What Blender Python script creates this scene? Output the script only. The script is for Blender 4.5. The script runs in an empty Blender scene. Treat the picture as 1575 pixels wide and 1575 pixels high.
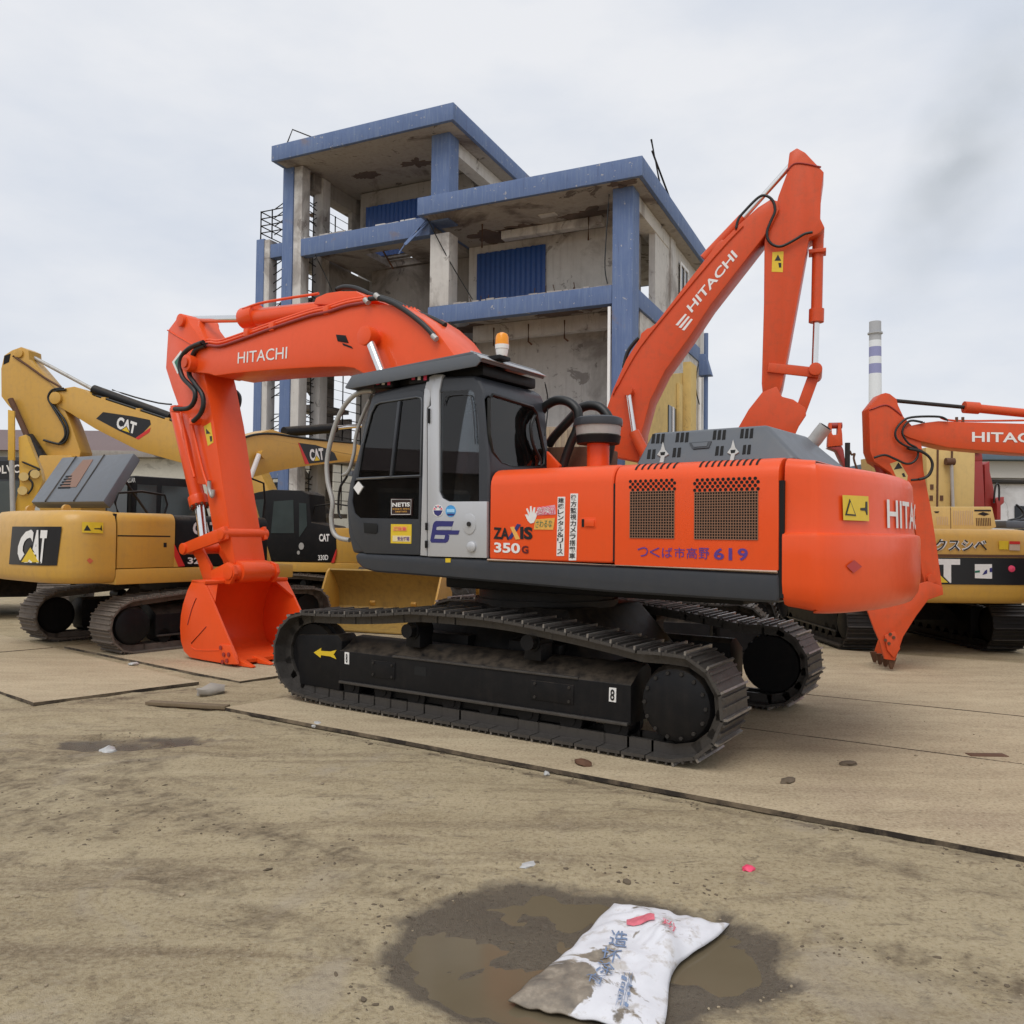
import bpy, bmesh, math, random
from mathutils import Vector, Matrix, noise
random.seed(7)
R = math.radians
scn = bpy.context.scene
COL = scn.collection

# ------------------------------------------------------------------ camera
IMG = 1575.0
FPX, CAMH, PIT, ROLL = 1274.27, 1.7803, 0.0267, 0.0108
cam_d = bpy.data.cameras.new('camera')
cam_d.sensor_width = 36.0
cam_d.lens = FPX / IMG * 36.0
cam_d.clip_start, cam_d.clip_end = 0.1, 5000
cam = bpy.data.objects.new('camera', cam_d)
COL.objects.link(cam)
CAMROT = Matrix.Rotation(math.pi / 2 + PIT, 3, 'X') @ Matrix.Rotation(ROLL, 3, 'Z')
cam.matrix_world = Matrix.Translation((0, 0, CAMH)) @ CAMROT.to_4x4()
scn.camera = cam
CAM0 = Vector((0, 0, CAMH))

# ------------------------------------------------------------------ sky, sun, exposure
SUN_EL, SUN_AZ = R(58), R(200)          # azimuth clockwise from +Y: light comes from behind the camera, high
world = bpy.data.worlds.new('World')
scn.world = world
world.use_nodes = True
wn, wl = world.node_tree.nodes, world.node_tree.links
wn.clear()
w_out = wn.new('ShaderNodeOutputWorld')
w_bg = wn.new('ShaderNodeBackground')
w_sky = wn.new('ShaderNodeTexSky')
w_sky.sky_type = 'NISHITA'
w_sky.sun_disc = False
w_sky.sun_elevation, w_sky.sun_rotation = SUN_EL, SUN_AZ
w_sky.air_density, w_sky.dust_density = 1.0, 4.0
w_dim = wn.new('ShaderNodeVectorMath'); w_dim.operation = 'SCALE'; w_dim.inputs['Scale'].default_value = 0.09
wl.new(w_sky.outputs[0], w_dim.inputs[0])
w_tc = wn.new('ShaderNodeTexCoord')
w_map = wn.new('ShaderNodeMapping'); w_map.inputs['Scale'].default_value = (1.3, 1.3, 3.2)
wl.new(w_tc.outputs['Generated'], w_map.inputs[0])
w_n = wn.new('ShaderNodeTexNoise')
w_n.inputs['Scale'].default_value = 1.7; w_n.inputs['Detail'].default_value = 6; w_n.inputs['Roughness'].default_value = 0.55
wl.new(w_map.outputs[0], w_n.inputs[0])
w_r = wn.new('ShaderNodeValToRGB')
w_r.color_ramp.elements[0].position = 0.34; w_r.color_ramp.elements[0].color = (0.615, 0.655, 0.725, 1)
w_r.color_ramp.elements[1].position = 0.60; w_r.color_ramp.elements[1].color = (0.765, 0.775, 0.80, 1)
wl.new(w_n.outputs[0], w_r.inputs[0])
w_mix = wn.new('ShaderNodeMix'); w_mix.data_type = 'RGBA'; w_mix.inputs[0].default_value = 0.90
wl.new(w_dim.outputs[0], w_mix.inputs[6]); wl.new(w_r.outputs[0], w_mix.inputs[7])
wl.new(w_mix.outputs[2], w_bg.inputs[0])
w_bg.inputs[1].default_value = 1.18
wl.new(w_bg.outputs[0], w_out.inputs[0])

sun_d = bpy.data.lights.new('sun', 'SUN')
sun_d.energy, sun_d.angle, sun_d.color = 1.5, R(35), (1.0, 0.97, 0.93)
sun = bpy.data.objects.new('sun', sun_d)
COL.objects.link(sun)
sdir = Vector((math.sin(SUN_AZ) * math.cos(SUN_EL), math.cos(SUN_AZ) * math.cos(SUN_EL), math.sin(SUN_EL)))
sun.rotation_euler = sdir.to_track_quat('Z', 'Y').to_euler()
sun.location = sdir * 40

vs = scn.view_settings
vs.view_transform, vs.look, vs.exposure, vs.gamma = 'Standard', 'None', 0.0, 1.0
vs.use_curve_mapping = False
scn.render.engine = 'CYCLES'

# ------------------------------------------------------------------ pixel -> direction, local frames
def ray(px, py):
    a, b = px - IMG / 2, py - IMG / 2
    return CAMROT @ Vector((a / FPX, -b / FPX, -1.0))

class Fr:
    """frame of a thing: x forward, y to its left, z up; turns a photo pixel into a point on one of its planes"""
    def __init__(s, x, y, yaw, z=0.0):
        s.o = Vector((x, y, z)); s.yaw = yaw
        s.f = Vector((-math.cos(yaw), math.sin(yaw), 0)); s.l = Vector((-s.f.y, s.f.x, 0)); s.u = Vector((0, 0, 1))
    def hit(s, px, py, n, c):
        d = ray(px, py)
        t = (c - (CAM0 - s.o).dot(n)) / d.dot(n)
        w = CAM0 + d * t - s.o
        return Vector((w.dot(s.f), w.dot(s.l), w.z))
    def at(s, p, ax, c):
        return s.hit(p[0], p[1], {'x': s.f, 'y': s.l, 'z': s.u}[ax], c)
    def y(s, px, py, c): return s.hit(px, py, s.l, c)
    def x(s, px, py, c): return s.hit(px, py, s.f, c)
    def z(s, px, py, c): return s.hit(px, py, s.u, c)
    def w(s, p): return s.o + s.f * p[0] + s.l * p[1] + s.u * p[2]
    def mat(s): return Matrix.Translation(s.o) @ Matrix.Rotation(math.pi - s.yaw, 4, 'Z')

def q(ox, oy, sc, pts):
    return [(ox + u / sc, oy + v / sc) for u, v in pts]

WF = Fr(0, 0, math.pi)      # world frame: f=(1,0), l=(0,1)
GZ = -0.05                  # top of the steel plates, what the machines stand on

# ------------------------------------------------------------------ objects
def thing(name, label, cat, fr=None, group=None):
    o = bpy.data.objects.new(name, None)
    o.empty_display_size = 0.3
    COL.objects.link(o)
    if fr: o.matrix_world = fr.mat()
    o['label'] = label; o['category'] = cat
    if group: o['group'] = group
    return o

def tag(o, label, cat, group=None):
    o['label'] = label; o['category'] = cat
    if group: o['group'] = group
    return o

def obj(name, me, parent=None, mat=None):
    o = bpy.data.objects.new(name, me)
    COL.objects.link(o)
    if parent is not None: o.parent = parent
    if mat is not None: me.materials.append(mat)
    return o

def finish(bm, name, bevel=0.0, smooth=True, seg=2, ang=35):
    bmesh.ops.remove_doubles(bm, verts=bm.verts, dist=1e-5)
    bmesh.ops.recalc_face_normals(bm, faces=bm.faces)
    if bevel > 0:
        ed = [e for e in bm.edges if len(e.link_faces) == 2 and e.calc_face_angle(0) > R(30)]
        if ed:
            bmesh.ops.bevel(bm, geom=ed, offset=bevel, segments=seg, profile=0.6, affect='EDGES', clamp_overlap=True)
    me = bpy.data.meshes.new(name)
    bm.to_mesh(me); bm.free()
    if smooth:
        me.polygons.foreach_set('use_smooth', [True] * len(me.polygons))
        me.set_sharp_from_angle(angle=R(ang))
    return me

def mesh(name, verts, faces, mat, parent=None, bevel=0.0, smooth=True, seg=2, ang=35):
    bm = bmesh.new()
    vs_ = [bm.verts.new(v) for v in verts]
    for f in faces:
        try: bm.faces.new([vs_[i] for i in f])
        except ValueError: pass
    return obj(name, finish(bm, name, bevel, smooth, seg, ang), parent, mat)

def add_prism(bm, a, b):
    n = len(a)
    va = [bm.verts.new(p) for p in a]; vb = [bm.verts.new(p) for p in b]
    bm.faces.new(va); bm.faces.new(vb[::-1])
    for i in range(n):
        j = (i + 1) % n
        bm.faces.new((va[j], va[i], vb[i], vb[j]))

def prism(name, a, b, mat, parent=None, bevel=0.0, seg=2):
    bm = bmesh.new(); add_prism(bm, a, b)
    return obj(name, finish(bm, name, bevel, seg=seg), parent, mat)

AX = {'x': 0, 'y': 1, 'z': 2}
def slab(name, fr, ax, c0, pts, c1, mat, parent, bevel=0.008, px=True, seg=2):
    """outline (photo pixels on the plane ax=c0) given thickness to ax=c1"""
    a = [fr.at(p, ax, c0) for p in pts] if px else [Vector(p) for p in pts]
    b = []
    for p in a:
        v = p.copy(); v[AX[ax]] = c1; b.append(v)
    return prism(name, a, b, mat, parent, bevel, seg)

def add_box(bm, x0, x1, y0, y1, z0, z1):
    add_prism(bm, [(x0, y0, z0), (x1, y0, z0), (x1, y1, z0), (x0, y1, z0)], [(x0, y0, z1), (x1, y0, z1), (x1, y1, z1), (x0, y1, z1)])

def box(name, x0, x1, y0, y1, z0, z1, mat, parent=None, bevel=0.008):
    bm = bmesh.new(); add_box(bm, x0, x1, y0, y1, z0, z1)
    return obj(name, finish(bm, name, bevel), parent, mat)

def boxes(name, lst, mat, parent=None, bevel=0.0):
    bm = bmesh.new()
    for b in lst: add_box(bm, *b)
    return obj(name, finish(bm, name, bevel), parent, mat)

def basis(d):
    d = Vector(d).normalized()
    up = Vector((0, 0, 1)) if abs(d.z) < 0.9 else Vector((1, 0, 0))
    s = d.cross(up).normalized(); t = s.cross(d).normalized()
    return s, t

def add_cyl(bm, a, b, r0, r1=None, n=20, cap=True):
    a, b = Vector(a), Vector(b); r1 = r0 if r1 is None else r1
    s, t = basis(b - a)
    va = [bm.verts.new(a + (s * math.cos(k * 2 * math.pi / n) + t * math.sin(k * 2 * math.pi / n)) * r0) for k in range(n)]
    vb = [bm.verts.new(b + (s * math.cos(k * 2 * math.pi / n) + t * math.sin(k * 2 * math.pi / n)) * r1) for k in range(n)]
    for k in range(n):
        j = (k + 1) % n
        bm.faces.new((va[k], va[j], vb[j], vb[k]))
    if cap: bm.faces.new(va[::-1]); bm.faces.new(vb)

def cyl(name, a, b, r, mat, parent=None, r1=None, n=20, bevel=0.0):
    bm = bmesh.new(); add_cyl(bm, a, b, r, r1, n)
    return obj(name, finish(bm, name, bevel), parent, mat)

def cyls(name, lst, mat, parent=None, n=16):
    bm = bmesh.new()
    for c in lst: add_cyl(bm, *c, n=n)
    return obj(name, finish(bm, name), parent, mat)

def smooth_path(pts, sub=6):
    P = [Vector(p) for p in pts]
    if len(P) < 3: return P
    out = []
    for i in range(len(P) - 1):
        p0 = P[max(i - 1, 0)]; p1 = P[i]; p2 = P[i + 1]; p3 = P[min(i + 2, len(P) - 1)]
        for k in range(sub):
            t = k / sub
            out.append(0.5 * ((2 * p1) + (p2 - p0) * t + (2 * p0 - 5 * p1 + 4 * p2 - p3) * t * t + (-p0 + 3 * p1 - 3 * p2 + p3) * t ** 3))
    out.append(P[-1])
    return out

def add_tube(bm, pts, r, n=8):
    pts = [Vector(p) for p in pts]
    rings = []; s = None
    for i, p in enumerate(pts):
        d = (pts[min(i + 1, len(pts) - 1)] - pts[max(i - 1, 0)]).normalized()
        if s is None: s, t = basis(d)
        else:
            s = (s - d * s.dot(d)).normalized(); t = d.cross(s)
        rings.append([bm.verts.new(p + (s * math.cos(k * 2 * math.pi / n) + t * math.sin(k * 2 * math.pi / n)) * r) for k in range(n)])
    for a, b in zip(rings[:-1], rings[1:]):
        for k in range(n):
            j = (k + 1) % n
            bm.faces.new((a[k], a[j], b[j], b[k]))
    bm.faces.new(rings[0][::-1]); bm.faces.new(rings[-1])

def tube(name, pts, r, mat, parent=None, sub=6, n=8):
    bm = bmesh.new(); add_tube(bm, smooth_path(pts, sub), r, n)
    return obj(name, finish(bm, name, ang=60), parent, mat)

def lathe(name, prof, axis_o, axis_d, mat, parent=None, n=28):
    """prof = [(distance along axis, radius)]"""
    bm = bmesh.new(); o = Vector(axis_o); d = Vector(axis_d).normalized(); s, t = basis(d)
    rings = []
    for h, r in prof:
        rings.append([bm.verts.new(o + d * h + (s * math.cos(k * 2 * math.pi / n) + t * math.sin(k * 2 * math.pi / n)) * max(r, 1e-4)) for k in range(n)])
    for a, b in zip(rings[:-1], rings[1:]):
        for k in range(n):
            j = (k + 1) % n
            bm.faces.new((a[k], a[j], b[j], b[k]))
    bm.faces.new(rings[0][::-1]); bm.faces.new(rings[-1])
    return obj(name, finish(bm, name), parent, mat)

def cut(o, cutters):
    """take the cutter shapes (pairs of outlines) out of a mesh object"""
    tmp = []
    for a, b in cutters:
        bm = bmesh.new(); add_prism(bm, a, b); me = finish(bm, 'cutter', smooth=False)
        t = bpy.data.objects.new('cutter', me); COL.objects.link(t); tmp.append(t)
        m = o.modifiers.new('cut', 'BOOLEAN'); m.operation = 'DIFFERENCE'; m.object = t; m.solver = 'EXACT'
    bpy.context.view_layer.update()
    par = o.parent; o.parent = None; mw = o.matrix_world.copy(); o.matrix_world = Matrix.Identity(4); bpy.context.view_layer.update()
    me = bpy.data.meshes.new_from_object(o.evaluated_get(bpy.context.evaluated_depsgraph_get()))
    o.modifiers.clear(); old = o.data; o.data = me; bpy.data.meshes.remove(old); o.parent = par; o.matrix_local = Matrix.Identity(4)
    for t in tmp:
        me_ = t.data; bpy.data.objects.remove(t); bpy.data.meshes.remove(me_)
    me.polygons.foreach_set('use_smooth', [True] * len(me.polygons)); me.set_sharp_from_angle(angle=R(35))

# ------------------------------------------------------------------ lettering
_tc = {}
def text_geo(s, weight=0.0):
    key = (s, weight)
    if key in _tc: return _tc[key]
    cu = bpy.data.curves.new('lettering', 'FONT')
    cu.body = s; cu.offset = weight; cu.resolution_u = 3
    o = bpy.data.objects.new('lettering', cu)
    COL.objects.link(o)
    bpy.context.view_layer.update()
    me = bpy.data.meshes.new_from_object(o.evaluated_get(bpy.context.evaluated_depsgraph_get()))
    vs_ = [v.co.copy() for v in me.vertices]; fs = [tuple(p.vertices) for p in me.polygons]
    bpy.data.objects.remove(o); bpy.data.curves.remove(cu); bpy.data.meshes.remove(me)
    x0 = min(v.x for v in vs_); x1 = max(v.x for v in vs_); y0 = min(v.y for v in vs_); y1 = max(v.y for v in vs_)
    _tc[key] = ([((v.x - x0) / (x1 - x0), (v.y - y0) / (y1 - y0)) for v in vs_], fs)
    return _tc[key]

def text_on(name, s, bl, br, tl, nrm, mat, parent, off=0.006, weight=0.0, fn=None):
    """lettering as a thin sheet: unit box of the words mapped to the parallelogram bl, br, tl"""
    uv, fs = text_geo(s, weight)
    bl, br, tl, nrm = Vector(bl), Vector(br), Vector(tl), Vector(nrm).normalized()
    if fn:                                                          # finer pieces so that the letters follow a curved surface
        bm = bmesh.new(); vv = [bm.verts.new((u, v, 0)) for u, v in uv]
        for f in fs:
            try: bm.faces.new([vv[i] for i in f])
            except ValueError: pass
        bmesh.ops.triangulate(bm, faces=bm.faces)
        for _ in range(3):
            lg = [e for e in bm.edges if abs(e.verts[0].co.x - e.verts[1].co.x) > 0.03 or abs(e.verts[0].co.y - e.verts[1].co.y) > 0.25]
            if not lg: break
            bmesh.ops.subdivide_edges(bm, edges=lg, cuts=1); bmesh.ops.triangulate(bm, faces=bm.faces)
        for v in bm.verts: v.co = fn(v.co.x, v.co.y)
        me = bpy.data.meshes.new(name); bm.to_mesh(me); bm.free()
        return obj(name, me, parent, mat)
    vs_ = [bl + (br - bl) * u + (tl - bl) * v + nrm * off for u, v in uv]
    me = bpy.data.meshes.new(name)
    me.from_pydata([tuple(v) for v in vs_], [], fs)
    return obj(name, me, parent, mat)

def ptext(name, fr, ax, c, s, bl, br, tl, mat, parent, off=0.006, weight=0.0, sgn=1):
    n = Vector((0, 0, 0)); n[AX[ax]] = sgn
    return text_on(name, s, fr.at(bl, ax, c), fr.at(br, ax, c), fr.at(tl, ax, c), n, mat, parent, off, weight)

def decal(name, fr, ax, c, pts, mat, parent, off=0.004, sgn=1):
    return slab(name, fr, ax, c + sgn * off, pts, c - sgn * 0.01, mat, parent, bevel=0)

# ------------------------------------------------------------------ materials
def principled(name):
    m = bpy.data.materials.new(name); m.use_nodes = True
    nt = m.node_tree
    return m, nt, nt.nodes['Principled BSDF']

def nd(nt, typ, **kw):
    n = nt.nodes.new(typ)
    for k, v in kw.items():
        if hasattr(n, k) and k not in ('inputs',): setattr(n, k, v)
    return n

def noise_node(nt, scale, detail=4, rough=0.55, vec=None, dist=0.0):
    n = nt.nodes.new('ShaderNodeTexNoise')
    n.inputs['Scale'].default_value = scale; n.inputs['Detail'].default_value = detail
    n.inputs['Roughness'].default_value = rough; n.inputs['Distortion'].default_value = dist
    if vec: nt.links.new(vec, n.inputs['Vector'])
    return n.outputs[0]

def ramp(nt, fac, p0, p1, c0=(0, 0, 0, 1), c1=(1, 1, 1, 1)):
    r = nt.nodes.new('ShaderNodeValToRGB')
    r.color_ramp.elements[0].position = p0; r.color_ramp.elements[1].position = p1
    r.color_ramp.elements[0].color = c0; r.color_ramp.elements[1].color = c1
    nt.links.new(fac, r.inputs[0])
    return r.outputs[0]

def mixc(nt, fac, a, b, blend='MIX'):
    m = nt.nodes.new('ShaderNodeMix'); m.data_type = 'RGBA'; m.blend_type = blend
    for sock, v in ((m.inputs[0], fac), (m.inputs[6], a), (m.inputs[7], b)):
        if isinstance(v, (int, float)): sock.default_value = v
        elif isinstance(v, (tuple, list)): sock.default_value = tuple(v) + ((1,) if len(v) == 3 else ())
        else: nt.links.new(v, sock)
    return m.outputs[2]

def math_n(nt, op, a, b=None, clamp=False):
    m = nt.nodes.new('ShaderNodeMath'); m.operation = op; m.use_clamp = clamp
    for i, v in enumerate((a, b)):
        if v is None: continue
        if isinstance(v, (int, float)): m.inputs[i].default_value = v
        else: nt.links.new(v, m.inputs[i])
    return m.outputs[0]

def bump(nt, b, h, strength=0.3, dist=0.01):
    n = nt.nodes.new('ShaderNodeBump'); n.inputs['Strength'].default_value = strength; n.inputs['Distance'].default_value = dist
    nt.links.new(h, n.inputs['Height']); nt.links.new(n.outputs[0], b.inputs['Normal'])

def objco(nt, scale=(1, 1, 1)):
    t = nt.nodes.new('ShaderNodeTexCoord'); m = nt.nodes.new('ShaderNodeMapping')
    m.inputs['Scale'].default_value = scale
    nt.links.new(t.outputs['Object'], m.inputs[0])
    return m.outputs[0]

def mat_paint(name, col, rough=0.35, dirt=0.15, dcol=(0.22, 0.16, 0.10), coat=0.3, metal=0.0, bmp=0.04, fade=0.08, spec=0.5, dust=0.0):
    m, nt, b = principled(name)
    v = objco(nt)
    n1 = noise_node(nt, 1.3, 5, 0.6, v); n2 = noise_node(nt, 9.0, 6, 0.65, v); n3 = noise_node(nt, 60, 3, 0.5, v)
    c = mixc(nt, math_n(nt, 'MULTIPLY', ramp(nt, n1, 0.35, 0.7), fade), col, tuple(min(1, x * 1.25 + 0.03) for x in col))
    vs_ = objco(nt, (6, 6, 0.5)); st = noise_node(nt, 2.2, 5, 0.6, vs_)
    d = math_n(nt, 'MULTIPLY', math_n(nt, 'ADD', ramp(nt, n2, 0.48, 0.78), math_n(nt, 'MULTIPLY', ramp(nt, st, 0.52, 0.8), 0.8)), dirt, True)
    c = mixc(nt, d, c, dcol)
    if dust:                                                        # settled dust on whatever faces up
        gn = nt.nodes.new('ShaderNodeNewGeometry'); sn = nt.nodes.new('ShaderNodeSeparateXYZ'); nt.links.new(gn.outputs['Normal'], sn.inputs[0])
        c = mixc(nt, math_n(nt, 'MULTIPLY', math_n(nt, 'MULTIPLY', ramp(nt, sn.outputs['Z'], 0.35, 0.9), ramp(nt, n2, 0.3, 0.6)), dust), c, (0.20, 0.155, 0.11))
    nt.links.new(c, b.inputs['Base Color'])
    rr = math_n(nt, 'ADD', math_n(nt, 'MULTIPLY', n2, 0.25), rough - 0.12, True)
    nt.links.new(rr, b.inputs['Roughness'])
    b.inputs['Coat Weight'].default_value = coat; b.inputs['Coat Roughness'].default_value = 0.18
    b.inputs['Metallic'].default_value = metal; b.inputs['Specular IOR Level'].default_value = spec
    if bmp: bump(nt, b, mixc(nt, 0.35, n1, n3), bmp, 0.02)
    return m

def mat_flat(name, col, rough=0.5, metal=0.0, var=0.1, scale=20):
    m, nt, b = principled(name)
    n = noise_node(nt, scale, 4, 0.6, objco(nt))
    nt.links.new(mixc(nt, n, tuple(x * (1 - var) for x in col), tuple(min(1, x * (1 + var)) for x in col)), b.inputs['Base Color'])
    b.inputs['Roughness'].default_value = rough; b.inputs['Metallic'].default_value = metal
    return m

ORANGE = mat_paint('orange_paint', (0.80, 0.083, 0.011), 0.40, 0.10, (0.42, 0.07, 0.02), 0.22, fade=0.10, spec=0.3, dust=0.10)
ORANGE2 = mat_paint('weathered_shaded_orange_paint', (0.62, 0.076, 0.018), 0.45, 0.28, (0.22, 0.08, 0.04), 0.1, spec=0.3, dust=0.15)  # weathered; base also darkened for the shade on the rear machine
RED = mat_paint('dark_red_paint', (0.30, 0.025, 0.02), 0.5, 0.2, (0.2, 0.1, 0.08), 0.1)
YELLOW = mat_paint('yellow_paint', (0.56, 0.315, 0.055), 0.42, 0.22, (0.25, 0.17, 0.09), 0.15)
YELLOW2 = mat_paint('bright_yellow_paint', (0.66, 0.38, 0.04), 0.42, 0.22, (0.28, 0.2, 0.08), 0.15)
PALEYEL = mat_paint('pale_yellow_paint', (0.62, 0.44, 0.16), 0.5, 0.25, (0.3, 0.22, 0.12), 0.1)
GREYP = mat_paint('dark_grey_paint', (0.034, 0.038, 0.046), 0.42, 0.10, (0.10, 0.085, 0.07), 0.15, spec=0.4)
GREYL = mat_paint('mid_grey_paint', (0.095, 0.105, 0.12), 0.42, 0.14, (0.18, 0.16, 0.13), 0.15, spec=0.4)
SILVER = mat_paint('silver_paint', (0.50, 0.51, 0.53), 0.36, 0.08, (0.3, 0.27, 0.22), 0.3, metal=0.25)
BLACKP = mat_paint('black_paint', (0.006, 0.006, 0.007), 0.5, 0.25, (0.030, 0.024, 0.02), 0.0, bmp=0.1, spec=0.22, dust=0.35)
DARKST = mat_paint('dark_steel', (0.022, 0.020, 0.019), 0.55, 0.3, (0.06, 0.048, 0.036), 0.0, bmp=0.15, spec=0.3, dust=0.3)
WORNB = mat_paint('bright_worn_steel', (0.32, 0.30, 0.28), 0.36, 0.4, (0.05, 0.04, 0.035), 0.0, metal=0.7, bmp=0.2)
WORN = mat_paint('worn_steel', (0.085, 0.078, 0.072), 0.42, 0.5, (0.022, 0.018, 0.015), 0.0, metal=0.45, bmp=0.2, spec=0.35)
OLDTRK = mat_paint('dusty_track_steel', (0.13, 0.105, 0.085), 0.75, 0.5, (0.05, 0.04, 0.032), 0.0, bmp=0.3)
RUST = mat_paint('rust', (0.11, 0.05, 0.025), 0.8, 0.4, (0.05, 0.03, 0.02), 0.0, bmp=0.3)
CHROME = mat_flat('chrome', (0.75, 0.75, 0.74), 0.16, 1.0, 0.05)
RUBBER = mat_flat('rubber_hose', (0.008, 0.009, 0.009), 0.45)
TYRE = mat_paint('tyre_rubber', (0.04, 0.038, 0.036), 0.8, 0.5, (0.16, 0.13, 0.10), 0.0)
GALV = mat_paint('galvanised_tube', (0.42, 0.41, 0.39), 0.5, 0.3, (0.2, 0.17, 0.14), 0.0, metal=0.3)
WHITE = mat_flat('white_print', (0.78, 0.77, 0.75), 0.45)
LATT = mat_flat('brown_lattice', (0.26, 0.13, 0.075), 0.55)
CREAM = mat_flat('pale_seam', (0.55, 0.42, 0.32), 0.5)
BLACKT = mat_flat('black_print', (0.010, 0.010, 0.012), 0.4)
DARK = mat_flat('dark_void', (0.006, 0.006, 0.006), 0.9)
YELLOWS = mat_flat('yellow_sticker', (0.72, 0.50, 0.025), 0.4)
ORANGES = mat_flat('orange_sticker', (0.75, 0.40, 0.08), 0.4, var=0.25, scale=40)
NAVY = mat_flat('navy_print', (0.03, 0.03, 0.16), 0.4)
BLUEP = mat_flat('blue_violet_print', (0.10, 0.04, 0.25), 0.4)
SKYB = mat_flat('sky_blue_print', (0.06, 0.32, 0.68), 0.4, var=0.5, scale=30)
REDP = mat_flat('red_print', (0.60, 0.03, 0.025), 0.4)
PINK = mat_flat('pink_red_print', (0.75, 0.06, 0.14), 0.5)
REDD = mat_flat('dark_red_reflector', (0.45, 0.03, 0.03), 0.3)
GREENP = mat_flat('green_print', (0.02, 0.16, 0.10), 0.4)
AMBER = mat_flat('amber_lens', (0.85, 0.30, 0.01), 0.25)

def mat_glass(name, col, rough=0.03, spec=0.5):
    m, nt, b = principled(name)
    n = noise_node(nt, 2.5, 3, 0.5, objco(nt))
    nt.links.new(mixc(nt, n, col, tuple(x * 1.8 for x in col)), b.inputs['Base Color'])
    b.inputs['Roughness'].default_value = rough; b.inputs['IOR'].default_value = 1.5
    b.inputs['Specular IOR Level'].default_value = spec
    return m
GLASS = mat_glass('tinted_glass', (0.006, 0.0075, 0.010), 0.03, 0.45)
def mat_thin(name, tint):
    m = bpy.data.materials.new(name); m.use_nodes = True; nt = m.node_tree; nt.nodes.clear()
    out = nt.nodes.new('ShaderNodeOutputMaterial'); mx = nt.nodes.new('ShaderNodeMixShader'); fr_ = nt.nodes.new('ShaderNodeFresnel'); fr_.inputs['IOR'].default_value = 1.55
    tr_ = nt.nodes.new('ShaderNodeBsdfTransparent'); tr_.inputs[0].default_value = (*tint, 1); gl = nt.nodes.new('ShaderNodeBsdfGlossy'); gl.inputs['Roughness'].default_value = 0.0
    df = nt.nodes.new('ShaderNodeBsdfDiffuse'); mx2 = nt.nodes.new('ShaderNodeMixShader')
    n = noise_node(nt, 3.0, 6, 0.65, objco(nt)); df.inputs[0].default_value = (0.20, 0.19, 0.18, 1)
    nt.links.new(math_n(nt, 'MULTIPLY', math_n(nt, 'ADD', ramp(nt, n, 0.40, 0.8), 0.5), 0.030), mx2.inputs[0]); nt.links.new(tr_.outputs[0], mx2.inputs[1]); nt.links.new(df.outputs[0], mx2.inputs[2])
    nt.links.new(fr_.outputs[0], mx.inputs[0]); nt.links.new(mx2.outputs[0], mx.inputs[1]); nt.links.new(gl.outputs[0], mx.inputs[2]); nt.links.new(mx.outputs[0], out.inputs['Surface'])
    return m
TINT = mat_thin('see_through_tinted_glass', (0.60, 0.64, 0.67))
GLASSL = mat_glass('hazy_glass', (0.035, 0.045, 0.045), 0.08)

def mat_concrete(name, base, stain=(0.07, 0.055, 0.05), amt=0.6, paint=None):
    m, nt, b = principled(name)
    v = objco(nt)
    n1 = noise_node(nt, 0.45, 6, 0.62, v, 0.6); n2 = noise_node(nt, 4.0, 7, 0.65, v); n3 = noise_node(nt, 40, 4, 0.6, v)
    vst = objco(nt, (5, 5, 0.35)); st = noise_node(nt, 1.6, 6, 0.6, vst)
    c = mixc(nt, n2, tuple(x * 0.8 for x in base), tuple(x * 1.15 for x in base))
    c = mixc(nt, math_n(nt, 'MULTIPLY', ramp(nt, n1, 0.52, 0.62), amt, True), c, stain)
    n4 = noise_node(nt, 1.1, 6, 0.7, v, 1.2)
    c = mixc(nt, math_n(nt, 'MULTIPLY', ramp(nt, n4, 0.60, 0.63), amt, True), c, tuple(x * 0.7 for x in stain))
    c = mixc(nt, math_n(nt, 'MULTIPLY', ramp(nt, st, 0.5, 0.75), amt * 0.5, True), c, tuple(x * 1.6 for x in stain))
    nt.links.new(c, b.inputs['Base Color']); b.inputs['Roughness'].default_value = 0.9
    bump(nt, b, mixc(nt, 0.3, n2, n3), 0.35, 0.03)
    return m

def mat_bluepaint(name):
    m, nt, b = principled(name)
    v = objco(nt); vst = objco(nt, (7, 7, 0.5))
    n1 = noise_node(nt, 1.1, 6, 0.6, v, 0.4); n2 = noise_node(nt, 6.0, 6, 0.7, v); st = noise_node(nt, 1.9, 6, 0.65, vst)
    c = mixc(nt, n1, (0.075, 0.125, 0.26), (0.14, 0.20, 0.36))
    c = mixc(nt, math_n(nt, 'MULTIPLY', ramp(nt, st, 0.5, 0.72), 0.6), c, (0.19, 0.25, 0.36))
    c = mixc(nt, math_n(nt, 'MULTIPLY', ramp(nt, st, 0.25, 0.42, (1, 1, 1, 1), (0, 0, 0, 1)), 0.6), c, (0.05, 0.06, 0.11))
    c = mixc(nt, math_n(nt, 'MULTIPLY', ramp(nt, n2, 0.635, 0.66), 0.85), c, (0.42, 0.41, 0.40))
    c = mixc(nt, math_n(nt, 'MULTIPLY', ramp(nt, n1, 0.62, 0.70), 0.5), c, (0.20, 0.15, 0.13))
    nt.links.new(c, b.inputs['Base Color']); b.inputs['Roughness'].default_value = 0.75
    bump(nt, b, n2, 0.25, 0.02)
    return m
# ================================================================== GROUND
def fbm(x, y, s, o=4):
    return noise.fractal(Vector((x * s, y * s, 3.7)), 1.0, 2.1, o)

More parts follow.
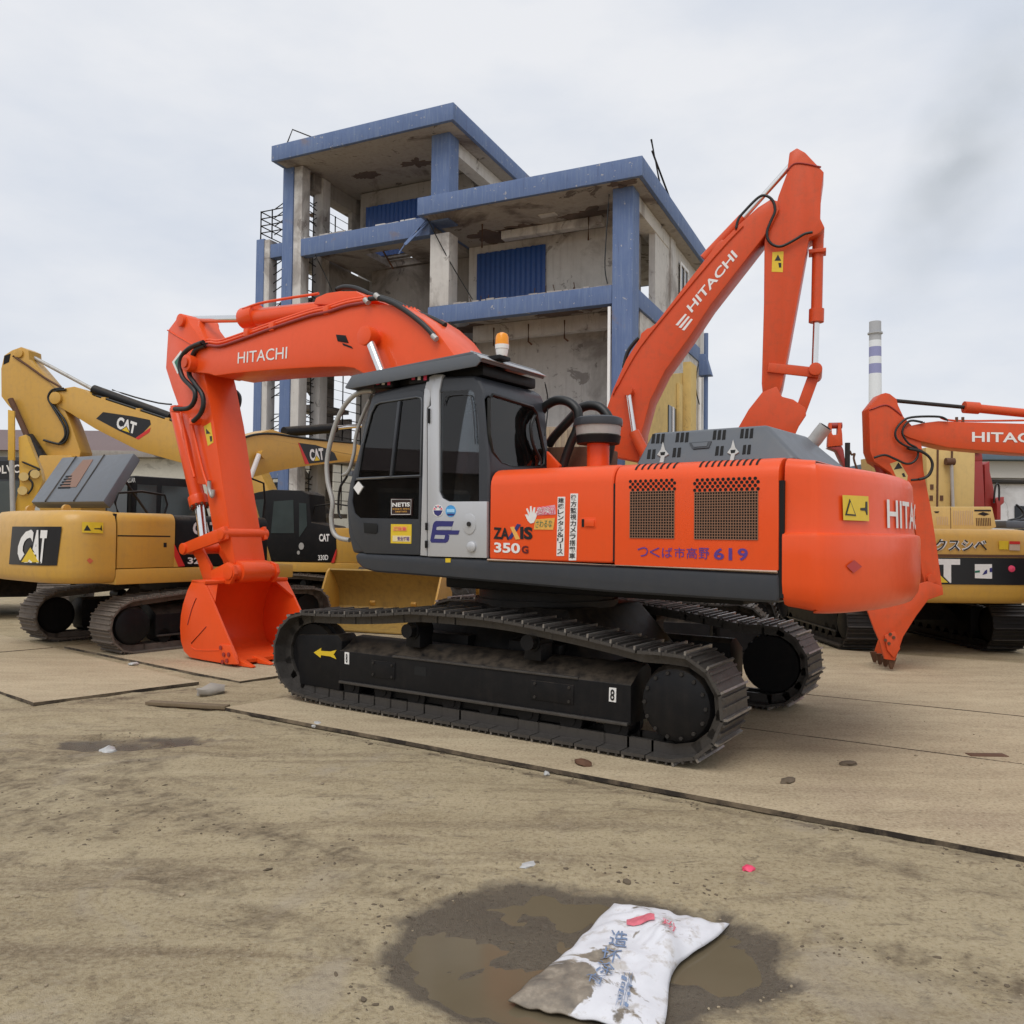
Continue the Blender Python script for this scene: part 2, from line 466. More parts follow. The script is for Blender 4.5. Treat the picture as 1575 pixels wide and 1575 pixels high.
WATER = -0.124
def ground_h(x, y):
    z = -0.086
    near = max(0.0, min(1.0, (14 - y) / 5.0))
    dx, dy = 0.857, -0.515
    u, v = x * dx + y * dy, x * 0.515 + y * 0.857
    z += near * (0.012 * fbm(x, y, 0.9, 3) + 0.010 * fbm(u * 0.5, v * 2.2, 1.6, 4) + 0.009 * fbm(x, y, 6.0, 3) + 0.006 * abs(fbm(u * 0.6, v, 14.0, 2)))
    # low spot that holds the puddle
    ex, ey = (x - 0.33) / 1.02, (y - 3.80) / 0.82
    r = math.sqrt(ex * ex + ey * ey) + 0.16 * fbm(x, y, 1.9, 3)
    k = max(0.0, min(1.0, (1.22 - r) / 0.62)); k = k * k * (3 - 2 * k)
    z -= 0.046 * k - 0.020 * k * fbm(x + 5, y, 1.5, 4)
    r2 = math.sqrt(((x + 3.3) * 0.72 + (y - 7.35) * 0.4) ** 2 / 0.55 ** 2 + ((y - 7.35) * 0.9 - (x + 3.3) * 0.2) ** 2 / 0.26 ** 2) + 0.2 * fbm(x, y, 3, 3)
    k = max(0.0, min(1.0, (1.15 - r2) / 0.5))
    z -= 0.040 * k
    # pressed flat below the plates
    if v > 5.62 + 0.05 and y < 30:
        k = min(1.0, (v - 5.67) / 0.15)
        if u < -6.6: k *= 0.0
        z = z * (1 - k) + -0.095 * k
    return z

def axis_pts(lo, hi, step, far_lo, far_hi, g=1.16):
    a = []; x = lo
    while x <= hi: a.append(x); x += step
    s = step; x = a[-1]
    while x < far_hi: s *= g; x += s; a.append(x)
    s = step; x = a[0]; b = []
    while x > far_lo: s *= g; x -= s; b.append(x)
    return b[::-1] + a

gx = axis_pts(-5.2, 4.2, 0.055, -900, 900); gy = axis_pts(2.4, 9.4, 0.05, -400, 1500)
gv = []; 
for y in gy:
    for x in gx:
        gv.append((x, y, ground_h(x, y) if (-40 < x < 40 and 0 < y < 40) else -0.086))
nx = len(gx)
gf = [(j * nx + i, j * nx + i + 1, (j + 1) * nx + i + 1, (j + 1) * nx + i) for j in range(len(gy) - 1) for i in range(nx - 1)]
gme = bpy.data.meshes.new('ground'); gme.from_pydata(gv, [], gf)
gme.polygons.foreach_set('use_smooth', [True] * len(gme.polygons))

def mat_ground(name, plate=False):
    m, nt, b = principled(name)
    g = nt.nodes.new('ShaderNodeNewGeometry')
    P_pos = g.outputs['Position']
    mp = nt.nodes.new('ShaderNodeMapping'); mp.vector_type = 'POINT'
    mp.inputs['Rotation'].default_value = (0, 0, R(31)); mp.inputs['Scale'].default_value = (0.35, 1.0, 1.0)
    nt.links.new(g.outputs['Position'], mp.inputs[0])
    mp2 = nt.nodes.new('ShaderNodeMapping')
    mp2.inputs['Rotation'].default_value = (0, 0, R(12)); mp2.inputs['Scale'].default_value = (0.22, 1.0, 1.0)
    nt.links.new(g.outputs['Position'], mp2.inputs[0])
    P = g.outputs['Position']
    big = noise_node(nt, 0.55, 6, 0.62, P, 0.5)
    streak = noise_node(nt, 3.2, 8, 0.68, mp.outputs[0], 0.6)
    mp3 = nt.nodes.new('ShaderNodeMapping'); mp3.inputs['Rotation'].default_value = (0, 0, R(24)); mp3.inputs['Scale'].default_value = (0.10, 1.0, 1.0)
    nt.links.new(P_pos, mp3.inputs[0])
    smear = noise_node(nt, 2.6, 7, 0.66, mp3.outputs[0], 0.3)
    streak2 = noise_node(nt, 2.4, 8, 0.7, mp2.outputs[0], 1.0)
    mid = noise_node(nt, 5.0, 8, 0.68, P, 0.3)
    fine = noise_node(nt, 42.0, 6, 0.7, P)
    grit = noise_node(nt, 160.0, 3, 0.6, P)
    if plate:
        c = mixc(nt, ramp(nt, streak, 0.3, 0.72), (0.33, 0.255, 0.158), (0.47, 0.38, 0.245))
        c = mixc(nt, math_n(nt, 'MULTIPLY', ramp(nt, mid, 0.58, 0.72), 0.4), c, (0.19, 0.14, 0.088))
        c = mixc(nt, math_n(nt, 'MULTIPLY', ramp(nt, big, 0.56, 0.68), 0.5), c, (0.33, 0.245, 0.165))
    else:
        c = mixc(nt, ramp(nt, streak2, 0.32, 0.70), (0.33, 0.255, 0.145), (0.52, 0.425, 0.262))
        c = mixc(nt, math_n(nt, 'MULTIPLY', ramp(nt, big, 0.45, 0.66), 0.55), c, (0.55, 0.455, 0.285))
        c = mixc(nt, math_n(nt, 'MULTIPLY', ramp(nt, mid, 0.55, 0.68), 0.62), c, (0.20, 0.145, 0.085))
        c = mixc(nt, math_n(nt, 'MULTIPLY', ramp(nt, streak, 0.56, 0.70), 0.7), c, (0.15, 0.105, 0.062))
    c = mixc(nt, math_n(nt, 'MULTIPLY', ramp(nt, smear, 0.54, 0.66), 0.30 if plate else 0.62), c, (0.19, 0.135, 0.078))
    c = mixc(nt, math_n(nt, 'MULTIPLY', ramp(nt, smear, 0.30, 0.42, (1, 1, 1, 1), (0, 0, 0, 1)), 0.35), c, (0.56, 0.47, 0.31))
    c = mixc(nt, math_n(nt, 'MULTIPLY', ramp(nt, fine, 0.46, 0.66), 0.40), c, (0.60, 0.52, 0.37))
    c = mixc(nt, math_n(nt, 'MULTIPLY', ramp(nt, fine, 0.34, 0.46, (1, 1, 1, 1), (0, 0, 0, 1)), 0.55), c, (0.13, 0.10, 0.068))
    spk = noise_node(nt, 17.0, 7, 0.72, mp.outputs[0], 0.4)
    c = mixc(nt, math_n(nt, 'MULTIPLY', ramp(nt, spk, 0.60, 0.66), 0.55 if not plate else 0.35), c, (0.11, 0.085, 0.056))
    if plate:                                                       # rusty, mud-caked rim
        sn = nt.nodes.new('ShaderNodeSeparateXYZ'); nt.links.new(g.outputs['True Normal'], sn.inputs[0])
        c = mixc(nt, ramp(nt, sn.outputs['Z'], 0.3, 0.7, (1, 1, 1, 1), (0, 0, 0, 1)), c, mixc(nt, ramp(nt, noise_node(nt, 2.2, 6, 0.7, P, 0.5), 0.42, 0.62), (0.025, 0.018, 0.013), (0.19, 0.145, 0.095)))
    else:                                                           # tyre ruts and damp mud, bands with their own ragged outline
        sp_ = nt.nodes.new('ShaderNodeSeparateXYZ'); nt.links.new(P, sp_.inputs[0])
        def band(ax, ay, bx, by, half, amt, col, rag=0.5, scl=0):
            dx, dy = bx - ax, by - ay; L = math.hypot(dx, dy); dx /= L; dy /= L
            u = math_n(nt, 'ADD', math_n(nt, 'MULTIPLY', sp_.outputs['X'], dx), math_n(nt, 'ADD', math_n(nt, 'MULTIPLY', sp_.outputs['Y'], dy), -(ax * dx + ay * dy)))
            v = math_n(nt, 'ADD', math_n(nt, 'MULTIPLY', sp_.outputs['X'], -dy), math_n(nt, 'ADD', math_n(nt, 'MULTIPLY', sp_.outputs['Y'], dx), ax * dy - ay * dx))
            v = math_n(nt, 'ADD', v, math_n(nt, 'MULTIPLY', math_n(nt, 'SUBTRACT', streak, 0.5), rag))
            m1 = math_n(nt, 'SUBTRACT', 1.0, math_n(nt, 'DIVIDE', math_n(nt, 'ABSOLUTE', v), half), True)
            uu = math_n(nt, 'ABSOLUTE', math_n(nt, 'SUBTRACT', u, L / 2))
            m2 = math_n(nt, 'SUBTRACT', 1.0, math_n(nt, 'DIVIDE', uu, L / 2), True)
            mk = math_n(nt, 'MULTIPLY', ramp(nt, math_n(nt, 'MULTIPLY', m1, 2.0, True), 0.0, 0.7), ramp(nt, math_n(nt, 'MULTIPLY', m2, 3.0, True), 0.0, 0.6))
            mk = math_n(nt, 'MULTIPLY', mk, ramp(nt, mid, 0.40, 0.64))
            if scl:                                                 # lug prints across the rut
                wv_ = nt.nodes.new('ShaderNodeTexWave'); wv_.inputs['Scale'].default_value = 1.0; wv_.inputs['Distortion'].default_value = 7.0; wv_.inputs['Detail'].default_value = 3
                cb_ = nt.nodes.new('ShaderNodeCombineXYZ'); nt.links.new(math_n(nt, 'MULTIPLY', u, scl), cb_.inputs[0]); nt.links.new(v, cb_.inputs[1]); nt.links.new(cb_.outputs[0], wv_.inputs[0])
                mk = math_n(nt, 'MULTIPLY', mk, ramp(nt, wv_.outputs[1], 0.1, 0.9, (0.55, 0.55, 0.55, 1), (1, 1, 1, 1)))
            return mixc(nt, math_n(nt, 'MULTIPLY', mk, amt), c, col)
        DK = (0.095, 0.066, 0.038)
        for p0, p1, hw, am, sc_ in (((-3.3, 6.4), (-0.1, 4.1), 0.16, 0.85, 3.0), ((-2.3, 4.9), (-0.6, 3.7), 0.10, 0.8, 0), ((-4.3, 6.1), (-2.2, 5.2), 0.30, 0.8, 3.5), ((-5.2, 6.9), (-2.6, 6.3), 0.30, 0.7, 0),
                                  ((1.35, 3.95), (2.7, 3.2), 0.12, 0.85, 3.0), ((-3.05, 8.58), (3.2, 4.62), 0.055, 0.75, 0), ((-5.0, 8.66), (-3.2, 10.2), 0.10, 0.9, 0), ((1.5, 5.2), (3.0, 4.3), 0.10, 0.5, 0), ((-4.9, 5.4), (-3.0, 4.9), 0.18, 0.7, 0), ((-3.9, 7.4), (-2.6, 6.9), 0.4, 0.6, 0)):
            c = band(*p0, *p1, hw * (1.0 if hw < 0.07 else 1.5), am * (1.0 if hw < 0.07 else 0.75), DK, 0.35 if hw < 0.07 else 0.7, sc_)
        c = mixc(nt, math_n(nt, 'MULTIPLY', ramp(nt, noise_node(nt, 0.9, 5, 0.6, P, 1.0), 0.58, 0.68), 0.4), c, (0.42, 0.36, 0.29))
    rough = ramp(nt, mid, 0.2, 0.8, (0.75, 0.75, 0.75, 1), (0.97, 0.97, 0.97, 1))
    if not plate:
        sx = nt.nodes.new('ShaderNodeSeparateXYZ'); nt.links.new(P, sx.inputs[0])
        hgt = math_n(nt, 'ADD', sx.outputs['Z'], math_n(nt, 'MULTIPLY', math_n(nt, 'SUBTRACT', mid, 0.5), 0.045))
        wet = nt.nodes.new('ShaderNodeMapRange'); wet.clamp = True
        wet.inputs['From Min'].default_value = -0.098; wet.inputs['From Max'].default_value = -0.112
        nt.links.new(hgt, wet.inputs[0])
        near = nt.nodes.new('ShaderNodeMapRange'); near.clamp = True
        near.inputs['From Min'].default_value = 9.5; near.inputs['From Max'].default_value = 8.5
        nt.links.new(sx.outputs['Y'], near.inputs[0])
        wf = math_n(nt, 'MULTIPLY', wet.outputs[0], near.outputs[0])
        c = mixc(nt, math_n(nt, 'MULTIPLY', wf, 0.85), c, mixc(nt, fine, (0.055, 0.043, 0.032), (0.115, 0.092, 0.07)))
        rough = mixc(nt, wf, rough, ramp(nt, fine, 0.3, 0.7, (0.20, 0.20, 0.20, 1), (0.55, 0.55, 0.55, 1)))
    nt.links.new(c, b.inputs['Base Color']); nt.links.new(rough, b.inputs['Roughness'])
    bump(nt, b, mixc(nt, 0.4, mixc(nt, 0.5, mid, fine), grit), 0.40 if plate else 1.0, 0.02 if plate else 0.035)
    return m
GROUND = mat_ground('packed_dirt'); PLATE = mat_ground('dirty_steel_plate', True)
ground = obj('ground', gme, None, GROUND); ground['kind'] = 'structure'

# steel plates laid over the dirt, each its own piece
def plate(pts, th=0.034, z=GZ, tilt=0.0):
    bm = bmesh.new()
    # subdivided long edges, slightly uneven, so the rim is not a ruler line
    P = []
    n = len(pts)
    for i in range(n):
        a, b_ = Vector(pts[i]), Vector(pts[(i + 1) % n])
        k = max(1, int((b_ - a).length / 0.35))
        nrm = Vector((-(b_ - a).y, (b_ - a).x)).normalized()
        for j in range(k):
            p = a + (b_ - a) * (j / k)
            if j: p = p + nrm * 0.012 * noise.noise(Vector((p.x * 1.7, p.y * 1.7, i)))
            P.append(p)
    top = [Vector((p.x, p.y, z + 0.004 * noise.noise(Vector((p.x, p.y, 9))))) for p in P]
    add_prism(bm, top, [t - Vector((0, 0, th)) for t in top])
    return obj('steel_plate', finish(bm, 'steel_plate', 0.0), ground, PLATE)
def W2(a, d, n_, L, w):
    a, d, n_ = Vector(a), Vector(d).normalized(), Vector(n_).normalized()
    return [a, a + d * L, a + d * L + n_ * w, a + n_ * w]
D1 = (0.843, -0.538); D2 = (0.872, -0.49); N1 = (0.538, 0.843)
plate([(-2.965, 8.654), (5.3, 3.36), (6.5, 5.42), (-1.62, 10.28)])
plate([(-1.60, 10.305), (6.51, 5.45), (7.62, 7.30), (-0.60, 12.04)], z=GZ - 0.002)
plate([(-0.58, 12.06), (7.63, 7.325), (8.72, 9.20), (0.48, 13.9)], z=GZ + 0.001)
plate([(0.50, 13.92), (8.74, 9.22), (9.8, 11.1), (1.55, 15.8)], z=GZ - 0.004)
plate([(8.78, 9.20), (15.5, 5.3), (16.6, 7.2), (9.84, 11.08)], z=GZ - 0.003)
plate([(-5.02, 8.78), (-3.77, 10.09), (-7.05, 12.83), (-8.3, 11.5)], z=GZ + 0.002)
plate([(-3.30, 10.16), (-2.1, 11.65), (-5.6, 14.6), (-7.0, 13.05)], z=GZ - 0.003)
plate([(-8.36, 11.55), (-7.1, 12.9), (-10.4, 15.7), (-11.6, 14.3)], z=GZ - 0.001)

# puddle: a level sheet of muddy water lying in the low spot
m, nt, b = principled('muddy_water')
n_ = noise_node(nt, 1.6, 5, 0.6, nt.nodes.new('ShaderNodeNewGeometry').outputs['Position'])
nt.links.new(mixc(nt, n_, (0.115, 0.09, 0.055), (0.165, 0.135, 0.088)), b.inputs['Base Color'])
b.inputs['Roughness'].default_value = 0.13; b.inputs['IOR'].default_value = 1.33; b.inputs['Specular IOR Level'].default_value = 0.35
pv = [(0.35 + 1.5 * math.cos(t * math.pi / 24), 3.75 + 1.2 * math.sin(t * math.pi / 24), WATER) for t in range(48)]
pud = mesh('puddle', pv, [list(range(48))], m); pud['kind'] = 'structure'
# ================================================================== UNFINISHED BUILDING
BF = Fr(3.016, 23.0, 0.439)
CONC = mat_concrete('bare_concrete', (0.30, 0.275, 0.25))
PLAST = mat_concrete('grey_white_plaster', (0.58, 0.56, 0.53), (0.12, 0.09, 0.075), 0.55)
SOFF = mat_concrete('stained_soffit', (0.36, 0.33, 0.30), (0.085, 0.06, 0.055), 0.75)
BLUE = mat_bluepaint('faded_blue_paint')
BLUEM = mat_paint('blue_sheet_metal', (0.012, 0.065, 0.26), 0.45, 0.35, (0.02, 0.03, 0.09), 0.1)
YWALL = mat_concrete('yellow_render', (0.62, 0.45, 0.17), (0.35, 0.25, 0.12), 0.4)
bld = thing('unfinished_building', 'three storey concrete building shell with faded blue beams and open floors', 'building', BF)
def bbox(name, x0, x1, y0, y1, z0, z1, m=CONC, bevel=0.015, par=None): return box(name, x0, x1, y0, y1, z0, z1, m, par or bld, bevel)
# columns: blue where painted, bare above the torn railings
bbox('column', -0.30, 0.30, -0.62, 0.0, -0.1, 11.55, BLUE)
for y0 in (-4.6, -9.0): bbox('column', -0.28, 0.28, y0 - 0.3, y0 + 0.3, -0.1, 11.55, PLAST)
bbox('column', 5.60, 6.28, -0.60, -0.04, -0.1, 8.32, CONC)
bbox('column', 5.60, 6.28, -0.60, -0.04, 8.84, 11.12, PLAST)
bbox('column', 5.62, 6.26, -0.62, -0.005, 11.5, 14.25, BLUE)
bbox('column', 11.72, 12.16, -0.50, 0.0, -0.1, 14.25, BLUE)
bbox('column', 11.36, 11.71, -0.46, -0.04, -0.1, 14.24, PLAST)
bbox('column', 12.30, 12.75, -3.2, -2.75, -0.1, 11.6, CONC)
bbox('column', 11.34, 11.72, -1.55, -1.12, -0.1, 14.24, PLAST)
bbox('column', 11.40, 11.95, -4.6, -4.1, -0.1, 14.24, PLAST)
bbox('column', 11.40, 11.95, -7.0, -6.5, -0.1, 14.24, CONC)
bbox('column', 9.2, 9.75, -4.6, -4.1, -0.1, 11.2, PLAST)
bbox('column', 5.7, 6.2, -7.0, -6.5, -0.1, 14.24, CONC)
bbox('column', 12.96, 13.30, -0.45, 0.0, -0.1, 11.95, BLUE)
bbox('column', 12.72, 12.955, -0.42, -0.02, -0.1, 11.9, PLAST)
# beams and fascias
bbox('beam', -0.297, 0.0, -4.3, -0.63, 8.28, 8.80, BLUE)
bbox('beam', -0.27, 0.27, -8.7, -4.91, 8.28, 8.80, BLUE)
bbox('beam', 0.31, 6.32, -0.30, -0.01, 8.30, 8.83, BLUE)
bbox('beam', 6.29, 11.35, -0.30, 0.0, 11.12, 11.70, BLUE)
bbox('beam', 6.33, 11.35, -0.30, -0.02, 8.0, 8.5, BLUE)
bbox('beam', 0.31, 11.35, -0.30, -0.02, 4.1, 4.6, BLUE)
bbox('beam', 12.17, 12.715, -0.4, -0.05, 11.25, 11.72, BLUE)
bbox('beam', 12.17, 12.715, -0.4, -0.05, 7.3, 8.5, BLUE)
bbox('beam', 12.17, 12.715, -0.4, -0.05, 3.6, 4.9, BLUE)
bbox('beam', 1.2, 4.6, -1.95, -1.65, 11.28, 11.54, PLAST)
bbox('beam', 0.3, 5.59, -1.95, -1.65, 8.05, 8.55, PLAST)
bbox('beam', 11.4, 11.9, -4.0, -0.7, 13.7, 14.24, CONC)
bbox('beam', 5.7, 6.15, -6.4, -0.7, 13.8, 14.24, PLAST)
bbox('beam', 6.3, 11.3, -4.5, -4.2, 13.75, 14.24, CONC)
bbox('beam', -0.25, 0.25, -4.2, -0.7, 11.1, 11.54, PLAST)
# right side of the roof soffit, sloping drip beam
# roofs: slab plus blue fascia on each visible side
def roof(x0, x1, y0, y1, z0, z1):
    r = bbox('roof_slab', x0 + 0.13, x1 - 0.13, y0 + 0.13, y1 - 0.13, z0 + 0.002, z1 - 0.05, SOFF, 0)
    bbox('fascia', x0, x1, y1 - 0.125, y1, z0, z1, BLUE, 0.02, r); bbox('fascia', x0, x1, y0, y0 + 0.125, z0, z1, BLUE, 0.02, r)
    bbox('fascia', x0, x0 + 0.125, y0 + 0.13, y1 - 0.13, z0, z1, BLUE, 0.02, r); bbox('fascia', x1 - 0.125, x1, y0 + 0.13, y1 - 0.13, z0, z1, BLUE, 0.02, r)
roof(-0.71, 6.42, -9.3, 0.53, 11.55, 12.10)
roof(5.14, 12.15, -7.3, 0.62, 14.25, 14.78)
# floors (with the hole torn in the ceiling of the left bay)
def floor_piece(x0, x1, y0, y1, z0, z1, m=SOFF): bbox('floor_slab', x0, x1, y0, y1, z0, z1, m, 0)
floor_piece(0.3, 5.59, -7, -0.31, 8.56, 8.80)
floor_piece(6.3, 11.3, -7, -0.31, 8.25, 8.48)
floor_piece(-0.2, 12.1, -9, -0.31, 4.3, 4.58)
hx0, hx1, hy0, hy1 = 8.40, 9.75, -3.0, -1.45
floor_piece(hx1, 11.35, -7, -0.31, 11.42, 11.66); floor_piece(6.43, hx0, -7, -0.31, 11.42, 11.66)
floor_piece(hx0, hx1, -7, hy0, 11.42, 11.66); floor_piece(hx0, hx1, hy1, -0.31, 11.42, 11.66)
tube('bent_rebar', [(9.0, -1.4, 11.45), (9.1, -1.9, 11.3), (9.0, -2.1, 11.0)], 0.03, RUST, bld)
# torn awning hanging at the torn corner
prism('torn_sheet', [(6.5, 0.03, 11.5), (6.28, 0.03, 11.5), (6.9, 0.35, 10.75), (7.0, 0.35, 10.8)], [(6.5, 0.06, 11.5), (6.28, 0.06, 11.5), (6.9, 0.38, 10.75), (7.0, 0.38, 10.8)], BLUE, bld)
tube('bent_rod', [(6.35, 0.1, 11.55), (6.9, 0.3, 10.9), (7.15, 0.4, 10.5)], 0.025, BLUE, bld, sub=2)
# walls
bbox('wall', 0.3, 9.1, -7.2, -7.0, -0.1, 8.25, PLAST, 0)
bbox('wall', 0.3, 6.3, -2.85, -2.65, 8.81, 11.54, PLAST, 0)
bbox('wall', 6.31, 10.9, -2.95, -2.75, 11.67, 14.2, CONC, 0)
bbox('wall', 6.31, 10.6, -3.3, -3.1, 8.5, 11.4, CONC, 0)
bbox('wall', 11.42, 11.6, -7.0, -1.56, 8.5, 11.4, CONC, 0)
bbox('wall', 11.42, 11.6, -7.0, -2.95, 11.67, 14.2, CONC, 0)
bbox('wall', -0.22, -0.02, -9.0, -4.91, 8.81, 11.54, PLAST, 0)
bbox('wall', -0.22, -0.02, -4.3, -2.6, 8.81, 11.54, PLAST, 0)
bbox('wall', -0.22, -0.02, -9.0, -1.0, -0.1, 8.27, PLAST, 0)
bbox('wall', 0.3, 6.0, -2.85, -2.65, -0.1, 8.5, PLAST, 0)
# window in the right flank
wn_ = bbox('window', -0.27, -0.23, -6.6, -5.6, 9.5, 11.0, GLASS, 0)
for a in ((-0.31, -0.28, -6.7, -6.6, 9.4, 11.1), (-0.31, -0.28, -5.6, -5.5, 9.4, 11.1), (-0.31, -0.28, -6.6, -5.6, 9.4, 9.5), (-0.31, -0.28, -6.6, -5.6, 11.0, 11.1), (-0.31, -0.28, -6.14, -6.06, 9.5, 11.0)):
    bbox('window_frame', *a, WHITE, 0, wn_)
# blue corrugated panels closing doorways
def corrugated(x0, x1, y, z0, z1):
    bm = bmesh.new(); n = int((x1 - x0) / 0.09); P = []
    for i in range(n + 1):
        P.append((x0 + (x1 - x0) * i / n, y + (0.03 if i % 2 else 0.0)))
    va = [bm.verts.new((p[0], p[1], z0)) for p in P]; vb = [bm.verts.new((p[0], p[1], z1 + 0.01 * (i % 3))) for i, p in enumerate(P)]
    for i in range(n): bm.faces.new((va[i], va[i + 1], vb[i + 1], vb[i]))
    o = obj('corrugated_panel', finish(bm, 'corrugated_panel', smooth=False), bld, BLUEM)
    sm = o.modifiers.new('thickness', 'SOLIDIFY'); sm.thickness = 0.01
corrugated(3.44, 5.95, -2.60, 8.85, 11.25)
corrugated(6.9, 10.6, -2.70, 11.75, 13.62)
# low ragged edge where the railing was torn off, rusty starter bars
def ragged(x0, x1, y0, y1, z, m=PLAST):
    bm = bmesh.new(); x = x0
    while x < x1:
        w = random.uniform(0.12, 0.4); h = random.uniform(0.01, 0.07)
        add_box(bm, x, min(x + w, x1), y0 + random.uniform(0, 0.06), y1 - random.uniform(0, 0.06), z - 0.01, z + h); x += w + random.uniform(0, 0.08)
    o = obj('broken_edge', finish(bm, 'broken_edge', 0), bld, m); o['kind'] = 'stuff'
ragged(0.35, 5.5, -0.28, -0.03, 8.84, SOFF); ragged(6.4, 11.3, -0.28, -0.03, 11.71)
for x in (0.7, 2.2, 3.4, 4.6):
    tube('hanging_bar', [(x, -1.2, 8.3), (x, -1.2, 7.75), (x - 0.12, -1.2, 7.65)], 0.03, RUST, bld, sub=1)
for x, y, z in ((1.6, -1.6, 11.55), (4.9, -0.9, 11.55)):
    tube('hanging_bar', [(x, y, z), (x, y, z - 0.75)], 0.03, RUST, bld, sub=1)
bbox('downpipe', 0.32, 0.40, 0.0, 0.07, -0.1, 8.2, WHITE, 0.01)
# railings, stair flights and the antenna rods
def railing(a, b, z, h=1.0, n=4, posts=3):
    a, b = Vector(a), Vector(b); bm = bmesh.new()
    for k in range(n):
        zz = z + h * (k + 1) / n; add_tube(bm, [a + Vector((0, 0, zz)), b + Vector((0, 0, zz))], 0.022, 5)
    for k in range(posts):
        p = a + (b - a) * (k / (posts - 1)); add_tube(bm, [p + Vector((0, 0, z)), p + Vector((0, 0, z + h + 0.02))], 0.025, 5)
    obj('railing', finish(bm, 'railing'), bld, DARKST)
railing((13.2, -0.1, 0), (12.2, -0.1, 0), 11.95, 1.0); railing((13.2, -0.1, 0), (13.2, -3, 0), 11.95, 1.0)
for z in (2.3, 4.4, 6.2, 8.1, 9.9, 11.5): bbox('stair_landing', 11.75, 13.2, -3.4, -1.7 + 0.3 * (z % 2), z, z + 0.16, CONC)
for z in (4.55, 8.25, 10.0): bbox('wall', 11.75, 12.7, -3.6, -3.45, z, z + 1.5, CONC, 0)
railing((11.65, -3.9, 0), (11.65, -0.6, 0), 11.7, 1.6, 5, 3); railing((11.65, -6.4, 0), (11.65, -4.7, 0), 11.7, 1.4, 5, 3)
railing((12.3, -2.9, 0), (11.5, -6.5, 0), 8.5, 1.6, 5, 4)
for z in (8.5, 4.6, 6.3, 2.6):
    railing((11.65, -4.0, 0), (11.65, -0.6, 0), z, 1.7, 5, 4); railing((13.0, -0.6, 0), (12.2, -0.6, 0), z, 1.3, 5, 3)
    if z in (8.5, 4.6):
        a = Vector((12.7, -0.5, z)); b = Vector((12.7, -2.8, z - 1.9))
        prism('stair_flight', [a, b, b - Vector((0, 0, .25)), a - Vector((0, 0, .25))], [p + Vector((-0.7, 0, 0)) for p in (a, b, b - Vector((0, 0, .25)), a - Vector((0, 0, .25)))], CONC, bld)
bbox('wall', 9.9, 11.2, -4.4, -4.2, 5.4, 6.9, BLUE, 0); bbox('beam', 9.7, 11.4, -4.6, -4.1, 4.6, 5.1, CONC)
bbox('wall', 7.0, 8.4, -3.0, -2.7, 4.6, 8.2, CONC, 0); bbox('wall', 6.3, 9.2, -3.6, -3.4, 0, 4.2, CONC, 0)
tube('antenna_rod', [(-0.69, -1.3, 12.1), (-0.55, -0.9, 13.2)], 0.03, DARKST, bld, sub=1)
tube('antenna_rod', [(-0.66, -2.6, 12.1), (-0.55, -1.0, 12.9)], 0.03, DARKST, bld, sub=1)
tube('bent_rod', [(11.6, 0.5, 14.78), (11.45, 0.4, 15.3), (10.4, 0.2, 14.8)], 0.022, DARKST, bld, sub=1)
# yellow rendered stair annex with gable, drain pipes on the right
yel = thing('yellow_annex', 'yellow rendered annex with tall narrow window beside the blue columns', 'annex', BF)
prism('wall', [(-0.9, 0.6, -0.1), (-0.9, -3.6, -0.1), (-0.9, -3.6, 6.9), (-0.9, -1.2, 6.4), (-0.9, 0.6, 4.6)], [(-0.31, 0.6, -0.1), (-0.31, -3.6, -0.1), (-0.31, -3.6, 6.9), (-0.31, -1.2, 6.4), (-0.31, 0.6, 4.6)], YWALL, yel)
box('pilaster', -1.15, -0.905, -4.2, -3.4, -0.1, 7.2, YWALL, yel)
box('pilaster', -1.0, -0.905, -3.0, -2.6, -0.1, 6.4, YWALL, yel)
wd = box('window', -0.93, -0.905, -2.5, -1.6, 2.0, 5.6, GLASS, yel, 0)
box('window_frame', -0.96, -0.93, -2.1, -2.02, 2.0, 5.6, WHITE, wd, 0)
box('awning', -1.3, -0.91, -2.7, -1.5, 3.9, 4.02, GALV, yel)
cyl('drain_pipe', (-1.15, -4.6, 0), (-1.15, -4.6, 6.9), 0.07, WHITE, yel)
cyl('drain_pipe', (-1.3, -4.9, 0), (-1.3, -4.9, 8.4), 0.07, BLUE, yel)
prism('rain_hopper', [(-1.5, -4.7, 7.0), (-1.1, -4.7, 7.0), (-1.1, -4.7, 7.7), (-1.3, -4.7, 7.7)], [(-1.5, -5.1, 7.0), (-1.1, -5.1, 7.0), (-1.1, -5.1, 7.7), (-1.3, -5.1, 7.7)], BLUE, yel, 0.02)
tube('cable', [(-1.15, -4.5, 7.4), (-1.1, -4.3, 6.6), (-1.2, -4.4, 6.0)], 0.02, RUBBER, yel)
for pts in ([(6.2, 0.3, 11.5), (5.6, -0.1, 10.2), (4.9, -0.3, 9.0)], [(0.4, 0.02, 11.4), (0.5, 0.05, 9.5), (0.42, 0.05, 8.85)], [(10.8, -0.1, 11.1), (10.2, -0.4, 9.6), (10.4, -0.4, 8.6)]):
    tube('loose_cable', pts, 0.018, RUBBER, bld, sub=5, n=5)
for k in range(9):
    x = random.uniform(0.5, 5.3); tube('starter_bar', [(x, -0.2, 8.8), (x + random.uniform(-0.1, 0.1), -0.15, 8.8 + random.uniform(0.1, 0.3))], 0.014, RUST, bld, sub=1, n=5)

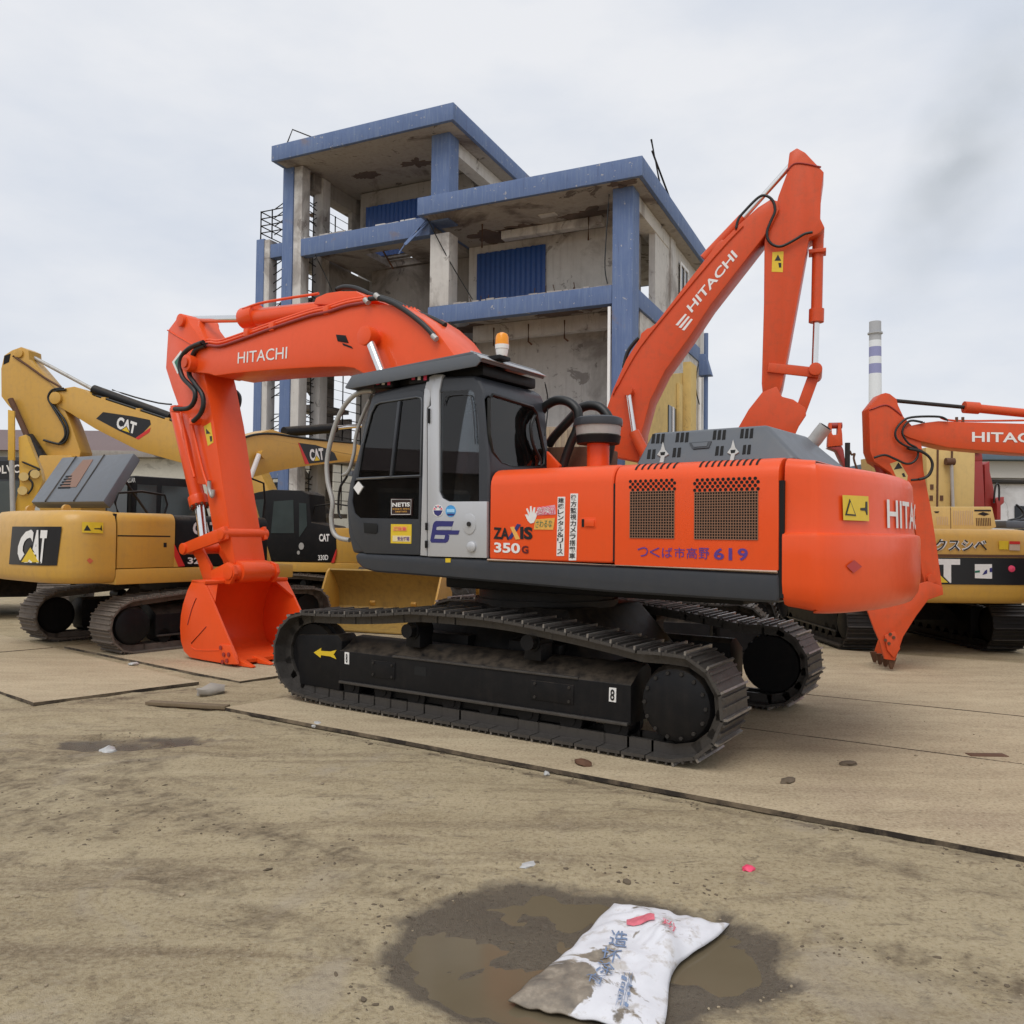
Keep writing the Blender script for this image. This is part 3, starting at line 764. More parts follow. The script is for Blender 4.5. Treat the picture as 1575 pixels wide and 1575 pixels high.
# spalled, scorched patches on the soffits, open lattice between the left columns
SCORCH = mat_concrete('scorched_concrete', (0.13, 0.095, 0.08), (0.04, 0.03, 0.026), 0.7)
def spall(cx, cy, rx_, ry_, z, seed):
    rg_ = random.Random(seed); P = []
    for k in range(48):
        a = 2 * math.pi * k / 48; r_ = 1 + 0.9 * noise.fractal(Vector((math.cos(a) * 1.5, math.sin(a) * 1.5, seed * 3.1)), 1.0, 2.0, 4) + rg_.uniform(-0.06, 0.06)
        P.append((cx + rx_ * r_ * math.cos(a), cy + ry_ * r_ * math.sin(a)))
    prism('spalled_patch', [(x, y, z) for x, y in P], [(x, y, z - 0.02) for x, y in P], SCORCH, bld)
for px, py, rx_, ry_, z, sd in ((760, 362, 0.8, 0.5, 11.552, 1), (815, 352, 0.7, 0.45, 11.552, 2), (905, 330, 0.6, 0.4, 11.552, 3), (955, 283, 0.35, 0.2, 11.552, 4), (640, 250, 0.4, 0.3, 14.252, 5), (735, 505, 0.9, 0.35, 8.56, 6), (860, 480, 0.8, 0.3, 8.56, 7), (915, 470, 0.5, 0.3, 8.56, 8), (560, 270, 0.5, 0.25, 14.252, 9), (480, 330, 0.3, 0.2, 14.252, 10)):
    h_ = BF.z(px, py, z); spall(h_.x, h_.y, rx_, ry_, z, sd)
g_ = BF.z(843, 330, 11.55); box('sky_gap_patch', g_.x - 0.28, g_.x + 0.28, g_.y - 0.12, g_.y + 0.12, 11.52, 11.545, PLAST, bld, 0)  # pale plate standing in for sky seen through a gap in the soffit
for z in (2.4, 4.7, 6.4, 8.6, 10.1, 12.1):
    bm = bmesh.new()
    for k in range(5): add_tube(bm, [(11.6, -0.5, z + 0.28 * k), (11.6, -1.15, z + 0.28 * k + (0.5 if k % 2 else -0.1))], 0.02, 5)
    for y in (-0.7, -0.95): add_tube(bm, [(11.6, y, z - 0.3), (11.6, y, z + 1.5)], 0.02, 5)
    obj('brace_lattice', finish(bm, 'brace_lattice'), bld, DARKST)
    bm = bmesh.new()
    for k in range(4): add_tube(bm, [(12.68, -0.2, z + 0.3 * k), (12.2, -0.25, z + 0.3 * k + 0.25)], 0.02, 5)
    obj('brace_lattice', finish(bm, 'brace_lattice'), bld, DARKST)
# ================================================================== CRAWLER TRACKS (shared by all machines)
def loop_path(Lr, Lf, rr, rf, top, z0):
    """closed side outline of a track, outside of the shoes: rear wheel centre -Lr, front +Lf"""
    pts = []
    for k in range(13):                                             # rear, from bottom round to top
        a = -math.pi / 2 - math.pi * k / 12
        pts.append((-Lr + rr * math.cos(a), rr + rr * math.sin(a)))
    pts += top
    for k in range(13):
        a = math.pi / 2 - math.pi * k / 12
        pts.append((Lf + rf * math.cos(a), z0 + rf + rf * math.sin(a)))
    pts.append((Lf - 0.45, 0.0))
    return pts

def sample_loop(pts, n):
    P = [Vector((p[0], 0, p[1])) for p in pts] + [Vector((pts[0][0], 0, pts[0][1]))]
    seg = [(P[i + 1] - P[i]).length for i in range(len(P) - 1)]; tot = sum(seg)
    out = []
    for k in range(n):
        d = tot * k / n; i = 0
        while d > seg[i]: d -= seg[i]; i += 1
        a = P[i] + (P[i + 1] - P[i]) * (d / seg[i])
        d2 = d + tot / n; j = i
        while d2 > seg[j % len(seg)]: d2 -= seg[j % len(seg)]; j += 1
        b = P[j % len(seg)] + (P[j % len(seg) + 1] - P[j % len(seg)]) * (d2 / seg[j % len(seg)])
        out.append((a, b, tot / n))
    return out

def shoe_geo(bm, M, pitch, w):                                     # slot 0 plate, slot 1 bright rib
    """triple grouser shoe: plate, three ribs, link blocks; local x along the chain, z outward"""
    def bx(x0, x1, y0, y1, z0, z1):
        c = [M @ Vector(v) for v in ((x0, y0, z0), (x1, y0, z0), (x1, y1, z0), (x0, y1, z0))]
        d = [M @ Vector(v) for v in ((x0, y0, z1), (x1, y0, z1), (x1, y1, z1), (x0, y1, z1))]
        n0 = len(bm.faces); add_prism(bm, c, d); bm.faces.ensure_lookup_table()
        if bright:
            for f in bm.faces[n0:]: f.material_index = 1
    bright = False
    bx(0.006, pitch - 0.006, -w / 2, w / 2, -0.052, -0.026)
    bright = True; bx(0.010, 0.028, -w / 2 + 0.004, w / 2 - 0.004, -0.028, 0.006); bright = False
    for x in (pitch * 0.44, pitch * 0.78): bx(x, x + 0.018, -w / 2 + 0.004, w / 2 - 0.004, -0.028, -0.006)
    for s in (-1, 1): bx(-0.01, pitch + 0.01, s * 0.13 - 0.02, s * 0.13 + 0.02, -0.14, -0.05)

def shoe_matrix(a, b, yc, zoff):
    d = (b - a).normalized(); n = Vector((d.z, 0, -d.x))            # path runs rear-bottom > rear-top > front: outward is to its left
    n = -n
    y = n.cross(d)
    M = Matrix(((d.x, y.x, n.x, a.x), (d.y, y.y, n.y, a.y + yc), (d.z, y.z, n.z, a.z + zoff), (0, 0, 0, 1)))
    return M

def make_tracks(root, yc, w, path, n, Lr, Lf, rr, rf, zoff, rotz=0.0, single=False, m_shoe=DARKST, m_frame=BLACKP, near=1, idler_r=None):
    for s in (near, -near):
        y = yc * s
        # side frame: the track part itself
        prof = [(0.03, 0.24), (0.03, 0.66), (0.10, 0.71), (0.26, 0.70), (0.515, 0.575), (0.52, 0.57), (0.52, 0.255), (0.515, 0.25)]
        sy = lambda d: y - s * (w / 2 - 0.03) + s * d / 0.52 * (w - 0.16)
        x0, x1 = -Lr + rr * 0.88, Lf - rf * 0.95
        tr = prism('track', [(x0, sy(a), b + zoff) for a, b in prof], [(x1, sy(a), b + zoff) for a, b in prof], m_frame, root, 0.012)
        tr.rotation_euler.z = rotz
        yo = y + s * (w / 2 - 0.13)
        box('frame_rail', x0 + 0.02, x1 - 0.02, yo - 0.03, yo + 0.03, 0.236 + zoff, 0.262 + zoff, WORN, tr, 0.004)
        box('frame_rail', x0 + 0.5, x1 - 0.75, yo - 0.03, yo + 0.012, 0.57 + zoff, 0.59 + zoff, WORN, tr, 0.004)
        box('roller_guard', x0 + 0.5, x1 - 0.5, yo - 0.10, yo - 0.06, 0.15 + zoff, 0.24 + zoff, m_frame, tr, 0.006)
        # sprocket with final drive, idler, rollers
        lathe('sprocket', [(-0.16, 0.30), (-0.16, rr - 0.17), (0.06, rr - 0.17), (0.06, rr * 0.72), (0.13, rr * 0.68), (0.20, rr * 0.62), (0.23, rr * 0.5), (0.23, 0.02)], (-Lr, y, rr + zoff), (0, s, 0), m_frame, tr)
        if single:
            bm = bmesh.new(); yb = y + s * 0.205
            for k in range(14):
                a = 2 * math.pi * k / 14; add_cyl(bm, (-Lr + rr * 0.56 * math.cos(a), yb, rr + zoff + rr * 0.56 * math.sin(a)), (-Lr + rr * 0.56 * math.cos(a), yb + s * 0.03, rr + zoff + rr * 0.56 * math.sin(a)), 0.016, n=6)
            for k in range(21):
                a = 2 * math.pi * k / 21; c_ = Vector((-Lr + (rr - 0.165) * math.cos(a), y - s * 0.05, rr + zoff + (rr - 0.165) * math.sin(a))); add_cyl(bm, c_, c_ + Vector((0, s * 0.09, 0)), 0.038, n=8)
            obj('sprocket_bolts', finish(bm, 'sprocket_bolts'), tr, DARKST)['kind'] = 'stuff'
        lathe('idler', [(-0.14, rf * 0.5), (-0.14, rf - 0.16), (-0.05, rf - 0.16), (-0.05, rf - 0.11), (0.05, rf - 0.11), (0.05, rf - 0.16), (0.12, rf - 0.16), (0.12, 0.16), (0.13, 0.01)], (Lf, y, rf + 0.03 + zoff), (0, s, 0), m_frame, tr)
        nr = 8
        bm = bmesh.new(); 
        for k in range(nr):
            x = x0 + 0.15 + (x1 - x0 - 0.3) * k / (nr - 1)
            if single: lathe('roller', [(-0.17, 0.09), (-0.17, 0.115), (-0.1, 0.115), (-0.1, 0.085), (0.1, 0.085), (0.1, 0.115), (0.14, 0.115), (0.14, 0.05), (0.15, 0.05)], (x, y, 0.205 + zoff), (0, s, 0), m_frame, tr, 16)
            else: add_cyl(bm, (x, y - 0.17, 0.245 + zoff), (x, y + 0.17, 0.245 + zoff), 0.11, n=10)
        if single: bm.free()
        else: obj('rollers', finish(bm, 'rollers'), tr, m_frame)
        for x in (x0 + (x1 - x0) * 0.30, x0 + (x1 - x0) * 0.72):
            zt = max(p[1] for p in path)
            lathe('carrier_roller', [(-0.12, 0.04), (-0.12, 0.09), (0.12, 0.09), (0.12, 0.07), (0.2, 0.07), (0.2, 0.01)], (x, y, zt - 0.24 + zoff), (0, s, 0), m_frame, tr, 16)
            box('carrier_bracket', x - 0.09, x + 0.09, y - 0.1, y + 0.1, 0.68 + zoff, zt - 0.26 + zoff, m_frame, tr)
        # shoes
        sm = sample_loop(path, n)
        if single:
            pitch = sm[0][2]
            bm = bmesh.new(); shoe_geo(bm, Matrix.Identity(4), pitch, w)
            me = finish(bm, 'track_shoe', 0.0); me.materials.append(m_shoe); me.materials.append(WORNB)
            for a, b, L in sm:
                o = bpy.data.objects.new('track_shoe', me); COL.objects.link(o); o.parent = tr
                o.matrix_local = shoe_matrix(a, b, y, zoff)
        else:
            bm = bmesh.new()
            for a, b, L in sm: shoe_geo(bm, shoe_matrix(a, b, y, zoff), L, w)
            o = obj('track_shoes', finish(bm, 'track_shoes'), tr, m_shoe); o['kind'] = 'stuff'; o.data.materials.append(OLDTRK if m_shoe is OLDTRK else WORN)
        if s == near: first = tr
    return first

# ================================================================== MAIN EXCAVATOR
TF = Fr(0.389, 9.1232, 0.584)
UF = Fr(0.389, 9.1232, 0.6296)
ex = thing('excavator', 'big orange excavator with dark grey cab and silver pillar, in the middle', 'excavator', UF)
drz = UF.yaw - TF.yaw
top = [(-1.9, 0.90), (-1.54, 0.96), (-1.06, 1.02), (-0.55, 1.07), (-0.18, 1.09), (0.3, 1.09), (0.62, 1.085), (1.1, 1.03), (1.5, 1.0), (1.85, 0.985)]
path = loop_path(2.12, 2.12, 0.465, 0.475, top, 0.03)
tr0 = make_tracks(ex, 1.295, 0.60, path, 52, 2.12, 2.12, 0.465, 0.475, GZ + 0.004, drz, True, m_shoe=WORN)
Z1 = lambda l: q(400, 900, 3.9375, l)
Z2 = lambda l: q(780, 900, 3.9375, l)
# idler guard with the yellow travel arrow and lifting-point stickers
slab('idler_guard', TF, 'y', 1.46, Z1([(215, 335), (230, 300), (470, 300), (495, 345), (480, 640), (240, 600)]), 1.2, BLACKP, tr0, 0.02)
decal('arrow_sticker', TF, 'y', 1.462, Z1([(325, 408), (370, 380), (368, 398), (425, 402), (462, 393), (445, 420), (460, 448), (425, 432), (368, 424), (366, 440)]), YELLOWS, tr0, 0.004)
for P_, tx in ((Z1([(512, 405), (538, 408), (538, 480), (512, 476)]), None), (Z2([(618, 620), (660, 624), (658, 710), (616, 704)]), '8')):
    st = decal('lifting_sticker', TF, 'y', 1.468, P_, WHITE, tr0, 0.004)
    ptext('lifting_mark', TF, 'y', 1.473, '8', (P_[3][0] + 2, P_[3][1] - 2), (P_[2][0] - 2, P_[2][1] - 2), (P_[0][0] + 2, P_[0][1] + 2), BLACKT, st, 0.003, 0.02)
slab('frame_hole', TF, 'y', 1.4675, Z1([(935, 490), (1005, 500), (1005, 555), (935, 545)]), 1.40, DARK, tr0, 0.0)
for xc, wd_ in ((1.05, 0.16), (-0.95, 0.22)):
    cp_ = box('cover_plate', xc - wd_, xc + wd_, 1.45, 1.474, 0.30, 0.47, BLACKP, tr0, 0.004)
    for bx_ in (-0.8, 0.8):
        for bz_ in (0.325, 0.445): cyl('cover_bolt', (xc + wd_ * bx_, 1.47, bz_), (xc + wd_ * bx_, 1.486, bz_), 0.014, DARKST, cp_, n=6)
cyl('grease_plug', TF.y(1011, 1008, 1.40), TF.y(1011, 1008, 1.40) + Vector((0, 0.05, 0)), 0.03, WORN, tr0)
# centre frame and slewing ring
prism('centre_frame', [(-1.1, -1.0, 0.55), (1.1, -1.0, 0.55), (1.1, 1.0, 0.55), (-1.1, 1.0, 0.55)], [(-0.75, -0.75, 1.05), (0.75, -0.75, 1.05), (0.75, 0.75, 1.05), (-0.75, 0.75, 1.05)], BLACKP, ex, 0.03)
for sx in (-1, 1):
    box('cross_leg', 0.55 * sx - 0.3, 0.55 * sx + 0.3, -1.05, 1.05, 0.45, 0.75, BLACKP, ex, 0.03)
lathe('slewing_ring', [(1.03, 0.70), (1.03, 0.78), (1.10, 0.78), (1.10, 0.74), (1.22, 0.74), (1.22, 0.8), (1.30, 0.8)], (0, 0, 0), (0, 0, 1), DARKST, ex, 40)
# deck with rounded dark skirt
sk = [(1.46, 1.545), (1.40, 1.565), (0.4, 1.550), (-3.05, 1.515), (-3.05, 1.29), (-1.6, 1.30), (0.6, 1.36), (1.15, 1.37), (1.33, 1.40), (1.43, 1.46)]
def side_slab(name, pts, y0, y1, m, par, bev=0.01, seg=2): return prism(name, [(p[0], y0, p[1]) for p in pts], [(p[0], y1, p[1]) for p in pts], m, par, bev, seg)
deck = side_slab('deck', sk, 1.49, -1.49, GREYP, ex, 0.05, 3)
box('deck_underside', -2.6, 0.6, -1.0, 1.0, 1.22, 1.34, BLACKP, ex, 0.02)
decal('deck_mark', UF, 'y', 1.49, q(560, 740, 7.875, [(985, 935), (1045, 935), (1045, 985), (985, 985)]), YELLOWS, deck, 0.003)
# ------------------------------------------------------------------ cab
Z5 = lambda l: q(500, 500, 4.375, l)
cy = 1.475
cab_out = Z5([(330, 452), (690, 372), (760, 345), (1000, 340), (1040, 365), (1068, 440), (1082, 700), (1105, 960), (1092, 1568), (640, 1552), (182, 1535), (150, 1400), (140, 1200), (160, 1060), (205, 900), (250, 720), (305, 490)])
cab = slab('cab', UF, 'y', cy, cab_out, 0.42, GREYP, ex, 0.045, seg=3)
# silver pillar and lower rear panel, stamped out of one sheet
PANE_U = Z5([(352, 528), (632, 486), (652, 505), (642, 1010), (218, 1030), (255, 800), (310, 590)])
PANE_L = Z5([(204, 1046), (640, 1024), (634, 1306), (240, 1298), (205, 1265), (188, 1190)])
PANE_R = Z5([(772, 458), (790, 445), (975, 436), (1000, 452), (1016, 520), (1036, 700), (1036, 1186), (835, 1186), (795, 1165), (772, 1115), (766, 1000)])
slab('pillar', UF, 'y', cy + 0.018, Z5([(672, 420), (690, 352), (735, 332), (790, 332), (768, 440), (765, 1120), (785, 1165), (830, 1188), (1088, 1186), (1086, 1568), (690, 1556), (690, 560), (712, 540), (706, 440)]), cy - 0.03, SILVER, cab, 0.006)
slab('door_edge', UF, 'y', cy + 0.016, Z5([(668, 430), (684, 410), (702, 420), (708, 470), (700, 540), (684, 560), (684, 1554), (640, 1550), (655, 1010), (662, 500)]), cy - 0.03, SILVER, cab, 0.006)
door = slab('door', UF, 'y', cy + 0.012, Z5([(355, 478), (640, 436), (664, 450), (650, 1010), (636, 1548), (262, 1536), (195, 1430), (152, 1230), (170, 1060), (215, 900), (270, 660), (318, 505)]), cy - 0.03, GREYP, cab, 0.012)
slab('window_pane', UF, 'y', cy + 0.006, PANE_U, cy - 0.002, TINT, door, 0)
slab('window_bar', UF, 'y', cy + 0.030, Z5([(488, 512), (504, 510), (446, 1020), (432, 1021)]), cy, GREYP, door, 0.004)
slab('window_pane', UF, 'y', cy + 0.006, PANE_L, cy - 0.002, TINT, door, 0)
tube('window_frame', [UF.y(p[0], p[1], cy + 0.02) for p in Z5([(218, 1030), (255, 800), (310, 590), (340, 535), (370, 522), (620, 484), (648, 492), (652, 520), (642, 1012), (218, 1032)])], 0.010, GREYL, door, sub=1, n=6)
tube('window_frame', [UF.y(p[0], p[1], cy + 0.02) for p in Z5([(642, 1012), (420, 1024), (215, 1036)])], 0.008, GALV, door, sub=2, n=6)
slab('door_handle', UF, 'y', cy + 0.020, Z5([(258, 1330), (345, 1335), (352, 1350), (350, 1395), (335, 1405), (262, 1398)]), cy - 0.01, DARK, door, 0.004)
slab('window_pane', UF, 'y', cy - 0.004, PANE_R, cy - 0.012, TINT, cab, 0)
tube('window_frame', [UF.y(p[0], p[1], cy + 0.012) for p in Z5([(800, 540), (815, 490), (860, 472), (960, 470), (985, 500), (1000, 620), (1010, 800)])], 0.006, GREYP, cab, sub=3, n=6)
# door hinges
for a, b in (((690, 560), (700, 660)), ((672, 1330), (684, 1380)), ((670, 1450), (684, 1500))):
    (x0, y0), (x1, y1) = Z5([a, b])
    slab('hinge', UF, 'y', cy + 0.035, [(x0, y0), (x1, y0), (x1, y1), (x0, y1)], cy, BLACKP, cab, 0.004)
# rear window
rx = UF.y(748, 700, cy).x
rw = Z5([(1104, 492), (1125, 470), (1395, 552), (1420, 590), (1474, 850), (1474, 935), (1440, 958), (1255, 960), (1180, 930), (1125, 850), (1104, 720)])
slab('rear_window', UF, 'x', rx - 0.010, rw, rx - 0.002, TINT, cab, 0)
tube('window_seal', [UF.x(p[0], p[1], rx - 0.014) for p in rw + rw[:1]], 0.018, RUBBER, cab, sub=1, n=6)
tube('rear_bar', [UF.x(p[0], p[1], rx - 0.05) for p in Z5([(1415, 600), (1385, 680), (1400, 800), (1445, 900), (1440, 945)])], 0.018, RUBBER, cab, sub=5)
# hollow the cab out: room inside, openings on all four sides, panes in them
def pl(pts, y, sh=1.0):
    P = [UF.y(p[0], p[1], cy) for p in pts]; c = sum(P, Vector()) / len(P)
    return [Vector((c.x + (p.x - c.x) * sh, y, c.z + (p.z - c.z) * sh)) for p in P]
yF = 0.42
wins = [(pl(PANE_U, cy + 0.2), pl(PANE_U, cy - 0.2)), (pl(PANE_L, cy + 0.2), pl(PANE_L, cy - 0.2)), (pl(PANE_R, cy + 0.2), pl(PANE_R, cy - 0.2)),
        (pl(PANE_U, yF + 0.2), pl(PANE_U, yF - 0.2)), (pl(PANE_R, yF + 0.2), pl(PANE_R, yF - 0.2))]
rwp = [UF.x(p[0], p[1], rx - 0.014) for p in rw]
wins.append(([Vector((rx - 0.2, p.y, p.z)) for p in rwp], [Vector((rx + 0.25, p.y, p.z)) for p in rwp]))
fx = max(UF.y(p[0], p[1], cy).x for p in cab_out)
wins.append(([Vector((fx - 0.55, y, z)) for y, z in ((0.52, 1.95), (1.38, 1.95), (1.38, 3.05), (0.52, 3.05))], [Vector((fx + 0.3, y, z)) for y, z in ((0.52, 1.95), (1.38, 1.95), (1.38, 3.05), (0.52, 3.05))]))
cut(cab, [(pl(cab_out, cy - 0.07, 0.90), pl(cab_out, yF + 0.07, 0.90))] + wins)
cut(door, wins[:2])
for P in (PANE_U, PANE_R): prism('window_pane', pl(P, yF + 0.012), pl(P, yF + 0.004), TINT, cab)
fb, ft = fx - 0.06, UF.y(577, 600, cy).x - 0.03
prism('windscreen', [(fb, 0.5, 1.93), (fb, 1.40, 1.93), (ft, 1.40, 3.07), (ft, 0.5, 3.07)], [(fb - 0.008, 0.5, 1.93), (fb - 0.008, 1.40, 1.93), (ft - 0.008, 1.40, 3.07), (ft - 0.008, 0.5, 3.07)], TINT, cab)
SEATM = mat_flat('black_seat_cloth', (0.025, 0.026, 0.03), 0.9)
xs = rx + 0.62
box('seat', xs - 0.25, xs + 0.28, 0.70, 1.20, 1.95, 2.10, SEATM, cab, 0.04)
prism('seat_back', [(xs - 0.18, 0.72, 2.05), (xs - 0.05, 0.72, 2.05), (xs - 0.17, 0.74, 2.75), (xs - 0.28, 0.74, 2.75)], [(xs - 0.18, 1.18, 2.05), (xs - 0.05, 1.18, 2.05), (xs - 0.17, 1.16, 2.75), (xs - 0.28, 1.16, 2.75)], SEATM, cab, 0.04)
box('headrest', xs - 0.31, xs - 0.22, 0.82, 1.08, 2.78, 2.95, SEATM, cab, 0.03)
for y in (0.60, 1.26):
    box('console', xs - 0.2, xs + 0.42, y - 0.09, y + 0.09, 1.75, 2.20, mat_flat('grey_console', (0.11, 0.11, 0.115), 0.6) if y < 1 else bpy.data.materials['grey_console'], cab, 0.03)
    tube('joystick', [(xs + 0.33, y, 2.2), (xs + 0.36, y, 2.36), (xs + 0.35, y, 2.44)], 0.022, RUBBER, cab)
box('monitor', xs + 0.72, xs + 0.78, 0.55, 0.78, 2.2, 2.42, RUBBER, cab, 0.01)
for y in (0.85, 1.05): tube('travel_lever', [(xs + 0.62, y, 1.7), (xs + 0.60, y, 2.2), (xs + 0.52, y, 2.42)], 0.014, DARKST, cab)
# stickers
lock = slab('fuel_lid', UF, 'y', cy + 0.026, [(711 + 22 / 2.1 + 10 * math.cos(t * math.pi / 8), 806 + 16 * math.sin(t * math.pi / 8)) for t in range(16)], cy - 0.01, SILVER, cab, 0.004)
lc = UF.y(721.5, 806, cy + 0.03); cyl('lock', lc, lc + Vector((0, 0.012, 0)), 0.022, DARKST, lock)
lc = UF.y(726, 841, cy + 0.02); lathe('door_stop', [(0, 0.05), (0.02, 0.05), (0.03, 0.035), (0.03, 0.001)], lc, (0, 1, 0), SILVER, cab)
def round_sticker(px, py, r, m, par, y=cy + 0.018):
    return decal('round_sticker', UF, 'y', y, [(px + r * 0.86 * math.cos(t * math.pi / 9), py + r * math.sin(t * math.pi / 9)) for t in range(18)], m, par, 0.003)
rs = round_sticker(673.5, 785.5, 9.2, WHITE, cab)
decal('sticker_print', UF, 'y', cy + 0.022, [(666.5, 785), (680.5, 785), (678, 791), (673.5, 794), (668.5, 791)], NAVY, rs, 0.002)
for k in range(5):
    a = R(200 + k * 35); decal('sticker_print', UF, 'y', cy + 0.022, [(673.5 + 3 * math.cos(a), 784 + 3 * math.sin(a)), (673.5 + 7 * math.cos(a - .2), 785 + 7.5 * math.sin(a - .2)), (673.5 + 7 * math.cos(a + .2), 785 + 7.5 * math.sin(a + .2))], NAVY if k % 2 else PINK, rs, 0.002)
rs = round_sticker(693.0, 786, 9.2, SKYB, cab)
decal('sticker_print', UF, 'y', cy + 0.022, [(687, 783), (699, 783), (699, 788), (687, 788)], mat_flat('pale_blue_print', (0.35, 0.62, 0.85), 0.4), rs, 0.002)
decal('sticker_print', UF, 'y', cy + 0.022, [(687, 790), (699, 790), (697, 793), (689, 793)], NAVY, rs, 0.002)
Z8 = lambda l: q(560, 740, 7.875, l)
lg = decal('logo_mark', UF, 'y', cy + 0.018, Z8([(870, 482), (1085, 485), (1065, 550), (905, 548), (885, 560), (880, 595), (1155, 597), (1140, 648), (1010, 648), (1030, 660), (1025, 705), (1010, 735), (985, 748), (815, 745), (800, 720), (835, 520), (850, 495)]), NAVY, cab, 0.003)
decal('logo_inset', UF, 'y', cy + 0.022, Z8([(862, 652), (980, 655), (970, 700), (850, 696)]), SILVER, lg, 0.002)
decal('logo_inset', UF, 'y', cy + 0.022, Z8([(880, 555), (1060, 558), (1055, 590), (875, 590)]), SILVER, lg, 0.002)
nt_ = decal('black_sticker', UF, 'y', cy + 0.018, Z8([(322, 208), (585, 212), (575, 415), (318, 418)]), mat_flat('dark_brown_print', (0.03, 0.012, 0.01), 0.35), door, 0.003)
tube('sticker_border', [UF.y(p[0], p[1], cy + 0.025) for p in Z8([(332, 222), (570, 224), (562, 403), (330, 404), (332, 222)])], 0.003, WHITE, nt_, sub=1, n=5)
ptext('sticker_lettering', UF, 'y', cy + 0.022, 'NETIS', Z8([(345, 312)])[0], Z8([(558, 308)])[0], Z8([(345, 262)])[0], WHITE, nt_, 0.004, 0.03)
for a, b in ((345, 338), (380, 370)):
    ptext('sticker_lettering', UF, 'y', cy + 0.022, '登録番号 情報化', Z8([(a, b + 10)])[0], Z8([(905 - a, b + 8)])[0], Z8([(a, b - 10)])[0], ORANGES, nt_, 0.004)
ys = decal('yellow_sticker', UF, 'y', cy + 0.012, Z8([(325, 520), (575, 524), (570, 758), (322, 752)]), YELLOWS, door, 0.003)
decal('sticker_print', UF, 'y', cy + 0.016, Z8([(345, 545), (520, 548), (520, 605), (345, 602)]), ORANGES, ys, 0.002)
decal('sticker_print', UF, 'y', cy + 0.016, Z8([(345, 660), (560, 662), (558, 735), (345, 730)]), mat_flat('pale_sticker', (0.75, 0.62, 0.35), 0.4), ys, 0.002)
ptext('sticker_lettering', UF, 'y', cy + 0.02, '安全確認', Z8([(405, 720)])[0], Z8([(550, 722)])[0], Z8([(405, 672)])[0], BLUEP, ys, 0.003, 0.02)
ptext('sticker_lettering', UF, 'y', cy + 0.02, 'ご注意', Z8([(360, 598)])[0], Z8([(510, 600)])[0], Z8([(360, 555)])[0], PINK, ys, 0.003, 0.01)
decal('white_tag', UF, 'y', cy + 0.018, Z5([(190, 1095), (222, 1052), (253, 1090), (222, 1140)]), WHITE, door, 0.003)
# roof guard: bent plate, lamps and beacon
gz_n = UF.y(740, 545, 1.56)
def gp(px, py, y): return UF.y(px, py, y)
A = gp(532, 582, 1.56); Bp = gp(740, 548, 1.56); Cp = UF.x(838, 586, Bp.x)
yf = Cp.y
zb = Bp.z
sect = [(A.x, zb - 0.10), (A.x - 0.10, zb + 0.005), (Bp.x + 0.10, zb + 0.06), (Bp.x, zb - 0.02), (Bp.x + 0.02, zb - 0.045), (Bp.x + 0.12, zb + 0.03), (A.x - 0.12, zb - 0.025), (A.x, zb - 0.13)]
guard = prism('roof_guard', [(p[0], 1.56, p[1]) for p in sect], [(p[0], yf, p[1]) for p in sect], GREYL, cab, 0.006)
side_slab('guard_edge', [(A.x, zb - 0.12), (A.x - 0.05, zb - 0.14), (Bp.x + 0.05, zb - 0.09), (Bp.x, zb - 0.05), (Bp.x + 0.05, zb + 0.03), (A.x - 0.10, zb - 0.01)], 1.575, 1.56, GREYL, guard, 0.005)
prism('guard_lip', [(Bp.x + 0.13, 1.56, zb + 0.062), (Bp.x - 0.01, 1.56, zb - 0.02), (Bp.x - 0.01, yf, zb - 0.02), (Bp.x + 0.13, yf, zb + 0.062)], [(Bp.x + 0.13, 1.56, zb + 0.072), (Bp.x - 0.02, 1.56, zb - 0.015), (Bp.x - 0.02, yf, zb - 0.015), (Bp.x + 0.13, yf, zb + 0.072)], SILVER, guard)
ctop = UF.y(669, 575, cy).z
for x in (A.x - 0.5, Bp.x + 0.5):
    for y in (1.3, 0.6): box('guard_bracket', x - 0.05, x + 0.05, y - 0.04, y + 0.04, ctop - 0.06, zb + 0.03, BLACKP, guard)
for x in (A.x - 0.35, A.x - 0.85): 
    lp = box('lamp_box', x - 0.28, x, 1.36, 1.5, zb - 0.16, zb - 0.05, BLACKP, guard, 0.02)
    for k in range(3): box('lamp_strip', x - 0.25 + k * 0.08, x - 0.21 + k * 0.08, 1.5, 1.505, zb - 0.14 + 0.01 * k, zb - 0.08, PINK if k != 1 else WHITE, lp, 0.0)
box('roof_box', Bp.x + 0.10, A.x - 0.35, 0.50, 1.40, ctop - 0.06, zb - 0.03, BLACKP, cab, 0.03)
be = UF.x(772, 545, Bp.x - 0.03)
bc = lathe('beacon', [(-0.02, 0.05), (0.03, 0.06), (0.05, 0.06), (0.05, 0.066), (0.09, 0.068)], be, (0, 0, 1), WHITE, guard, 20)
lathe('beacon_lens', [(0.09, 0.066), (0.17, 0.062), (0.195, 0.05), (0.208, 0.025), (0.21, 0.001)], be, (0, 0, 1), AMBER, bc, 20)
box('beacon_bracket', be.x - 0.04, be.x + 0.16, be.y - 0.09, be.y + 0.09, be.z - 0.06, be.z - 0.02, BLACKP, bc)
tube('wire', [UF.x(838, 588, Bp.x - 0.02), UF.x(843, 620, Bp.x - 0.02), UF.x(838, 670, Bp.x - 0.05)], 0.007, RUBBER, guard)
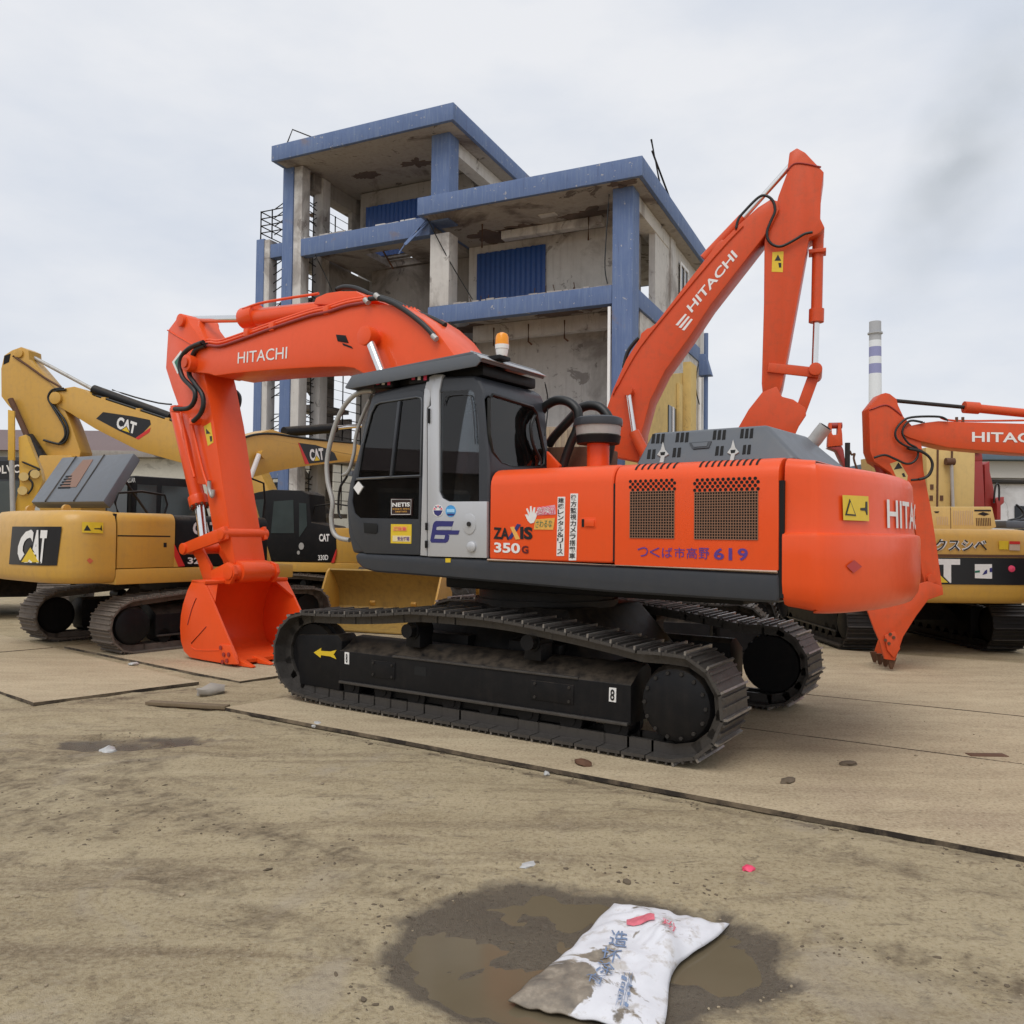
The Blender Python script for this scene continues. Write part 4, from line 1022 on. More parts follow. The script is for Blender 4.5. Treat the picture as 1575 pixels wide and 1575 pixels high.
# front handrail and mirror arm
tube('handrail', [UF.y(p[0], p[1], 1.40) for p in Z5([(330, 444), (260, 446), (190, 478), (120, 560), (60, 700), (15, 900), (18, 1050), (50, 1190), (42, 1300), (55, 1390), (95, 1432), (165, 1446)])], 0.026, GALV, cab, sub=5)
tube('handrail', [UF.y(p[0], p[1], 1.30) for p in Z5([(316, 470), (240, 640), (205, 760), (195, 860), (160, 980), (120, 1010)])], 0.02, GALV, cab, sub=4)
tube('handrail', [UF.y(p[0], p[1], 1.30) for p in Z5([(215, 670), (85, 682)])], 0.012, GALV, cab, sub=1)
tube('mirror_cable', [UF.y(p[0], p[1], 1.25) for p in Z5([(200, 860), (150, 1010), (100, 1100), (90, 1250), (110, 1300)])], 0.014, RUBBER, cab)
slab('mirror', UF, 'y', 1.3, Z5([(150, 975), (185, 985), (182, 1020), (130, 1010)]), 1.1, GREYL, cab, 0.01)

# ------------------------------------------------------------------ side panels, grilles
Z6 = lambda l: q(730, 600, 4.375, l)
Z7 = lambda l: q(960, 600, 3.15, l)
x_f, x_m, x_r = UF.y(751, 800, 1.49).x, UF.y(944, 800, 1.49).x, UF.y(1200, 800, 1.49).x
def body_section(x0, x1, zb_, zt, yy=1.49, r=0.16):
    P = [(yy, zb_), (yy, zt - r)] + [(yy - r + r * math.cos(a), zt - r + r * math.sin(a)) for a in (R(18), R(36), R(54), R(72), R(90))] + [(0.36, zt), (0.36, zb_)]
    return [(x0, p[0], p[1]) for p in P], [(x1, p[0], p[1]) for p in P]
zt_ = 2.385
a_, b_ = body_section(x_f - 0.012, x_m + 0.008, 1.545, zt_); front_panel = prism('front_side_panel', a_, b_, ORANGE, ex, 0.03, 3)
a_, b_ = body_section(x_m - 0.008, x_r + 0.014, 1.53, zt_ - 0.004); rear_panel = prism('rear_side_panel', a_, b_, ORANGE, ex, 0.012, 3)
boxes('panel_gap', [(x_m - 0.03, x_m + 0.03, 1.40, 1.478, 1.56, zt_ - 0.17), (x_m - 0.03, x_m + 0.03, 0.5, 1.33, 1.56, zt_ - 0.015)], DARK, ex, 0)
tube('panel_trim', [(x_f, 1.493, 1.538), (x_r + 0.02, 1.493, 1.522)], 0.011, CREAM, ex, sub=1)
# far half of the engine house
box('engine_house', x_r, 1.3, -1.49, -0.42, 1.53, 2.35, ORANGE, ex, 0.08)
box('engine_bay', x_r, -0.6, -0.42, 0.36, 1.53, 2.3, BLACKP, ex, 0.02)
Y0 = 1.49
ptext('lettering', UF, 'y', Y0, 'ZA', Z6([(128, 1000)])[0], Z6([(235, 1008)])[0], Z6([(128, 922)])[0], BLACKT, front_panel, 0.005, 0.035)
ptext('lettering', UF, 'y', Y0, 'IS', Z6([(308, 1003)])[0], Z6([(392, 1007)])[0], Z6([(308, 918)])[0], BLACKT, front_panel, 0.005, 0.045)
decal('lettering', UF, 'y', Y0, Z6([(222, 1000), (246, 1003), (310, 905), (286, 900)]), NAVY, front_panel, 0.005)
decal('lettering', UF, 'y', Y0, Z6([(238, 922), (262, 918), (304, 1003), (276, 1006)]), mat_flat('pale_orange_print', (0.80, 0.42, 0.10), 0.4), front_panel, 0.0065)
ptext('lettering', UF, 'y', Y0, '350', Z6([(133, 1092)])[0], Z6([(308, 1100)])[0], Z6([(133, 1024)])[0], WHITE, front_panel, 0.005, 0.03)
ptext('lettering', UF, 'y', Y0, 'G', Z6([(318, 1098)])[0], Z6([(364, 1101)])[0], Z6([(318, 1046)])[0], mat_flat('maroon_print', (0.12, 0.008, 0.01), 0.4), front_panel, 0.005, 0.04)
# hand sign and warning strip
hand = decal('hand_print', UF, 'y', Y0, Z6([(345, 852), (338, 838), (352, 836), (366, 850), (346, 800), (354, 794), (372, 832), (372, 782), (382, 780), (386, 830), (398, 788), (408, 790), (404, 836), (418, 812), (424, 820), (412, 860), (398, 892), (376, 898), (358, 880)]), WHITE, front_panel, 0.005)
dg = decal('danger_sticker', UF, 'y', Y0, Z6([(418, 790), (540, 772), (545, 836), (420, 842)]), mat_flat('pale_pink_print', (0.72, 0.35, 0.42), 0.4), front_panel, 0.004)
ptext('danger_lettering', UF, 'y', Y0, '危険!!', Z6([(416, 838)])[0], Z6([(536, 836)])[0], Z6([(420, 782)])[0], PINK, dg, 0.007, 0.035)
ptext('danger_lettering', UF, 'y', Y0, '危険!!', Z6([(420, 833)])[0], Z6([(532, 830)])[0], Z6([(424, 788)])[0], WHITE, dg, 0.009, 0.0)
dg = decal('approach_sticker', UF, 'y', Y0, Z6([(408, 870), (540, 860), (528, 940), (398, 938)]), ORANGES, front_panel, 0.005)
ptext('approach_lettering', UF, 'y', Y0, 'さわるな', Z6([(412, 926)])[0], Z6([(522, 922)])[0], Z6([(416, 878)])[0], GREENP, dg, 0.008, 0.0)
# two vertical strips of lettering, each character on its own white ground
def vert_strip(s, x0, x1, ytop, ybot, dx):
    n = len(s)
    bg = decal('strip_sticker', UF, 'y', Y0, Z6([(x0 - 5, ytop - 8), (x1 + 5, ytop - 8), (x1 + dx + 5, ybot + 6), (x0 + dx - 5, ybot + 6)]), WHITE, front_panel, 0.004)
    for i, ch in enumerate(s):
        t0 = ytop + (ybot - ytop) * i / n; t1 = ytop + (ybot - ytop) * (i + 0.86) / n; d = dx * i / n
        if ch == 'ー':
            decal('strip_lettering', UF, 'y', Y0, Z6([((x0 + x1) / 2 - 3 + d, t0), ((x0 + x1) / 2 + 3 + d, t0), ((x0 + x1) / 2 + 3 + d, t1), ((x0 + x1) / 2 - 3 + d, t1)]), BLACKT, bg, 0.007); continue
        ptext('strip_lettering', UF, 'y', Y0, ch, Z6([(x0 + d, t1)])[0], Z6([(x1 + d, t1)])[0], Z6([(x0 + d, t0)])[0], BLACKT, bg, 0.007, 0.015)
vert_strip('建機レンタル＆リース', 564, 604, 726, 1110, -8)
vert_strip('後方監視カメラ搭載車', 650, 690, 704, 1140, -12)
lt = slab('latch_recess', UF, 'y', Y0 + 0.003, Z6([(712, 858), (815, 858), (818, 928), (715, 926)]), Y0 - 0.02, ORANGE, front_panel, 0.002)
slab('latch', UF, 'y', Y0 + 0.016, Z6([(740, 872), (802, 872), (802, 918), (740, 916)]), Y0 - 0.01, ORANGE, lt, 0.006)
slab('latch_dark_slot', UF, 'y', Y0 + 0.006, Z6([(720, 868), (736, 868), (736, 922), (720, 920)]), Y0 - 0.01, DARK, lt, 0)  # dark strip put in for the shaded gap beside the latch
# mesh grilles: dark opening, lattice and punched holes
def grille(u0, u1, v0, v1, h0, nx_, ny_):
    P = [UF.y(*Z7([(u, v)])[0], Y0) for u, v in ((u0, v0), (u1, v1))]
    xa, xb, za, zb2 = P[0].x, P[1].x, P[1].z, P[0].z
    g = box('grille_opening', xb, xa, Y0 - 0.05, Y0 + 0.0025, za, zb2, DARK, rear_panel, 0)
    bm = bmesh.new()
    for i in range(nx_ + 1):
        x = xb + (xa - xb) * i / nx_; add_box(bm, x - 0.0028, x + 0.0028, Y0, Y0 + 0.006, za, zb2)
    for i in range(ny_ + 1):
        z = za + (zb2 - za) * i / ny_; add_box(bm, xb, xa, Y0, Y0 + 0.0068, z - 0.0028, z + 0.0028)
    o = obj('lattice', finish(bm, 'lattice'), g, LATT); o['kind'] = 'stuff'
    bm = bmesh.new(); zt2 = UF.y(*Z7([(u0, h0)])[0], Y0).z
    rows = 4; st = (zt2 - zb2) / rows
    for r_ in range(rows):
        for i in range(nx_ // 2 + 1):
            x = xb + (xa - xb) * (i * 2 + (r_ % 2)) / nx_
            if x > xa + 0.01: continue
            add_cyl(bm, (x, Y0 - 0.03, zb2 + st * (r_ + 0.6)), (x, Y0 + 0.003, zb2 + st * (r_ + 0.6)), 0.0135, n=10)
    o = obj('punched_holes', finish(bm, 'punched_holes', smooth=False), g, DARK); o['kind'] = 'stuff'
    return xa, xb
g1 = grille(30, 243, 492, 718, 437, 17, 17); g2 = grille(342, 648, 495, 725, 430, 24, 17)
for (xa, xb) in (g1, g2):
    bm = bmesh.new(); n = int((xa - xb) / 0.050)
    for i in range(n):
        x = xb + (i + 0.5) * (xa - xb) / n
        for k in range(4):
            a0, a1 = R(40 + k * 12), R(52 + k * 12); r = 0.16; ym, zm = 1.49 - r, zt_ - 0.004 - r
            pts = [(x - 0.009, ym + (r + .003) * math.cos(a0), zm + (r + .003) * math.sin(a0)), (x + 0.009, ym + (r + .003) * math.cos(a0), zm + (r + .003) * math.sin(a0)),
                   (x + 0.009, ym + (r + .003) * math.cos(a1), zm + (r + .003) * math.sin(a1)), (x - 0.009, ym + (r + .003) * math.cos(a1), zm + (r + .003) * math.sin(a1))]
            bm.faces.new([bm.verts.new(p) for p in pts])
    o = obj('louvre_slots', finish(bm, 'louvre_slots', smooth=False), rear_panel, DARK); o['kind'] = 'stuff'
lk = decal('white_tag', UF, 'y', Y0 - 0.002, Z7([(558, 508), (630, 512), (628, 618), (552, 616)]), mat_flat('pale_grey_print', (0.30, 0.24, 0.21), 0.5), rear_panel, 0.003)
for txt, a, b in (('つくば市高野', 62, 418), ('619', 432, 605)):
    st_ = (b - a) / len(txt)
    for i, ch_ in enumerate(txt):
        u0, u1 = a + st_ * (i + 0.06), a + st_ * (i + (0.92 if ch_ != '1' else 0.60)); u0 += 14 if ch_ == '1' else 0
        ptext('address_character', UF, 'y', Y0, ch_, Z7([(u0, 806 + (u0 - 62) * 0.04)])[0], Z7([(u1, 806 + (u1 - 62) * 0.04)])[0], Z7([(u0, 760 + (u0 - 62) * 0.012)])[0], BLUEP, rear_panel, 0.005, 0.02 if len(txt) == 3 else 0.004)
# grey hood with slots and toggle latches
def hp(u, v, y): return UF.y(*Z7([(u, v)])[0], y)
hb0, hb1 = hp(48, 358, 1.30), hp(785, 335, 1.30); ht0, ht1 = hp(135, 205, 1.12), hp(690, 168, 1.12)
zh0, zh1 = zt_ - 0.02, (ht0.z + ht1.z) / 2
hood_a = [(hb0.x, 1.30, zh0), (ht0.x + 0.0, 1.12, zh1), (ht0.x, -0.2, zh1), (hb0.x, -0.35, zh0)]
hood_b = [(hb1.x - 0.10, 1.30, zh0), (ht1.x, 1.12, zh1), (ht1.x - 0.12, 0.45, zh1 - 0.03), (hb1.x - 0.12, -0.1, zh0)]
hood = prism('hood', hood_a, hood_b, GREYL, ex, 0.04, 3)
def hood_pt(u, v):
    """point on the sloping near face of the hood"""
    a, b, c = Vector((hb0.x, 1.30, zh0)), Vector((hb1.x - 0.1, 1.30, zh0)), Vector((ht0.x, 1.12, zh1))
    n = (b - a).cross(c - a).normalized()
    if n.y < 0: n = -n
    px, py = Z7([(u, v)])[0]; d = ray(px, py); dl = Vector((d.dot(UF.f), d.dot(UF.l), d.z)); o = CAM0 - UF.o; ol = Vector((o.dot(UF.f), o.dot(UF.l), o.z))
    t = (a - ol).dot(n) / dl.dot(n)
    return ol + dl * t, n
def on_hood(name, pts, m_, par, off=0.004):
    P = [hood_pt(*p) for p in pts]; n = P[0][1]
    return prism(name, [p + n * off for p, _ in P], [p - n * 0.01 for p, _ in P], m_, par, 0)
for (u, v, k) in ((133, 213, 3), (250, 207, 3), (430, 195, 3), (563, 188, 3), (112, 288, 2), (235, 280, 2), (442, 272, 2), (574, 266, 2)):
    for i in range(k):
        uu = u + i * 23; on_hood('vent_slot', [(uu + 4, v + 2 - i), (uu + 18, v - i), (uu + 14, v + 44), (uu - 2, v + 46)], DARK, hood)
for (u, v) in ((190, 262), (530, 252)):
    lt = on_hood('toggle_latch', [(u - 28, v + 55), (u - 10, v + 30), (u, v - 8), (u + 10, v + 30), (u + 28, v + 52), (u + 8, v + 64), (u + 2, v + 92), (u - 16, v + 92), (u - 10, v + 64)], GALV, hood, 0.012)
    on_hood('latch_dark_slot', [(u - 12, v + 44), (u + 12, v + 42), (u + 8, v + 56), (u - 10, v + 58)], DARK, lt, 0.016)
on_hood('hood_handle', [(316, 258), (425, 250), (412, 282), (335, 288)], GREYP, hood, 0.010); on_hood('hood_handle_recess', [(330, 262), (408, 256), (402, 276), (340, 280)], GREYL, hood, 0.014)
# air pre-cleaner on its orange pipe
ac = hp(-80, 0, 0.55); pc = UF.y(920, 690, 0.85)
lathe('intake_pipe', [(-0.42, 0.105), (0.06, 0.105)], UF.y(920, 690, 0.85), (0, 0, 1), ORANGE, ex)
k = UF.y(920, 683, 0.85)
pcl = lathe('air_precleaner', [(0.0, 0.10), (0.0, 0.20), (0.07, 0.215), (0.08, 0.20)], k, (0, 0, 1), BLACKP, ex)
lathe('precleaner_bowl', [(0.08, 0.205), (0.17, 0.215)], k, (0, 0, 1), GALV, pcl)
lathe('precleaner_lid', [(0.165, 0.225), (0.20, 0.23), (0.235, 0.225), (0.25, 0.19), (0.25, 0.01)], k, (0, 0, 1), GREYP, pcl)
# exhaust elbow
e0 = UF.y(1252, 692, 0.1)
exh = tube('exhaust_pipe', [e0 + Vector((0.05, 0, -0.4)), e0 + Vector((0.03, 0, 0.0)), e0 + Vector((-0.02, 0, 0.10)), e0 + Vector((-0.10, 0, 0.20))], 0.062, GALV, ex, n=16)
lathe('pipe_mouth', [(0.0, 0.05), (0.006, 0.05)], e0 + Vector((-0.10, 0, 0.20)), (-0.6, 0, 0.8), DARK, exh, 16)
# ------------------------------------------------------------------ counterweight
def cw_outline(inset):
    """plan of the tail seen from above, from the near seam round to the far seam"""
    half = [(-3.07, 1.49), (-3.16, 1.49), (-3.25, 1.489), (-3.305, 1.484), (-3.345, 1.465), (-3.375, 1.425)]
    half += [(-math.sqrt(3.69 ** 2 - y * y) + 0.012 * (y / 1.4) ** 2, y) for y in (1.34, 1.25, 1.12, 0.98, 0.84, 0.70, 0.56, 0.42, 0.28, 0.14)]
    pts = [Vector((x, y, 0)) for x, y in half] + [Vector((-3.69, 0, 0))] + [Vector((x, -y, 0)) for x, y in half[::-1]]
    n = len(pts) - 1; out = []
    for i, p in enumerate(pts):
        d = (pts[min(i + 1, n)] - pts[max(i - 1, 0)]).normalized(); nn = Vector((d.y, -d.x, 0))
        out.append(p - nn * inset if 0 < i < n else p + Vector((0, -inset if i == 0 else inset, 0)))
    return out
prof = [(1.21, 0.14), (1.235, 0.06), (1.30, 0.02), (1.42, 0.0), (1.62, 0.0), (1.775, 0.0), (1.80, 0.008), (1.815, 0.045), (1.84, 0.05), (2.10, 0.055), (2.24, 0.060), (2.30, 0.066), (2.345, 0.085), (2.372, 0.13), (2.38, 0.22)]
bm = bmesh.new(); rings = []
for z, ins in prof:
    o_ = cw_outline(ins)
    n = len(o_); ring = []
    for i, p in enumerate(o_):
        t = i / (n - 1); sl = math.sin(math.pi * t) ** 0.7                  # rear half of the top falls away
        zz = z - (0.07 * sl * max(0, (z - 1.9) / 0.48)) + (0.05 * max(0, 1 - t / 0.3) ** 2 + 0.05 * max(0, t - 0.45)) * max(0, (1.62 - z) / 0.4)
        ring.append(bm.verts.new((p.x, p.y, zz)))
    rings.append(ring)
for a, b in zip(rings[:-1], rings[1:]):
    for i in range(len(a) - 1): bm.faces.new((a[i], a[i + 1], b[i + 1], b[i]))
bm.faces.new(rings[-1]); bm.faces.new(rings[0][::-1])
bm.faces.new([r[0] for r in rings] + [r[-1] for r in rings][::-1])
me = finish(bm, 'counterweight', ang=50)
cw = obj('counterweight', me, ex, ORANGE)
boxes('seam_gap', [(x_r - 0.02, x_r + 0.03, 1.3, 1.474, 1.33, 2.20), (x_r - 0.02, x_r + 0.03, -1.3, 1.31, 1.4, 2.345)], DARK, ex, 0)
CWP = [(z, i) for z, i in prof]
def cw_inset(z):
    for (z0, i0), (z1, i1) in zip(CWP[:-1], CWP[1:]):
        if z0 <= z <= z1: return i0 + (i1 - i0) * (z - z0) / (z1 - z0)
    return 0.0
def cw_surf(t, z, off):
    """point on the tail at fraction t along its plan outline and height z"""
    o_ = cw_outline(cw_inset(z)); n = len(o_) - 1
    f = max(0.0, min(n - 1e-6, t * n)); i = int(f); p = o_[i].lerp(o_[i + 1], f - i); d = (o_[i + 1] - o_[i]).normalized()
    return Vector((p.x, p.y, z)) + Vector((d.y, -d.x, 0)) * off
def cw_pix(px, py):
    """where the line of sight first meets the tail -> (t, z)"""
    best = None; R_ = ray(px, py)
    for i in range(500):
        t = 0.62 * i / 500
        p = cw_surf(t, 2.0 if py < 830 else 1.7, 0); v = UF.w((p.x, p.y, 0)) - CAM0
        e_ = abs(v.x * R_.y - v.y * R_.x)
        if best is None or e_ < best[0]: best = (e_, t, v.xy.length)
    return best[1], CAMH + R_.z * best[2] / R_.xy.length
def patch_grid(name, P, surf, m_, par, off, n=10):
    """four corners (y, z) spread as a thin sheet that follows a curved surface"""
    bm = bmesh.new(); rows = []
    for j in range(3):
        row = []
        for i in range(n + 1):
            u, v = i / n, j / 2
            y = (P[0][0] * (1 - u) + P[1][0] * u) * (1 - v) + (P[3][0] * (1 - u) + P[2][0] * u) * v
            z = (P[0][1] * (1 - u) + P[1][1] * u) * (1 - v) + (P[3][1] * (1 - u) + P[2][1] * u) * v
            row.append(bm.verts.new(surf(y, z, off)))
        rows.append(row)
    for r0, r1 in zip(rows[:-1], rows[1:]):
        for i in range(n): bm.faces.new((r0[i], r0[i + 1], r1[i + 1], r1[i]))
    return obj(name, finish(bm, name), par, m_)
ys_, zs = cw_pix(1362, 790); dz = 0.115
ye = cw_pix(1403, 790)[0]; ye = ys_ + (ye - ys_) * 1.75; z0_, z1_ = zs - dz, zs + dz
text_on('lettering', 'HITACHI', (0, 0, 0), (1, 0, 0), (0, 1, 0), (0, 0, 1), WHITE, cw, weight=0.015, fn=lambda u, v: cw_surf(ys_ + (ye - ys_) * u, z0_ + (z1_ - z0_) * v, 0.012))
def cw_patch(name, pxs, m_, off=0.012, par=None):
    P = [cw_pix(*p) for p in pxs]
    if len(P) == 4: return patch_grid(name, P, cw_surf, m_, par or cw, off)
    a = [cw_surf(y, z, off) for y, z in P]; b = [cw_surf(y, z, -0.04) for y, z in P]
    return prism(name, a, b, m_, par or cw)
Z9 = lambda l: q(1180, 680, 5.625, l)
ws = cw_patch('warning_sticker', Z9([(635, 458), (858, 470), (862, 684), (640, 675)]), YELLOWS, 0.018)
cw_patch('warning_triangle', Z9([(695, 492), (748, 640), (655, 632)]), BLACKT, 0.022, ws)
cw_patch('warning_triangle', Z9([(697, 522), (733, 626), (669, 620)]), YELLOWS, 0.025, ws)
cw_patch('warning_print', Z9([(832, 515), (845, 515), (845, 630), (838, 630), (828, 595), (785, 590), (785, 570), (828, 568)]), BLACKT, 0.022, ws)
cw_patch('red_diamond', Z9([(678, 1072), (745, 1020), (812, 1076), (740, 1132)]), REDD, 0.010)
# ------------------------------------------------------------------ boom
Z3 = lambda l: q(230, 430, 4.773, l)
ZB = lambda l: q(380, 360, 4.922, l)
BY, BYF = 0.36, -0.34
boom_px = Z3([(330, 520), (360, 495), (440, 478), (520, 480), (700, 420), (900, 350), (1200, 268), (1400, 215)]) + ZB([(760, 545), (930, 530), (1080, 535), (1200, 560), (1330, 640), (1440, 740), (1520, 850), (1600, 960)])
foot = UF.y(830, 690, BY)
lower = [(640, 640), (606, 600)] + Z3([(1500, 650), (1420, 640), (1250, 642), (900, 662), (600, 690), (480, 706), (430, 690), (330, 680), (290, 640), (275, 600), (300, 560)])
P = [UF.y(px, py, BY) for px, py in boom_px] + [Vector((0.30, BY, 2.55)), Vector((0.15, BY, 2.05)), Vector((0.35, BY, 1.9)), Vector((0.75, BY, 2.15))] + [UF.y(px, py, BY) for px, py in lower]
boom = prism('boom', P, [Vector((p.x, BYF, p.z)) for p in P], ORANGE, ex, 0.02)
ptext('lettering', UF, 'y', BY, 'HITACHI', Z3([(648, 618)])[0], Z3([(1010, 580)])[0], Z3([(652, 535)])[0], WHITE, boom, 0.006, 0.005)
slab('work_lamp', UF, 'y', BY + 0.012, Z3([(1365, 402), (1435, 408), (1458, 466), (1378, 452)]), BY - 0.02, BLACKP, boom, 0.01)
decal('lamp_shadow_bracket', UF, 'y', BY, Z3([(1415, 466), (1480, 490), (1492, 508), (1420, 482)]), BLACKP, boom, 0.006)  # flat dark strip for the lamp's bracket and the shadow under it
# pivot boss, arm foot, pipes along the top, cylinder boss
pv_ = UF.y(*Z3([(318, 620)])[0], BY)
cyl('pivot_pin', pv_ + Vector((0, 0.12, 0)), pv_ + Vector((0, -0.85, 0)), 0.13, ORANGE, boom, bevel=0.015)
cyl('pivot_cap', pv_ + Vector((0, 0.13, 0)), pv_ + Vector((0, 0.15, 0)), 0.075, ORANGE2, boom)
for dv, r_, yy in ((0, 0.024, BY - 0.03), (22, 0.022, BY + 0.02), (-18, 0.022, BY - 0.15)):
    tube('pipe', [UF.y(px, py, yy) for px, py in Z3([(360, 490 + dv), (430, 462 + dv), (520, 466 + dv), (700, 408 + dv), (900, 336 + dv), (1180, 244 + dv), (1300, 218 + dv)]) + ZB([(760, 520 + dv), (930, 492 + dv)])], r_, ORANGE if dv != 22 else RED, boom, sub=4)
for u, v in ((718, 388), (1305, 222), (905, 345)):
    c_ = UF.y(*Z3([(u, v)])[0], BY); box('pipe_clamp', c_.x - 0.05, c_.x + 0.05, BY - 0.2, BY + 0.035, c_.z - 0.06, c_.z + 0.05, ORANGE, boom, 0.01)
tube('hose', [UF.y(px, py, BY + 0.04) for px, py in ZB([(925, 492), (1000, 488), (1100, 520), (1200, 580), (1300, 655), (1370, 720), (1415, 770)])], 0.032, RUBBER, boom, sub=5, n=10)
tube('hose', [UF.y(px, py, 0.0) for px, py in ZB([(680, 420), (740, 402), (830, 412), (940, 460), (1080, 500), (1250, 580), (1400, 640), (1500, 690)])], 0.035, RUBBER, boom, sub=5, n=10)
for d_ in (0, 26, 60, 85):
    tube('pipe', [UF.y(px, py, BY - 0.05 - d_ * 0.004) for px, py in ZB([(1180 + d_, 548 + d_ * 0.2), (1300 + d_, 640 + d_ * 0.1), (1420 + d_, 760), (1560 + d_, 905)])], 0.022, ORANGE, boom, sub=4)
for u, v in ((1420, 780), (985, 470), (905, 505)):
    c_ = UF.y(*ZB([(u, v)])[0], BY + 0.05); cyl('hose_fitting', c_ + Vector((0.03, 0, 0.02)), c_ - Vector((0.03, 0, 0.03)), 0.034, GALV, boom)
# stick cylinder on top
sa, sb = UF.y(300, 498, 0.0), UF.y(378, 490, 0.0); sc_ = UF.y(500, 468, 0.0); sd = UF.y(575, 470, 0.0)
cy1 = cyl('stick_cylinder', sb, sd, 0.13, ORANGE, ex, bevel=0.01)
cyl('cylinder_head', sb + Vector((0.02, 0, 0)), sb - Vector((0.3, 0, -0.01)), 0.165, ORANGE, cy1, bevel=0.015)
cyl('rod', UF.y(276, 492, 0.0), sb, 0.058, CHROME, cy1)
tube('cylinder_pipe', [sb + Vector((-0.1, 0.12, 0.1)), sb + Vector((-0.6, 0.13, 0.12)), sc_ + Vector((0, 0.12, 0.12))], 0.02, ORANGE, cy1)
prism('cylinder_bracket', [UF.y(px, py, 0.2) for px, py in ZB([(500, 530), (520, 480), (600, 445), (700, 430), (820, 430), (930, 490), (760, 545)])], [Vector((p.x, -0.2, p.z)) for p in [UF.y(px, py, 0.2) for px, py in ZB([(500, 530), (520, 480), (600, 445), (700, 430), (820, 430), (930, 490), (760, 545)])]], ORANGE, boom, 0.02)
# boom lift cylinders
ba = UF.y(*ZB([(915, 775)])[0], BY + 0.14)
for yy in (BY + 0.14, BYF - 0.14):
    a = Vector((ba.x, yy, ba.z)); b = Vector((1.15, yy, 1.95)); m_ = a.lerp(b, 0.52)
    c_ = cyl('lift_cylinder', m_, b, 0.12, ORANGE, ex, bevel=0.01)
    cyl('rod', a, m_, 0.055, CHROME, c_); cyl('rod_eye', a + Vector((0, 0.07, 0)), a - Vector((0, 0.07, 0)), 0.12, ORANGE, c_, bevel=0.01)
cyl('cross_pin', (ba.x, BY + 0.2, ba.z), (ba.x, BYF - 0.2, ba.z), 0.09, ORANGE, boom)
# ------------------------------------------------------------------ arm
Z4 = lambda l: q(240, 740, 5.25, l)
AY, AYF = 0.27, -0.27
arm_px = Z3([(200, 285), (240, 258), (275, 270), (300, 330), (380, 440), (395, 520), (410, 620), (400, 700), (410, 740), (470, 1050), (545, 1570)]) + Z4([(640, 690), (600, 690), (560, 600), (500, 500), (460, 400), (425, 200), (405, 30)]) + Z3([(350, 1500), (300, 1200), (215, 940), (165, 800), (118, 650), (135, 370)])
arm = slab('arm', UF, 'y', AY, arm_px, AYF, ORANGE, ex, 0.018)
decal('yellow_label', UF, 'y', AY, Z3([(398, 1078), (448, 1048), (468, 1195), (428, 1222)]), YELLOWS, arm, 0.004)
decal('label_print', UF, 'y', AY + 0.004, Z3([(414, 1095), (446, 1130), (416, 1132)]), BLACKT, arm, 0.004)
decal('label_print', UF, 'y', AY + 0.004, Z3([(440, 1150), (456, 1148), (458, 1185), (446, 1190)]), BLACKT, arm, 0.004)
decal('green_diamond', UF, 'y', AY, Z3([(165, 605), (230, 520), (265, 610), (205, 695)]), WHITE, arm, 0.003)
decal('green_diamond', UF, 'y', AY + 0.003, Z3([(182, 605), (228, 545), (250, 610), (208, 672)]), GREENP, arm, 0.003)
tube('weld_bead', [UF.y(px, py, AY + 0.003) for px, py in Z3([(132, 372), (230, 430), (320, 480)])], 0.012, ORANGE, arm, sub=3, n=6)
cyl('arm_pin', UF.y(276, 492, AY + 0.05), UF.y(276, 492, AY + 0.05) - Vector((0, 0.64, 0)), 0.10, ORANGE, arm, bevel=0.01)
# hoses looping from boom to arm
for L_, yy in (([(395, 460), (300, 500), (240, 560), (222, 640), (245, 720), (300, 780), (335, 830), (325, 900), (280, 945), (185, 950)], AY + 0.16), ([(420, 480), (330, 530), (290, 680), (330, 760), (385, 840), (395, 920), (370, 990), (320, 1040)], AY + 0.12)):
    tube('hose', [UF.y(px, py, yy) for px, py in Z3(L_)], 0.036, RUBBER, arm, sub=6, n=10)
tube('hose', [UF.y(px, py, AYF - 0.1) for px, py in Z3([(500, 740), (590, 800), (650, 850), (650, 920), (615, 980)])], 0.045, RUBBER, arm, sub=5, n=10)
for u, v in ((180, 948), (318, 1040)):
    c_ = UF.y(*Z3([(u, v)])[0], AY + 0.1); box('hose_fitting', c_.x - 0.06, c_.x + 0.06, AY - 0.02, AY + 0.13, c_.z - 0.05, c_.z + 0.05, ORANGE, arm, 0.01)
for L_ in ([(310, 1050), (330, 1150), (390, 1400), (430, 1520)], [(225, 960), (245, 1060), (290, 1300), (330, 1450)]):
    tube('pipe', [UF.y(px, py, AY + 0.05) for px, py in Z3(L_)], 0.022, ORANGE, arm, sub=3)
c_ = UF.y(*Z4([(430, 60)])[0], AY + 0.06); tube('grease_hose', [c_ + Vector((0, 0, 0.12)), c_, c_ + Vector((-0.08, 0, -0.12)), c_ + Vector((-0.1, 0, -0.02))], 0.03, GALV, arm)
# bucket cylinder in front of the arm, links, bucket
c0_, c1_, c2_ = UF.y(272, 628, 0.02), UF.y(307, 778, 0.02), UF.y(318, 832, 0.02)
bcyl = cyl('bucket_cylinder', c0_, c1_, 0.115, ORANGE, ex, bevel=0.01)
cyl('cylinder_head', c1_ + (c0_ - c1_).normalized() * 0.16, c1_, 0.15, ORANGE, bcyl, bevel=0.015)
bm = bmesh.new()
for k in range(10):
    a = 2 * math.pi * k / 10; d = (c1_ - c0_).normalized(); s_, t_ = basis(d); p = c1_ + (s_ * math.cos(a) + t_ * math.sin(a)) * 0.135
    add_cyl(bm, p - d * 0.005, p + d * 0.035, 0.02, n=6)
obj('bolts', finish(bm, 'bolts'), bcyl, RUST)['kind'] = 'stuff'
kn = UF.y(*Z4([(275, 545)])[0], 0.26); kn = Vector((kn.x, 0.02, kn.z))
